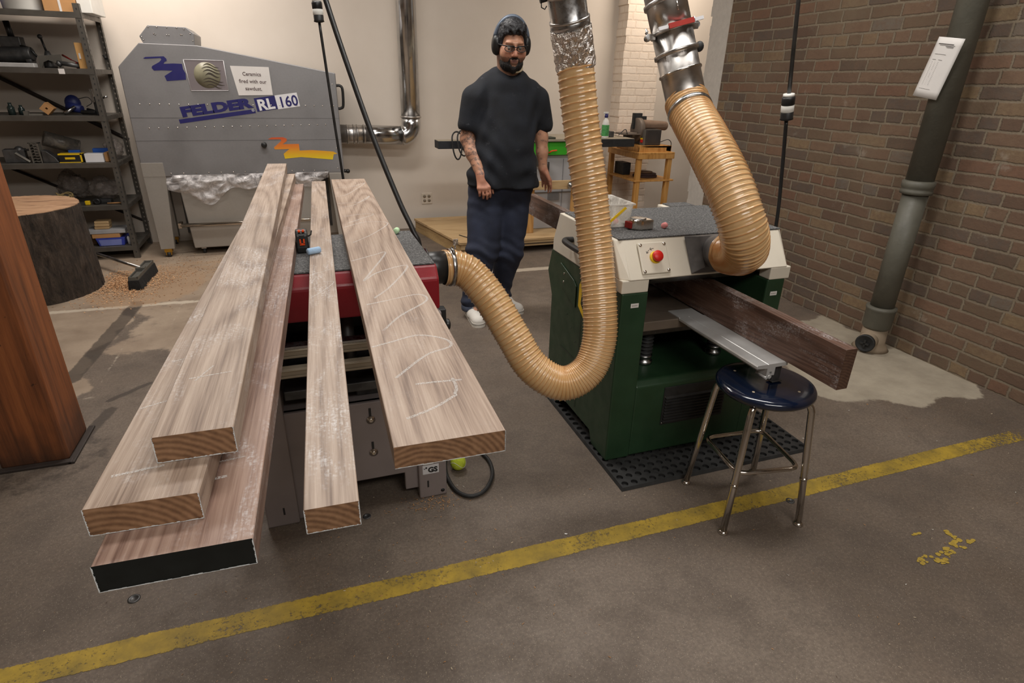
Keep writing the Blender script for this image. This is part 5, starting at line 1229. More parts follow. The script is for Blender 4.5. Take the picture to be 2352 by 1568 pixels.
# ------------------------------------------------------------------ shelving
def shelving():
    X, Y0, Y1 = -1.46, 5.84, 6.38; XL = -3.1; t = thing('shelving_unit', (-2.2, 6.1, 0), 'grey slotted steel shelving unit in the rear left corner', 'shelf')
    for i, (x, y) in enumerate(((X, Y0), (X, Y1), (XL, Y0), (XL, Y1))):
        m = MB(); s_ = -1 if x > -2 else 1
        m.box((min(x, x+s_*.042), y-.002, 0), (max(x, x+s_*.042), y+.001, 1.975)); m.box((x-.0015, y-.002, 0), (x+.0015, y+.038*(1 if y < 6 else -1)+.0, 1.975)) if y < 6 else m.box((x-.0015, y-.038, 0), (x+.0015, y+.002, 1.975))
        p = m.build('upright', 'shelf_steel', t)
        if x > -2:
            m = MB()
            for k in range(48): z = .05+k*.04; m.box((x-.024, y-.0026, z), (x-.016, y-.0019, z+.014)); m.box((x+.0012, y+(.014 if y < 6 else -.022), z), (x+.0022, y+(.022 if y < 6 else -.014), z+.014))
            m.build('slots', 'slot_pale' if y > 6 else 'ink_black', p)['kind'] = 'stuff'
    for z in (1.915, 1.525, 1.180, .818, .468, .112):
        m = MB(); m.box((XL, Y0-.004, z-.038), (X-.004, Y0, z)); m.box((XL, Y0, z-.006), (X, Y1, z)); m.box((X-.003, Y0, z-.034), (X+.003, Y1, z-.004)); m.build('shelf', 'shelf_steel', t)
    m = MB(); m.tube([(-3.1, Y1+.01, 1.93), (-1.46, Y1+.01, .95)], .016, 4, smooth=False); m.build('cross_brace', 'brace', t)
    m = MB(); m.tube([(-3.1, Y1+.015, 1.1), (-1.46, Y1+.015, .2)], .012, 4, smooth=False); m.build('cross_brace', 'brace', t)
    m = MB(); m.box((-1.70, Y0-.0055, 1.485), (-1.66, Y0-.004, 1.522)); m.build('label_tag', 'paper', t)
shelving()
SH = {'top': 1.916, 'a': 1.526, 'b': 1.181, 'c': .819, 'd': .469, 'e': .113}
def sb(name, lo, hi, mat, label, cat, bev=.004, rot=0, parts=None):
    c = ((lo[0]+hi[0])/2, (lo[1]+hi[1])/2, lo[2]); m = MB(); m.cb((c[0], c[1], (lo[2]+hi[2])/2), (hi[0]-lo[0], hi[1]-lo[1], hi[2]-lo[2]), 0, rot)
    if parts is None: return tag(m.build(name, mat, bevel=bev), label, cat)
    t = thing(name, c, label, cat); m.build(parts, mat, t, bev); return t
# top shelf
t = thing('bucket', (-1.86, 6.02, SH['top']), 'white plastic bucket on the very top of the shelving', 'bucket')
m = MB(); m.lathe((-1.86, 6.02, SH['top']), [(.130, 0), (.136, .01), (.155, .30), (.16, .305), (.16, .315), (.15, .31), (.13, .02), (0, .02)], seg=40); m.build('pail', 'white_plastic', t)
m = MB(); m.lathe((-1.86, 6.02, SH['top']+.085), [(.1365, 0), (.1385, .02), (.1405, .05)], seg=24); m.build('printed_band', 'lilac', t)
m = MB(); m.lathe((-2.09, 5.99, SH['top']), [(.075, 0), (.08, .14), (.07, .145), (0, .145)], seg=24); tag(m.build('blue_canister', 'blue'), 'blue canister at the left end of the shelving top', 'can')
t = sb('cardboard_box', (-1.70, 5.88, SH['top']), (-1.49, 6.25, SH['top']+.22), 'cardboard', 'plain cardboard box on top of the shelving beside the white bucket', 'box', .003, 0, 'carton')
m = MB(); m.box((-1.60, 5.878, SH['top']), (-1.585, 6.25, SH['top']+.2215)); m.build('tape_strip', 'paper', t)
sb('polystyrene_block', (-1.485, 5.90, SH['top']), (-1.39, 6.26, SH['top']+.15), 'white_plastic', 'white foam block overhanging the right end of the shelving top', 'block')
# second shelf: metal parts
z = SH['a']
m = MB(); m.box((-2.4, 5.87, z), (-1.86, 5.95, z+.03)); tag(m.build('spirit_level', 'alu', bevel=.003), 'long pale aluminium bar lying on the upper shelf', 'bar')
t = thing('bracket_casting', (-1.79, 6.05, z), 'grey flat bracket with round cutout on the upper shelf', 'bracket')
m = MB(); pts = [(-1.87, z), (-1.87, z+.085), (-1.72, z+.10), (-1.72, z), (-1.745, z)]+[(-1.80+.055*math.cos(a), z+.055*math.sin(a)) for a in [i*PI/8 for i in range(9)]]
m.prism([(-1.87, z), (-1.87, z+.085), (-1.715, z+.10), (-1.715, z), (-1.74, z), (-1.76, z+.04), (-1.80, z+.058), (-1.84, z+.04), (-1.855, z)], 'y', 6.02, 6.04); m.build('plate', 'pale_steel', t)
t = thing('machine_tool', (-2.02, 6.15, z), 'dark hand machine with long handle standing at left on the upper shelf', 'tool')
m = MB(); m.tube([(-2.2, 6.15, z+.075), (-1.92, 6.1, z+.10)], [.07, .05], 16); m.cb((-2.06, 6.18, z+.12), (.14, .1, .2), 0); m.cyl((-1.97, 6.12, z+.05), (-1.93, 6.12, z+.05), .05); m.build('casting', 'dark_steel', t, .006)
m = MB(); m.tube([(-2.06, 6.2, z+.2), (-2.07, 6.2, z+.33)], .022, 12); m.build('column', 'black', t)
m = MB(); m.tube([(-2.02, 6.15, z+.16), (-1.93, 6.1, z+.14), (-1.89, 6.08, z+.08)], .009, 8); m.build('lever', 'black', t)
t = thing('hold_down', (-1.83, 6.12, z), 'black round-ended holding rod standing behind the bracket', 'tool')
m = MB(); m.tube([(-1.845, 6.13, z+.21), (-1.83, 6.12, z+.12)], .008, 10); m.ball((-1.85, 6.13, z+.225), .018, 14); m.build('rod', 'black', t)
m = MB(); m.lathe((-1.825, 6.12, z), [(.045, 0), (.045, .02), (.03, .08), (.014, .125), (0, .126)], seg=20); m.build('foot', 'dark_steel', t)
m = MB(); m.tube([(-1.70, 6.03, z+.095), (-1.63, 5.96, z+.062)], [.008, .005], 10); m.tube([(-1.63, 5.96, z+.062), (-1.58, 5.95, z+.04)], .003, 6); m.box((-1.60, 5.93, z), (-1.59, 5.97, z+.045)); tag(m.build('red_handle_tool', 'dark_red'), 'slim red handled tool leaning at the middle of the upper shelf', 'tool')
m = MB(); m.tube([(-1.72, 5.93, z+.04), (-1.57, 5.92, z+.018)], .016, 12); m.tube([(-1.72, 5.93, z+.02), (-1.70, 5.93, z+.04)], .02, 12); tag(m.build('steel_bar', 'dark_steel'), 'thick dark round bar lying before the wooden block', 'bar')
t = thing('wooden_block', (-1.545, 5.93, z), 'upright tan wooden board piece beside the right upright of the shelf', 'wood block')
m = MB(); m.cb((-1.545, 5.95, z+.092), (.055, .12, .183), 0, .1); m.build('block', 'pine_z', t, .002)
m = MB(); m.box((-1.552, 5.885, z+.07), (-1.540, 5.8875, z+.11)); m.build('tag', 'paper', t)
m = MB(); m.tube([(-1.50, 6.36, z+.11), (-1.475, 6.33, z+.085)], [.006, .012], 10); tag(m.build('hook_tool', 'black'), 'short dark hooked tool hanging behind the right upright', 'hook')
# third shelf
z = SH['b']
t = thing('drill_bit_case', (-1.868, 5.93, z), 'small square wooden plate with a square hole on the middle shelf', 'wood block')
m = MB(); a = .047; c0 = (-1.868, 5.93, z+.050); q = [(a, 0), (0, a), (-a, 0), (0, -a)]; q = [(x*1.05, y*1.0) for x, y in q]; h_ = .009
vs_ = [(c0[0]+x, 5.90, c0[2]+y) for x, y in q]+[(c0[0]+x*.22, 5.90, c0[2]+y*.22) for x, y in q]+[(c0[0]+x, 5.97, c0[2]+y) for x, y in q]+[(c0[0]+x*.22, 5.97, c0[2]+y*.22) for x, y in q]
m.add(vs_, [(i, (i+1) % 4, 4+(i+1) % 4, 4+i) for i in range(4)]+[(8+i, 12+i, 12+(i+1) % 4, 8+(i+1) % 4) for i in range(4)]+[(i, 8+i, 8+(i+1) % 4, (i+1) % 4) for i in range(4)]+[(4+i, 4+(i+1) % 4, 12+(i+1) % 4, 12+i) for i in range(4)]); m.build('plate', 'cardboard', t)
t = thing('power_tool', (-1.72, 6.08, z), 'dark blue power tool with cord loop on the middle shelf', 'tool')
m = MB(); m.ball((-1.73, 6.08, z+.085), .058, 20, 0, (1, .8, 1.1)); m.tube([(-1.76, 6.05, z+.06), (-1.66, 6.02, z+.04)], [.04, .03], 16); m.build('motor_housing', 'navy_tool', t)
m = MB(); m.tube(spline([(-1.68, 6.08, z+.12), (-1.62, 6.1, z+.13), (-1.60, 6.1, z+.09), (-1.64, 6.08, z+.06)], 6), .003, 6); m.build('cord', 'black', t)
m = MB(); m.tube([(-1.70, 6.0, z+.06), (-1.77, 5.95, z+.012)], .014, 10); m.build('nozzle', 'steel', t)
for i, (x, y, l, rr_, lab) in enumerate(((-2.12, 5.95, .09, .024, 'short dark green glass-like bottle at the left of the middle shelf'), (-2.07, 6.0, .07, .022, 'second dark bottle standing right of the first on the middle shelf'))):
    m = MB(); m.lathe((x, y, z), [(rr_, 0), (rr_, l*.6), (rr_*.5, l*.8), (rr_*.5, l), (0, l)], seg=18); tag(m.build('bottle', 'bottle_dark'), lab, 'bottle')
m = MB(); m.box((-1.99, 5.88, z), (-1.905, 5.93, z+.012)); m.box((-2.03, 5.9, z), (-2.0, 5.94, z+.03)); tag(m.build('chisel', 'pale_steel'), 'pale flat metal strip left of the square wooden plate', 'tool')
t = thing('clamp', (-1.60, 6.0, z), 'black bar clamp jumble leaning by the right upright, middle shelf', 'clamp')
m = MB(); m.tube([(-1.66, 6.0, z+.02), (-1.55, 5.95, z+.02)], .018, 8); m.tube([(-1.63, 6.05, z+.04), (-1.50, 5.95, z+.015)], .012, 8); m.cb((-1.545, 5.98, z+.07), (.025, .03, .14), 0, .2); m.tube([(-1.52, 5.93, z+.10), (-1.48, 5.92, z+.02)], .009, 8); m.build('jaws', 'black', t, .003)
m = MB(); m.box((-1.548, 5.905, z+.10), (-1.528, 5.91, z+.20)); m.tube([(-1.49, 6.0, z+.13), (-1.455, 5.99, z+.14)], .008, 8); m.build('bar', 'steel', t)
# fourth shelf
z = SH['c']
def tube_open(c, d, L, r, mat, name, parent): 
    c = Vector(c); d = Vector(d).normalized(); m = MB(); m.lathe(c, [(r*.92, 0), (r, 0), (r, L), (r*.92, L), (r*.92, .004)], d, 32); return m.build(name, mat, parent)
t = thing('plastic_tube', (-1.86, 6.05, z), 'translucent grey plastic tube lying tilted on the shelf above the log', 'tube'); tube_open((-1.975, 5.985, z+.185), (.66, .30, -.28), .24, .060, 'smoke_plastic', 'tube_wall', t)
t = sb('battery_box', (-1.872, 5.88, z), (-1.712, 5.96, z+.068), 'black', 'yellow edged black box on the fourth shelf', 'box', .002, 0, 'carton')
m = MB()
for a, b in (((-1.874, z+.060), (-1.710, z+.070)), ((-1.874, z-.0), (-1.710, z+.005)), ((-1.722, z), (-1.710, z+.07)), ((-1.83, z+.026), (-1.76, z+.042))): m.box((a[0], 5.8775, a[1]), (b[0], 5.8805, b[1]))
m.box((-1.874, 5.88, z+.066), (-1.710, 5.962, z+.070)); m.build('yellow_trim', 'yellow', t)
m = MB(); m.box((-1.83, 5.99, z+.0), (-1.75, 6.03, z+.085)); tag(m.build('blue_box', 'blue_bright', bevel=.003), 'thin blue box edge behind the yellow edged box', 'box')
t = sb('white_box', (-1.692, 5.88, z), (-1.560, 5.97, z+.068), 'white_print', 'white carton on the fourth shelf beside the yellow edged box', 'box', .002, 0, 'carton')
m = MB(); m.box((-1.655, 5.99, z), (-1.55, 6.04, z+.098)); tag(m.build('blue_box', 'blue_bright', bevel=.003), 'small blue box standing behind the white carton', 'box')
sb('cardboard_box', (-1.556, 5.90, z), (-1.53, 6.0, z+.075), 'cardboard', 'narrow brown box beside the white carton, fourth shelf', 'box')
t = thing('extrusion_offcut', (-2.03, 5.93, z), 'upright aluminium profile offcut with zigzag end on the fourth shelf', 'profile')
m = MB(); m.box((-2.065, 5.90, z), (-2.055, 5.96, z+.155)); m.box((-2.005, 5.90, z), (-1.995, 5.96, z+.155))
for k in range(7): zz_ = z+.004+k*.022; m.prism([(-2.056, zz_), (-2.04, zz_+.008), (-2.02, zz_+.002), (-2.004, zz_+.01), (-2.004, zz_+.014), (-2.02, zz_+.008), (-2.04, zz_+.013), (-2.056, zz_+.005)], 'y', 5.90, 5.96)
m.box((-2.065, 5.90, z+.15), (-1.995, 5.96, z+.156)); m.build('profile', 'pale_steel', t)
m = MB(); m.prism([(-1.99, z), (-1.985, z+.10), (-1.95, z+.09), (-1.90, z+.04), (-1.88, z)], 'y', 5.89, 5.97); tag(m.build('sheet_metal_guard', 'dark_steel', bevel=.004), 'dark sheet metal guard behind the aluminium profile offcut', 'guard')
m = MB(); m.tube([(-2.17, 5.92, z+.075), (-2.08, 5.90, z+.008)], .011, 4, smooth=False); tag(m.build('angle_iron', 'pale_steel'), 'pale angle bar leaning at left of the fourth shelf', 'bar')
t = thing('vise', (-2.2, 6.0, z), 'dark lumpy vise at the left end of the fourth shelf', 'vise')
m = MB(); m.cb((-2.2, 6.0, z+.05), (.14, .12, .1), 0, .2); m.ball((-2.16, 5.98, z+.09), .035, 14); m.tube([(-2.2, 6, z+.08), (-2.06, 5.98, z+.10)], .009, 8); m.build('jaw_body', 'dark_steel', t, .008)
# fifth shelf
z = SH['d']
def crumple(name, lo, hi, mat, label, seed, cat='plastic bag', thin=.3):
    c = [(a+b)/2 for a, b in zip(lo, hi)]; r = [(b-a)/2 for a, b in zip(lo, hi)]; m = MB(); K, R_ = 44, 26; vs_ = []
    for i in range(R_+1):
        th = PI*i/R_
        for k in range(K):
            ph = 2*PI*k/K; d = Vector((math.sin(th)*math.cos(ph), math.sin(th)*math.sin(ph), math.cos(th)))
            q = 1+.34*mnoise.noise(d*1.7+Vector((seed, 0, 0)))-.22*abs(mnoise.noise(d*3.6+Vector((0, seed, 0))))+.10*mnoise.noise(d*8)
            p = Vector((c[0]+r[0]*d.x*q, c[1]+r[1]*d.y*q, c[2]+r[2]*d.z*q)); p.z = max(p.z, lo[2]); vs_.append(p)
    m.add(vs_, [(i*K+k, (i+1)*K+k, (i+1)*K+(k+1) % K, i*K+(k+1) % K) for i in range(R_) for k in range(K)], 0, True)
    return tag(m.build(name, mat), label, cat)
crumple('plastic_bag', (-2.06, 6.12, z), (-1.82, 6.34, z+.24), 'film_dim', 'large crumpled clear bag at left on the shelf behind the log', 1.3)
crumple('plastic_bag', (-1.80, 6.04, z), (-1.58, 6.26, z+.19), 'film_dim', 'small crumpled clear bag lying before the black tape roll', 4.1)
crumple('plastic_bag', (-1.60, 6.0, SH['b']-.36), (-1.47, 6.3, SH['b']-.20), 'film_dim', 'crumpled bag of wire at the shelf end above the tape roll', 7.7)
bpy.data.objects['plastic_bag.002'].location.z = SH['c']+.001
t = thing('rope_coil', (-1.92, 5.92, z), 'coil of tan rope beside the log top on the fifth shelf', 'rope')
m = MB(); pts = [Vector((-1.92+.055*math.cos(a)*(1+.1*math.sin(a*3)), 5.92+.035*math.sin(a), z+.056+.035*math.sin(a*1.3)+.012*math.cos(a*.37))) for a in [i*.25 for i in range(110)]]; m.tube(pts, .006, 8); m.build('rope', 'rope', t)
m = MB(); m.box((-1.782, 5.89, z), (-1.745, 5.92, z+.034)); tag(m.build('yellow_tape_roll', 'yellow', bevel=.006), 'small yellow plastic piece beside the black tape roll', 'tape')
m = MB(); m.lathe((-1.695, 5.92, z+.024), [(.012, -.02), (.024, -.02), (.024, .02), (.012, .02), (.012, -.02)], (0, 1, 0), 24); tag(m.build('tape_roll', 'black'), 'black tape roll standing on edge on the fifth shelf', 'tape')
m = MB(); m.box((-1.74, 5.94, z), (-1.60, 6.02, z+.035)); tag(m.build('dark_case', 'rubber', bevel=.008), 'low black case behind the black tape roll', 'case')
for i in range(3):
    m = MB(); m.tube([(-2.22+.07*i, 5.90, z+.03), (-2.16+.07*i, 6.1, z+.03)], .028, 16); tag(m.build('black_bottle', 'bottle_dark'), ['shiny black bottle lying nearest the wooden post', 'middle shiny black bottle lying behind the log', 'shiny black bottle lying nearest the rope coil'][i], 'bottle', 'black bottles lying behind the log')
m = MB(); m.tube([(-1.62, 5.90, z+.008), (-1.48, 5.89, z+.012)], .006, 8); tag(m.build('metal_rod', 'cardboard'), 'thin brown rod lying at the right end of the fifth shelf', 'rod')
# bottom shelf
z = SH['e']
t = thing('storage_tray', (-1.66, 5.93, z), 'bright blue plastic tray on the lowest shelf', 'tray')
m = MB(); m.prism([(-1.755, z), (-1.565, z), (-1.553, z+.068), (-1.775, z+.068)], 'y', 5.88, 6.05); m.build('tray_body', 'blue', t, .004)
m = MB(); m.prism([(-1.742, z+.004), (-1.585, z+.004), (-1.578, z+.055), (-1.752, z+.055)], 'y', 5.8775, 5.881); m.build('front_label', 'pale_blue', t)
sb('cardboard_box', (-1.795, 5.885, z+.0695), (-1.585, 6.05, z+.106), 'cardboard', 'flat brown carton resting on the blue tray', 'box', .002, 0)
sb('grey_tray', (-1.83, 5.88, z+.107), (-1.535, 6.06, z+.142), 'pale_grey', 'long pale grey tray stacked above the flat brown carton', 'tray')
for k in range(3): sb('wood_offcut', (-1.765+.004*k, 5.90, z+.1435+.024*k), (-1.655+.003*k, 6.0, z+.1655+.024*k), 'pine', ['bottom small wood offcut on the pale grey tray', 'middle small wood offcut of the three on the grey tray', 'topmost small wood offcut above the pale grey tray'][k], 'wood block')
sb('brown_box', (-1.90, 5.95, z), (-1.79, 6.1, z+.09), 'brown_box', 'dark brown box between the log and the blue tray', 'box')
m = MB(); m.lathe((-1.532, 5.91, z), [(.012, 0), (.012, .06), (.006, .07), (0, .075)], seg=14); tag(m.build('spray_can', 'white_print'), 'tiny pale bottle at the right end of the lowest shelf', 'bottle')

# ------------------------------------------------------------------ log, sawdust, broom, post
def log():
    c = Vector((-1.985, 5.06, 0)); H = .625; K, R_ = 150, 50; t = thing('tree_log', tuple(c), 'upright section of tree trunk with rough bark in front of the shelving', 'log')
    def rad(a, z):
        d = Vector((math.cos(a), math.sin(a), 0)); q = .415+.02*(1-z/H)+.012*mnoise.noise(d*1.4)
        g = abs(mnoise.noise(Vector((d.x*7, d.y*7, z*2.2))))+.5*abs(mnoise.noise(Vector((d.x*16, d.y*16, z*6)))); return q-.045*max(0, .32-g)
    m = MB(); vs_ = [(c.x+rad(2*PI*k/K, H*i/R_)*math.cos(2*PI*k/K), c.y+rad(2*PI*k/K, H*i/R_)*math.sin(2*PI*k/K), H*i/R_) for i in range(R_+1) for k in range(K)]
    m.add(vs_, [(i*K+k, i*K+(k+1) % K, (i+1)*K+(k+1) % K, (i+1)*K+k) for i in range(R_) for k in range(K)], 0, True); m.build('bark', 'bark', t)
    m = MB(); m.add([(c.x+(rad(2*PI*k/K, H)-.004)*math.cos(2*PI*k/K), c.y+(rad(2*PI*k/K, H)-.004)*math.sin(2*PI*k/K), H+.004) for k in range(K)]+[(c.x+(rad(2*PI*k/K, H)-.002)*math.cos(2*PI*k/K), c.y+(rad(2*PI*k/K, H)-.002)*math.sin(2*PI*k/K), H-.01) for k in range(K)], [tuple(range(K))]+[(K+k, K+(k+1) % K, (k+1) % K, k) for k in range(K)]); m.build('cut_face', 'logtop', t)
log()
def sawdust():
    m = MB(); r = random.Random(8)
    for _ in range(4200):
        a = r.uniform(0, 2*PI); d = abs(r.gauss(0, .5)); x = -1.40+.36*d*math.cos(a)+.06*d*math.sin(a*3); y = 5.05+.46*d*math.sin(a)
        if (x+1.985)**2+(y-5.06)**2 < .445**2: continue
        s = r.uniform(.0035, .0095); z = .001+.016*max(0, 1-d)*r.random(); q = r.uniform(0, PI); ca, sa = math.cos(q)*s, math.sin(q)*s
        m.add([(x-ca, y-sa, z), (x+sa*.5, y-ca*.5, z+.005*r.random()), (x+ca, y+sa, z+.003), (x-sa*.5, y+ca*.5, z+.006*r.random())], [(0, 1, 2, 3)], r.choice([0, 1]))
    for _ in range(700):
        x = r.uniform(-1.3, -.2); y = r.gauss(5.35, .35); s = r.uniform(.003, .008)
        if y > 6.3: continue
        m.add([(x-s, y, .001), (x, y-s*.6, .003), (x+s, y, .001), (x, y+s*.6, .002)], [(0, 1, 2, 3)], 0)
    tag(m.build('sawdust', ['saw_a', 'saw_b'], fixn=False), 'swept heap of orange brown wood shavings between log and broom', 'sawdust', kind='stuff')
for o in [None]: sawdust()
def broom():
    a = Vector((-1.305, 4.875, 0)); b = Vector((-1.285, 5.36, 0)); d = (b-a).normalized(); s_ = Vector((d.y, -d.x, 0)); t = thing('push_broom', tuple((a+b)/2), 'push broom with black bristles and steel handle lying in shavings', 'broom')
    F_ = Matrix(((d.x, s_.x, 0, (a.x+b.x)/2), (d.y, s_.y, 0, (a.y+b.y)/2), (0, 0, 1, 0), (0, 0, 0, 1))); L = (b-a).length/2
    m = MB(); n = 34; r = random.Random(2); vs_ = []
    prof = [(-.045, .002), (.055, .002), (.038, .075), (-.034, .075)]
    for i in range(n+1):
        x = -L+2*L*i/n
        for (u, w) in prof: vs_.append(F_ @ Vector((x+r.uniform(-.004, .004), u+(r.uniform(-.006, .006) if w < .01 else 0), w)))
    m.add(vs_, [(i*4+k, i*4+(k+1) % 4, (i+1)*4+(k+1) % 4, (i+1)*4+k) for i in range(n) for k in range(4)]+[(3, 2, 1, 0), tuple(range(4*n, 4*n+4))]); m.build('bristles', 'bristle', t)
    m = MB(); m.box((-L*.97, -.032, .075), (L*.97, .034, .085), 0, F_)
    for u in (-.03, .026): m.box((-L*.97, u, .085), (L*.97, u+.008, .10), 0, F_)
    for u in (-L*.97, L*.97-.012): m.box((u, -.03, .085), (u+.012, .034, .10), 0, F_)
    m.box((-.03, -.03, .085), (.03, .032, .112), 0, F_); m.build('block', 'broom_grey', t, .002)
    base = (a+b)/2+Vector((0, 0, .105)); e = Vector((-1.80, 5.735, .11))
    m = MB(); m.tube([base, base+(e-base)*1.05], .0125, 14); m.build('handle', 'galv', t)
broom()
m = MB(); m.box((-1.312, 2.532, 0), (-1.072, 2.785, 3.74)); o = m.build('timber_post', 'post', bevel=.012, seg=2, origin=(-1.19, 2.66, 0)); tag(o, 'square orange brown timber post at the left edge', 'post')
m = MB(); m.box((-1.33, 2.50, 0), (-1.055, 2.53, .012)); m.box((-1.07, 2.5, 0), (-1.045, 2.80, .010)); tag(m.build('post_footing', 'brace', bevel=.003), 'thin dark metal strip around the foot of the timber post', 'footing')
def outlet():
    Y = 6.41; t = thing('wall_outlet', (1.248, Y, .32), 'double gang white power outlet on the rear wall beside the man', 'outlet')
    m = MB(); m.box((1.190, Y-.007, .260), (1.308, Y, .378)); m.build('cover_plate', 'outlet_white', t, .004)
    for x in (1.224, 1.274):
        for z in (.297, .343):
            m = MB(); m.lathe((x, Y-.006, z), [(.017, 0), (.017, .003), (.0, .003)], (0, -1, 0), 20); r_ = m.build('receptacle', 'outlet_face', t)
            m = MB(); m.box((x-.007, Y-.0100, z), (x-.004, Y-.0088, z+.008)); m.box((x+.004, Y-.0100, z), (x+.007, Y-.0088, z+.008)); m.build('slots', 'ink_black', r_)
outlet()

# ------------------------------------------------------------------ pallet, table saw, sander bench
def pallet():
    t = thing('wooden_pallet', (1.75, 5.7, 0), 'low pine platform pallet on the floor behind the man', 'pallet')
    x0, x1, y0, y1 = 1.075, 3.22, 5.14, 6.28; zt = .135
    P = [(x0+.12, y0), (x1, y0), (x1, y1), (x0, y1)]
    n = 6
    for k in range(n):
        a = y0+(y1-y0)*k/n; b = y0+(y1-y0)*(k+1)/n-.004; xa = x0+.22*(1-(a-y0)/(y1-y0)); xb = x0+.22*(1-(b-y0)/(y1-y0))
        m = MB(); m.prism([(xa, a), (x1, a), (x1, b), (xb, b)], 'z', zt-.022, zt); m.build('deck_board', 'pine', t, .002)
    for (a, b, nm) in (((x0+.235, y0+.02), (x0+.015, y1), 'side_runner'),):
        A = Vector((*a, 0)); B = Vector((*b, 0)); d = (B-A).normalized(); s_ = Vector((d.y, -d.x, 0)); q = [A, B, B+s_*.04, A+s_*.04]; m = MB(); m.prism([(p.x, p.y) for p in q], 'z', 0, zt-.022); m.build(nm, 'pine_y', t)
    m = MB(); m.box((x0+.235, y0+.01, .06), (x1, y0+.05, zt-.022)); m.build('front_rail', 'pine', t, .002)
    for x in (1.33, 2.3, 3.1): m = MB(); m.box((x, y0+.02, 0), (x+.09, y0+.12, .06)); m.build('block', 'pine', t, .002)
    m = MB(); m.box((1.4, y0-.0008, zt-.052), (2.6, y0+.0105, zt-.047)); m.build('crack', 'brace', t)
    return t
pallet()
m = MB(); m.tube(spline([(1.36, 5.42, .139), (1.42, 5.30, .139), (1.50, 5.28, .139), (1.62, 5.33, .139), (1.75, 5.30, .139)], 8), .004, 8); tag(m.build('loose_wire', 'black'), 'thin black wire lying on the pallet beside the man', 'wire')
def crate():  # torn strap end standing at the pallet front
    m = MB(); m.box((1.235, 5.10, .0), (1.247, 5.112, .14)); m.cb((1.245, 5.105, .155), (.05, .006, .055), 0, .3)
    tag(m.build('metal_strap', 'foil'), 'torn silvery metal strap standing at the pallet corner', 'strap')
crate()
m = MB(); m.tube([(.45, 2.5, .83), (.75, 2.95, .80)], .006, 8) if False else m.box((1.06, 4.98, .0), (1.6, 5.0, .03)); tag(m.build('floor_bar', 'dark_steel'), 'dark metal bar lying on the floor before the pallet', 'bar')

def saw():
    t = thing('table_saw', (2.6, 5.8, 0), 'light grey and green table saw standing behind the man', 'machine'); z0 = .137
    m = MB(); m.box((2.07, 5.5, z0), (2.85, 6.15, .86)); m.build('cabinet', 'grey_panel', t, .006)
    m = MB(); m.box((2.45, 5.494, z0+.05), (2.454, 5.5, .82)); m.box((2.07, 5.494, .50), (2.85, 5.5, .504)); m.box((2.30, 5.490, .42), (2.42, 5.5, .49)); m.build('door_seam', 'grey_dark', t)
    m = MB(); m.box((2.05, 5.45, .862), (2.62, 5.62, .985)); gp = m.build('green_beam', 'bright_green', t, .006)
    m = MB(); m.lathe((2.17, 5.45, .935), [(.014, 0), (.014, .004), (0, .004)], (0, -1, 0), 16); m.build('bolt', 'ink_black', gp)
    m = MB(); m.box((2.27, 5.448, .862), (2.272, 5.452, .985)); m.build('joint', 'ink_black', gp)
    m = MB(); m.tube([(2.27, 5.44, .885), (2.29, 5.42, .905), (2.34, 5.41, .91)], .007, 8); m.build('lever', 'orange', t)
    m = MB(); m.box((2.10, 5.44, .77), (2.24, 5.5, .862)); m.tube([(2.26, 5.44, .80), (2.26, 5.44, .70)], .02, 10); m.build('adjuster', 'dark_steel', t, .004)
    m = MB(); m.box((1.95, 5.42, .99), (3.18, 6.0, 1.012)); m.build('table_top', 'saw_top', t, .002)
    m = MB(); m.box((2.60, 5.405, .935), (3.18, 5.42, 1.010)); m.build('table_edge', 'rubber', t, .003)
    m = MB(); m.box((1.19, 5.47, .93), (1.98, 5.63, .998)); w = m.build('extension_wing', 'wing_dark', t, .003)
    m = MB(); m.box((1.192, 5.472, .998), (1.96, 5.628, 1.001)); m.build('wing_face', 'saw_top', w)
    m = MB(); m.prism([(1.42, .93), (1.54, .93), (1.54, .80), (1.52, .78)], 'y', 5.5, 5.52); m.build('bracket', 'dark_steel', w)
    m = MB(); m.box((2.80, 5.6, 1.012), (2.99, 5.66, 1.055)); fn = m.build('rip_fence', 'alu', t, .003)
    m = MB(); m.box((2.99, 5.58, 1.012), (3.035, 5.68, 1.068)); m.build('fence_lock', 'dark_steel', fn, .004)
    m = MB(); m.box((2.0, 6.02, 1.0), (2.45, 6.05, 1.15)); m.build('splash_board', 'grey_panel', t)
    m = MB(); m.tube([(2.73, 5.48, .66), (2.86, 5.42, .63)], .013, 10); m.build('hand_lever', 'rubber', t)
    m = MB(); m.box((2.2, 5.425, 1.012), (2.33, 5.55, 1.03)); m.build('blade_guard', 'green_dark2', t, .006)
saw()
m = MB()
for k, (x, w, h, dz) in enumerate(((1.36, .05, .06, -.10), (1.42, .06, .075, -.05), (1.50, .055, .07, -.07))):
    pts = [Vector((x+w*math.cos(a), 5.440+.022*math.sin(a+.5), 1.02+h*math.sin(a)*(1 if math.sin(a) > 0 else 1.3)+(dz if math.sin(a) < 0 else 0)*abs(math.sin(a)))) for a in [i*2*PI/28 for i in range(28)]]
    m.tube(pts, .007, 8, closed=True)
tag(m.build('cable_coil', 'rubber'), 'coiled black cable hanging over the dark saw table wing', 'cable')
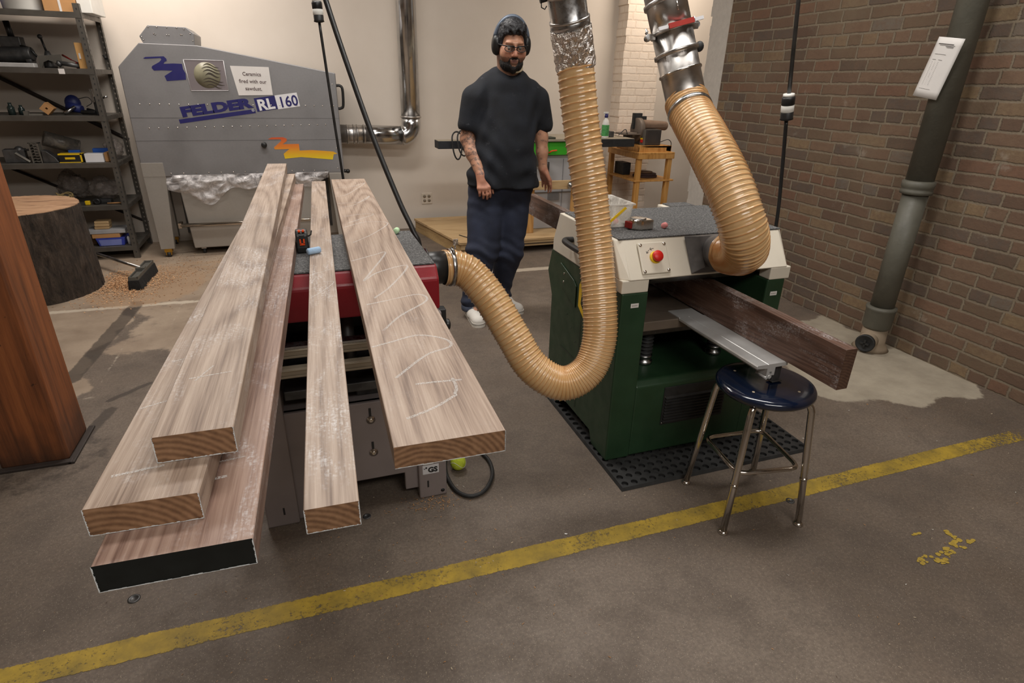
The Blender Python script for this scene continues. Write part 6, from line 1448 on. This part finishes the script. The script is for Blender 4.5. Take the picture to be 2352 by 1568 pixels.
def bottle_spray():
    c = Vector((2.890, 5.50, 1.0125)); t = thing('spray_bottle', tuple(c), 'green and white spray bottle on the saw table seen beside the hose', 'bottle')
    m = MB(); m.lathe(c, [(.034, 0), (.036, .01), (.036, .13), (.026, .165), (.014, .18), (.014, .195), (0, .195)], seg=24); m.build('bottle_body', 'white_plastic', t)
    m = MB(); m.lathe(c+Vector((0, 0, .02)), [(.0365, 0), (.037, .004), (.037, .10), (.0365, .104)], seg=24); m.build('label_wrap', 'label_green', t)
    m = MB(); m.lathe(c+Vector((0, 0, .19)), [(.016, 0), (.018, .01), (.017, .035), (0, .036)], seg=16); m.build('collar', 'ink', t)
    m = MB(); m.cb(c+Vector((-.006, 0, .234)), (.05, .018, .016), 0); m.cb(c+Vector((-.02, 0, .218)), (.006, .012, .02), 0); m.build('trigger_head', 'white_plastic', t, .003)
bottle_spray()
def trestle():
    t = thing('wooden_trestle', (2.3, 5.42, 0), 'pale wooden support frame between the man and the hose', 'trestle')
    m = MB(); m.box((2.0, 5.30, .56), (2.62, 5.34, .64)); m.build('beam', 'pine', t, .003)
    for x in (2.02, 2.50): m = MB(); m.box((x, 5.345, .136), (x+.08, 5.385, .62)); m.build('post', 'pine_z', t, .003)
    m = MB(); m.box((1.95, 5.29, .50), (2.02, 5.33, .62)); m.build('end_block', 'pine_z', t, .003)
    m = MB(); m.ball((2.44, 5.27, .60), .03, 14, 0, (1, 1, 1.2)); m.build('knob', 'steel', t)
trestle()
def bench():
    t = thing('wooden_bench', (3.5, 5.65, 0), 'tall pine stand carrying the disc sander by the white brick pillar', 'stand')
    x0, x1, y0, y1, zt = 3.27, 3.70, 5.45, 6.12, .87
    m = MB(); m.box((x0, y0, zt-.02), (x1, y1, zt)); m.build('top', 'pine_or', t, .003)
    m = MB(); m.box((x0, y0, zt-.065), (x1, y0+.02, zt-.02)); m.build('apron', 'pine_or', t, .003)
    m = MB(); m.box((x0, y0+.02, zt-.065), (x0+.02, y1, zt-.02)); m.build('apron', 'pine_or', t, .003)
    for (x, y) in ((x0+.01, y0+.02), (x1-.06, y0+.02), (x0+.01, y1-.06), (x1-.06, y1-.06)): m = MB(); m.box((x, y, 0), (x+.05, y+.05, zt-.02)); m.build('leg', 'pine_or', t, .003)
    m = MB(); m.box((x0-.01, y0+.01, .575), (x1+.03, y1-.06, .592)); m.build('lower_shelf', 'pine_or', t, .003)
    m = MB(); m.box((x0, y0+.07, .10), (x1, y0+.11, .14)); m.build('foot_rail', 'pine_or', t, .003)
bench()
for k, (w, h, lab) in enumerate(((.26, .02, 'lowest dark sanding disc on the stand shelf'), (.24, .018, 'second sanding disc resting on the lowest one'), (.16, .014, 'small brown sanding disc on top of the pile'))):
    m = MB(); m.lathe((3.52, 5.70, .5925+.021*k), [(w/2, 0), (w/2, h), (0, h)], seg=30); tag(m.build('sanding_disc', 'brown_box' if k == 2 else 'disc_brown'), lab, 'disc')
m = MB(); m.box((3.0, 5.72, .60), (3.29, 5.95, .72)) if False else m.box((3.335, 5.86, .5925), (3.43, 6.05, .72)); tag(m.build('dark_case', 'rubber', bevel=.004), 'black case at the back of the stand shelf', 'case')
def sander():
    t = thing('disc_sander', (3.48, 5.70, .87), 'dusty grey belt and disc sander on the pine stand', 'sander')
    m = MB(); m.box((3.30, 5.50, .8705), (3.68, 5.52, .93)); m.box((3.30, 5.50, .915), (3.68, 5.98, .93)); m.box((3.30, 5.50, .8705), (3.36, 5.98, .915)); m.box((3.62, 5.50, .8705), (3.68, 5.98, .915)); m.box((3.36, 5.502, .8705), (3.40, 5.52, .93)); m.build('wooden_base', 'pine_or', t, .003)
    m = MB(); m.box((3.40, 5.56, .93), (3.58, 5.86, 1.085)); m.build('motor_base', 'sander_dark', t, .006)
    m = MB(); m.box((3.39, 5.57, .93), (3.40, 5.66, 1.08)); m.build('switch_panel', 'pale_steel', t)
    m = MB(); m.box((3.375, 5.60, .955), (3.39, 5.63, .985)); m.build('switch', 'stop_red', t, .002)
    m = MB(); m.box((3.373, 5.60, .985), (3.389, 5.63, 1.0)); m.build('switch_key', 'yellow', t, .002)
    m = MB(); m.lathe((3.36, 5.72, 1.075), [(.0, 0), (.11, 0), (.115, .01), (.115, .05), (.09, .06), (0, .06)], (1, 0, .0), 36); m.build('disc_guard', 'dusty_grey', t)
    m = MB(); m.tube([(3.42, 5.70, 1.13), (3.72, 5.70, 1.11)], .045, 24); m.box((3.42, 5.655, 1.085), (3.70, 5.75, 1.15)); m.build('belt_arm', 'dusty_brown', t, .02)
    m = MB(); m.box((3.34, 5.74, 1.08), (3.44, 5.78, 1.235)); m.box((3.44, 5.75, 1.08), (3.50, 5.78, 1.205)); m.build('dust_chute', 'rubber', t, .003)
    m = MB(); m.box((3.16, 5.60, 1.03), (3.36, 5.84, 1.04)); m.lathe((3.26, 5.72, 1.035), [(.0, 0), (.11, .0), (.115, .008), (.11, .014), (0, .014)], seg=30); m.build('work_table', 'dusty_grey', t, .003)
    m = MB(); m.box((3.24, 5.66, .95), (3.30, 5.76, 1.03)); m.build('trunnion', 'sander_dark', t, .006)
    m = MB(); m.tube(spline([(3.10, 5.60, 1.03), (3.17, 5.60, 1.085), (3.2, 5.6, 1.04)], 6), .005, 6); m.build('guide_loop', 'dark_steel', t)
    m = MB(); m.tube(spline([(3.56, 5.55, .96), (3.64, 5.52, .99), (3.68, 5.51, .95), (3.72, 5.6, .88)], 6), .004, 6); m.build('cord', 'black', t)
sander()
# ------------------------------------------------------------------ the man
def person():
    S = 1.034
    def Q(x, y, z): return np.array([x*S, y*S, 1.5+(z-1.5)*S])
    root = thing('person', (1.19, 3.64, 0), 'bearded person in black t-shirt, jeans, safety glasses and ear muffs, hand on the board', 'person')
    Hc = Q(1.190, 3.47, 1.690); f = np.array([-.10, -.965, -.24]); f /= np.linalg.norm(f)
    r = np.array([.994, -.103, .0]); r -= f*(r@f); r /= np.linalg.norm(r); u = np.cross(r, f)*1.0
    if u[2] < 0: u = -u
    R3 = np.array([r, f, u])
    def L(a, b, c, k=1.04): return Hc+(r*a+f*b+u*c)*k
    # --- skin: one continuous body
    b = SDF((.86, 3.25, 0.0), (1.74, 4.02, 1.88), .0052)
    b.ell(L(0, -.012, .030), (.077, .094, .100), .02, R3); b.ell(L(0, .028, -.048), (.067, .066, .068), .05, R3)
    for s in (-1, 1):
        b.ell(L(s*.040, .058, -.030), (.033, .030, .036), .025, R3)            # cheeks
        b.ell(L(s*.040, -.03, -.055), (.030, .05, .045), .03, R3)              # jaw corners
        b.cap(L(s*.012, .088, .030), L(s*.046, .072, .028), .009, .006, .014)  # brow
        b.ell(L(s*.031, .101, .004), (.017, .013, .011), .008, R3, True)       # eye socket
        b.ell(L(s*.079, -.006, .0), (.010, .018, .030), .006, R3)              # ear
        b.cap(L(s*.010, .103, -.032), L(s*.013, .098, -.034), .008, .008, .006)  # nostril wings
    b.cap(L(0, .088, .022), L(0, .112, -.026), .008, .012, .012)
    b.cap(L(-.019, .093, -.0555), L(.019, .093, -.0555), .0075, .0075, .006); b.cap(L(-.015, .094, -.0665), L(.015, .094, -.0665), .0085, .0085, .004); b.ell(L(0, .106, -.061), (.024, .008, .0028), .002, R3, True)
    b.ell(L(0, .074, -.092), (.028, .024, .020), .02, R3)
    nb = Q(1.185, 3.535, 1.46); b.cap(L(0, -.025, -.06), nb, .066, .076, .03)
    b.cap(Q(1.02, 3.53, 1.43), Q(1.34, 3.53, 1.43), .055, .055, .05)
    b.ell(Q(1.175, 3.53, 1.28), (.17, .105, .22), .06); b.ell(Q(1.16, 3.50, 1.05), (.17, .13, .2), .08)
    aR = [Q(.985, 3.53, 1.42), Q(.955, 3.545, 1.19), Q(.992, 3.40, .992)]
    b.cap(aR[0], aR[1], .058, .049, .04); b.cap(aR[1], aR[1]*.6+aR[2]*.4, .049, .047, .02); b.cap(aR[1]*.6+aR[2]*.4, aR[2], .046, .029, .02)
    aL = [Q(1.385, 3.53, 1.42), np.array([1.470, 3.66, 1.178]), np.array([1.481, 3.64, .990])]
    b.cap(aL[0], aL[1], .054, .041, .04); b.cap(aL[1], aL[1]*.55+aL[2]*.45, .040, .037, .02); b.cap(aL[1]*.55+aL[2]*.45, aL[2], .037, .026, .02)
    def hand(w, d, side, nrm, curl, lens, thumb, spread=.019, scale=1.0):
        d = d/np.linalg.norm(d); side = side-d*(side@d); side /= np.linalg.norm(side); nrm = nrm-d*(nrm@d)-side*(nrm@side); nrm /= np.linalg.norm(nrm)
        P = lambda a, b_, c: w+(d*a+side*b_+nrm*c)*scale
        b.cap(w, P(.03, 0, 0), .027, .026, .015)
        for k, o in enumerate((.030, .011, -.009, -.028)):
            b.cap(P(.015, o*.55, 0), P(.082-.004*abs(k-1), o*1.05, -.002), .0165, .0135, .012)
            a = P(.082-.004*abs(k-1), o*1.08, -.002); ang = 0; dirv = d
            b.ell(a-nrm*.003, (.0118, .0118, .0118), .006)
            for j in range(3):
                ang += curl[j]; dv = d*math.cos(ang)+nrm*math.sin(ang)+side*(o*.5*(1-j*.3)); dv /= np.linalg.norm(dv)
                e = a+dv*lens[k]*(.46, .31, .23)[j]*scale; b.cap(a, e, .0098-.0010*j, .0092-.0011*j, .002); a = e
        t0 = P(.022, .026, .006); pts = [t0]+[P(*q) for q in thumb]
        b.cap(t0, pts[1], .016, .0125, .012)
        for i in range(1, len(pts)-1): b.cap(pts[i], pts[i+1], .0118-.0012*i, .0104-.0016*i, .004)
    hand(aR[2], Q(1.003, 3.35, .885)-aR[2], np.array([.97, -.2, 0]), np.array([.1, .9, 0]), (.25, .75, .45), (.078, .084, .078, .060), [(.058, .046, .012), (.088, .052, .018), (.112, .054, .020)])
    kL = np.array([1.532, 3.682, .884])
    hand(aL[2], kL-aL[2], np.array([.35, -.95, .1]), np.array([-.85, -.25, -.35]), (.10, .22, .18), (.076, .082, .076, .060), [(.055, .044, .014), (.085, .050, .020), (.108, .050, .022)], .019, 1.10)
    # legs under the jeans
    hipR, hipL = Q(1.065, 3.53, .88), Q(1.245, 3.54, .88); knR, knL = np.array([1.060, 3.60, .49]), np.array([1.262, 3.66, .46])
    anR, anL = np.array([1.005, 3.665, .10]), np.array([1.238, 3.76, .10])
    for h_, k_, a_ in ((hipR, knR, anR), (hipL, knL, anL)):
        b.cap(h_, k_, .09, .06, .05); b.cap(k_, a_, .058, .04, .03); b.cap(a_, a_+np.array([0, -.10, -.05]), .036, .028, .02)
    def tattoo(v):
        n = np.sin(v[:, 0]*95+np.sin(v[:, 2]*61)*2.0)*np.sin(v[:, 2]*72+np.sin(v[:, 0]*83+v[:, 1]*60)*2.2)+.5*np.sin(v[:, 2]*150+v[:, 1]*120)
        arm = (v[:, 0] < 1.09)*(v[:, 2] > .985)*(v[:, 2] < 1.30)
        n2 = np.sin(v[:, 2]*110+v[:, 0]*40)*np.sin(v[:, 1]*140+v[:, 2]*60); armL = (v[:, 0] > 1.43)*(v[:, 2] > 1.02)*(v[:, 2] < 1.25)
        return arm*np.clip(n*1.2+.6, 0, 1)+armL*np.clip((n2-.55)*3, 0, 1)*.9
    def flush(v):
        q = (v-Hc)@R3.T; return np.exp(-((q[:, 0]/.02)**2+((q[:, 1]-.115)/.03)**2+((q[:, 2]+.025)/.03)**2))+.7*np.exp(-(((np.abs(q[:, 0])-.042)/.022)**2+((q[:, 2]+.03)/.03)**2))*(q[:, 1] > .02)+.6*((v[:, 2] < 1.0)&(v[:, 2] > .7)&((v[:, 0] < 1.12)|(v[:, 0] > 1.46)))
    def lips(v):
        q = (v-Hc)@R3.T; return np.exp(-((q[:, 0]/.021)**2)**2-(((q[:, 2]+.061*1.04)/.0085)**2))*(q[:, 1] > .07)
    def stub(v):
        q = (v-Hc)@R3.T; return ((q[:, 2] < -.045+.25*np.maximum(0, .05-q[:, 1]))*(q[:, 1] > -.06)*(q[:, 2] > -.16))*1.0
    b.mesh('body', 'skin', root, 2, {'tattoo': tattoo, 'flush': flush, 'lips': lips, 'stubble': stub})
    del b
    # --- eyes, glasses
    for s in (-1, 1):
        m = MB(); m.ball(L(s*.031, .0745, .003), .0118, 16); e = m.build('eye', 'eye_white', root)
        m = MB(); m.ball(L(s*.031-.001, .0828, -.003), .0055, 12); m.build('iris', 'ink_black', e)
    m = MB()
    for s in (-1, 1):
        pts = [L(s*(.034+.027*math.cos(a)), .112-.010*abs(math.cos(a)-(-.2))*.6, .004+.0145*math.sin(a)*(1 if math.sin(a) > 0 else 1.05)) for a in [i*2*PI/24 for i in range(24)]]
        m.tube(pts, .0022, 6, closed=True); m.tube([L(s*.008, .114, .017), L(s*.060, .104, .018)], .0034, 8)
        m.tube([L(s*.060, .104, .017), L(s*.082, .04, .012), L(s*.084, -.02, .006)], .003, 8)
    m.tube([L(-.010, .114, .012), L(0, .116, .013), L(.010, .114, .012)], .0026, 8); g = m.build('safety_glasses', 'black', root)
    for s in (-1, 1):
        m = MB(); c = L(s*.034, .110, .004); n = 20
        m.add([c]+[L(s*(.034+.026*math.cos(a)), .110-.006*abs(math.cos(a)), .004+.0135*math.sin(a)) for a in [i*2*PI/n for i in range(n)]], [(0, i+1, (i+1) % n+1) for i in range(n)], 0, True); m.build('lens', 'lens', g)
    # --- hair, beard
    h = SDF(Hc-.19, Hc+.19, .0045)
    h.ell(L(0, -.018, .036), (.092, .108, .112), .0, R3); h.ell(L(0, .125, -.020), (.088, .092, .112), .012, R3, True); [h.ell(L(q*.045, .10, .022), (.040, .06, .062), .012, R3, True) for q in (-1, 1)]; h.ell(L(0, .05, -.10), (.10, .12, .07), .012, R3, True)
    h.ell(L(0, -.04, -.125), (.12, .12, .07), .01, R3, True)
    rr_ = random.Random(4)
    for k in range(13):
        a = -.055+.0092*k; top = L(a, .050+.022*math.cos(a*22), .112-.1*abs(a)); low = L(a+rr_.uniform(-.008, .008), .076+.014*math.cos(a*22), .084+rr_.uniform(-.012, .012)-.1*abs(a)); h.cap(top, low, .011, .004, .012)
    for k in range(16):
        a = rr_.uniform(-1.2, 1.2); c = L(.07*math.sin(a), -.02+rr_.uniform(-.04, .05), .126-.02*abs(a)); h.cap(c, c+(r*rr_.uniform(-.02, .02)+u*.014+f*rr_.uniform(-.01, .02)), .009, .004, .008)
    h.warp(lambda X, Y, Z: .0016*np.sin(X*240+Z*60)*np.cos(Z*150+Y*170)); h.mesh('hair', 'hair', root, 2)
    h = SDF(Hc-.19, Hc+.19, .004)
    h.ell(L(0, .026, -.086), (.070, .074, .050), 0, R3); h.ell(L(0, .02, -.055), (.068, .055, .05), .01, R3)
    h.ell(L(0, .118, -.060), (.031, .050, .030), .006, R3, True); h.ell(L(0, .115, -.005), (.085, .07, .05), .006, R3, True)
    for s in (-1, 1):
        h.cap(L(s*.004, .098, -.043), L(s*.024, .089, -.053), .0075, .006, .004); h.cap(L(s*.024, .089, -.053), L(s*.031, .078, -.085), .006, .0075, .004)
    h.cap(L(0, .088, -.103), L(0, .078, -.118), .012, .014, .012)
    h.warp(lambda X, Y, Z: .0016*np.sin(X*330+Z*90)*np.cos(Z*230+Y*170)); h.mesh('beard', 'beard', root, 1)
    # --- ear muffs
    m = MB(); pts = [L(.098*math.sin(a), -.012, .010+.134*math.cos(a)) for a in [-1.35+2.7*i/22 for i in range(23)]]
    T_ = []; m.tube(pts, .0085, 12, rfun=lambda i, a: 1+.55*abs(math.sin(a))); hb_ = m.build('headband', 'band_blue', root)
    for s in (-1, 1):
        e = SDF(L(s*.095, -.008, -.006)-.075, L(s*.095, -.008, -.006)+.075, .004); e.ell(L(s*.082, -.008, -.002), (.022, .040, .056), 0, R3); e.ell(L(s*.095, -.008, .0), (.018, .034, .050), .012, R3); e.mesh('ear_cup', 'black', root, 1)
    # --- shirt
    t = SDF((.84, 3.30, .86), (1.62, 3.92, 1.64), .0068)
    t.ell(Q(1.18, 3.525, 1.33), (.205, .128, .20), 0); t.ell(Q(1.165, 3.495, 1.10), (.202, .155, .23), .10)
    t.cap(Q(1.04, 3.53, 1.432), Q(1.33, 3.53, 1.432), .074, .074, .05); t.cap(Q(1.14, 3.49, 1.495), Q(1.235, 3.488, 1.490), .050, .050, .05); t.cap(Q(1.08, 3.54, 1.475), Q(1.29, 3.54, 1.475), .066, .066, .05); t.cap(Q(1.14, 3.55, 1.525), Q(1.235, 3.55, 1.520), .060, .060, .06)
    t.cap(Q(1.075, 3.50, .92), Q(1.25, 3.505, .92), .146, .142, .10)
    t.cap(Q(.992, 3.53, 1.41), Q(.962, 3.535, 1.27), .080, .074, .035); t.cap(Q(1.378, 3.53, 1.41), Q(1.425, 3.55, 1.27), .078, .072, .035)
    t.cap(Q(.955, 3.54, 1.205), Q(.935, 3.54, 1.10), .066, .068, .006, True); t.cap(Q(1.445, 3.565, 1.195), Q(1.48, 3.56, 1.10), .060, .062, .006, True)
    t.cap(L(0, .006, -.072), L(0, .02, .06), .074, .10, .008, True)
    def folds(X, Y, Z):
        w = np.clip((1.35-Z)/.35, 0, 1)
        return   .010*w*np.sin(Z*46+X*21+np.sin(X*17)*1.8)*np.cos(X*13+Y*6)+.006*w*np.sin(X*44+Z*13+1)+.006*np.sin((X-Z*.5)*55)*np.clip(1-np.abs(np.abs(X-1.22)-.17)/.09, 0, 1)
    t.warp(folds); t.plane_cut(np.array([1.2, 3.6, .895]), (-.04, 0, -1)); t.mesh('t_shirt', 'shirt', root, 2); del t
    m = MB(); pts = [L(.068*math.cos(a), .004+.066*math.sin(a), -.112-.012*math.sin(a)) for a in [-.2+1.5*i/14 for i in range(15)]]
    m.tube(pts, .007, 8); m.build('undershirt_collar', 'cream_cloth', root)
    # --- jeans, one leg at a time in the same surface
    j = SDF((.86, 3.34, .03), (1.50, 3.98, 1.04), .0075)
    j.ell(Q(1.16, 3.52, .93), (.198, .140, .13), 0)
    for h_, k_, a_, rk in ((hipR, knR, anR, .104), (hipL, knL, anL, .100)):
        j.cap(h_, k_, .122, rk, .04); j.cap(k_, a_+np.array([0, 0, .03]), rk, .066, .03)
        j.cap(a_+np.array([0, .0, .035]), a_+np.array([0, -.01, .01]), .072, .074, .015)
    def jf(X, Y, Z):
        k = np.clip(1-np.abs(Z-.46)/.16, 0, 1)+np.clip((.28-Z)/.15, 0, 1.2)+.5*np.clip(1-np.abs(Z-.80)/.12, 0, 1)
        return .0055*k*np.sin(Z*85+X*30+Y*20+np.sin(X*30)*1.5)+.003*np.sin(X*50+Z*18)
    j.warp(jf); j.plane_cut(np.array([1.1, 3.6, .062]), (0, 0, -1)); j.mesh('jeans', 'denim', root, 2); del j
    for a_ in (anR, anL):
        m = MB(); m.lathe(a_+np.array([0, -.005, -.045]), [(.066, .004), (.0745, 0), (.077, .004), (.0775, .034), (.075, .038), (.068, .037)], seg=28, smooth=True); m.build('rolled_cuff', 'denim_light', root)
    # --- shoes
    for nm, heel, toe in (('R', np.array([1.005, 3.70]), np.array([.998, 3.49])), ('L', np.array([1.232, 3.77]), np.array([1.330, 3.640]))):
        d = toe-heel; d /= np.linalg.norm(d); hz = lambda t_, z: np.array([heel[0]+d[0]*t_, heel[1]+d[1]*t_, z]); Lh = np.linalg.norm(toe-heel)
        s = SDF(np.minimum([*heel, 0], [*toe, 0])-.09, np.maximum([*heel, .13], [*toe, .13])+.09, .005)
        s.cap(hz(0, .040), hz(Lh*.45, .036), .042, .047, 0); s.cap(hz(Lh*.45, .036), hz(Lh, .030), .047, .044, .02); s.cap(hz(.0, .085), hz(.06, .075), .040, .042, .04)
        s.plane_cut([0, 0, .022], (0, 0, -1)); sh = s.mesh('shoe', 'shoe', root, 2)
        K = 28; m = MB(); ring = []
        side = np.array([-d[1], d[0]])
        for k in range(K):
            a = 2*PI*k/K; q = math.cos(a); w = math.sin(a); c = heel+(d*Lh if q > 0 else 0); rr2 = .047 if q > 0 else .043; p = c+d*q*rr2+side*w*rr2; ring.append(p)
        m.add([(p[0], p[1], .0) for p in ring]+[(p[0], p[1], .028) for p in ring], [tuple(range(K))[::-1], tuple(range(K, 2*K))]+[(k, (k+1) % K, K+(k+1) % K, K+k) for k in range(K)]); so = m.build('sole', 'sole_white', sh)
        m = MB(); m.tube([(p[0]+(p[0]-(heel[0]+toe[0])/2)*.012, p[1], .021) for p in ring], .0018, 6, closed=True); m.build('sole_line', 'sole_line', sh)
        for k in range(4):
            t_ = Lh*.42+.022*k; z = .086-.0105*k; m = MB(); a = hz(t_, z); sd = np.array([side[0], side[1], 0]); P3 = [a-sd*.026-np.array([0, 0, .007]), a+np.array([0, 0, .005]), a+sd*.026-np.array([0, 0, .007])]
            m.tube(spline(P3, 4), .0035, 8); m.build('lace', 'sole_white', sh)
    return root
def mk_skin():
    t = NT('skin'); v = t.co()
    def at(nm): return t.n('Attribute', attribute_name=nm).outputs['Fac']
    c = t.ramp(t.noise(v, 30, 4), [(.3, srgb(176, 126, 100)), (.7, srgb(200, 152, 124))])
    c = t.mix(t.math('MULTIPLY', at('flush'), .5), c, srgb(196, 118, 100)); c = t.mix(t.math('MULTIPLY', at('lips'), .9), c, srgb(140, 76, 72))
    c = t.mix(t.math('MULTIPLY', at('stubble'), .55), c, srgb(70, 54, 48))
    k = t.math('MULTIPLY', at('tattoo'), t.mr(t.noise(v, 130, 4), .3, .6)); c = t.mix(t.math('MULTIPLY', k, .78), c, srgb(62, 58, 60))
    t.bump(t.noise(v, 160, 3), .15, .002)
    return t.fin(c, .5, Subsurface_Weight=.08, Subsurface_Radius=(.01, .004, .002))
M['denim_light'] = simple('faded_denim', srgb(74, 82, 100), .85, 0, .15, 60, .4, 300); M['skin'] = mk_skin(); M['eye_white'] = simple('eye_white', srgb(190, 182, 172), .3); M['beard'] = simple('dark_beard', srgb(28, 24, 23), .7, 0, .5, 90, .9, 120)
M['band_blue'] = simple('grey_blue_headband', srgb(98, 108, 122), .35, .2, .2, 20); M['cream_cloth'] = simple('cream_undershirt', srgb(196, 180, 150), .8); M['sole_white'] = simple('white_rubber', srgb(226, 222, 212), .6); M['sole_line'] = simple('grey_rubber_line', srgb(120, 116, 112), .6)
person()
for _o in bpy.data.objects:
    if '_off' in _o.keys(): del _o['_off']
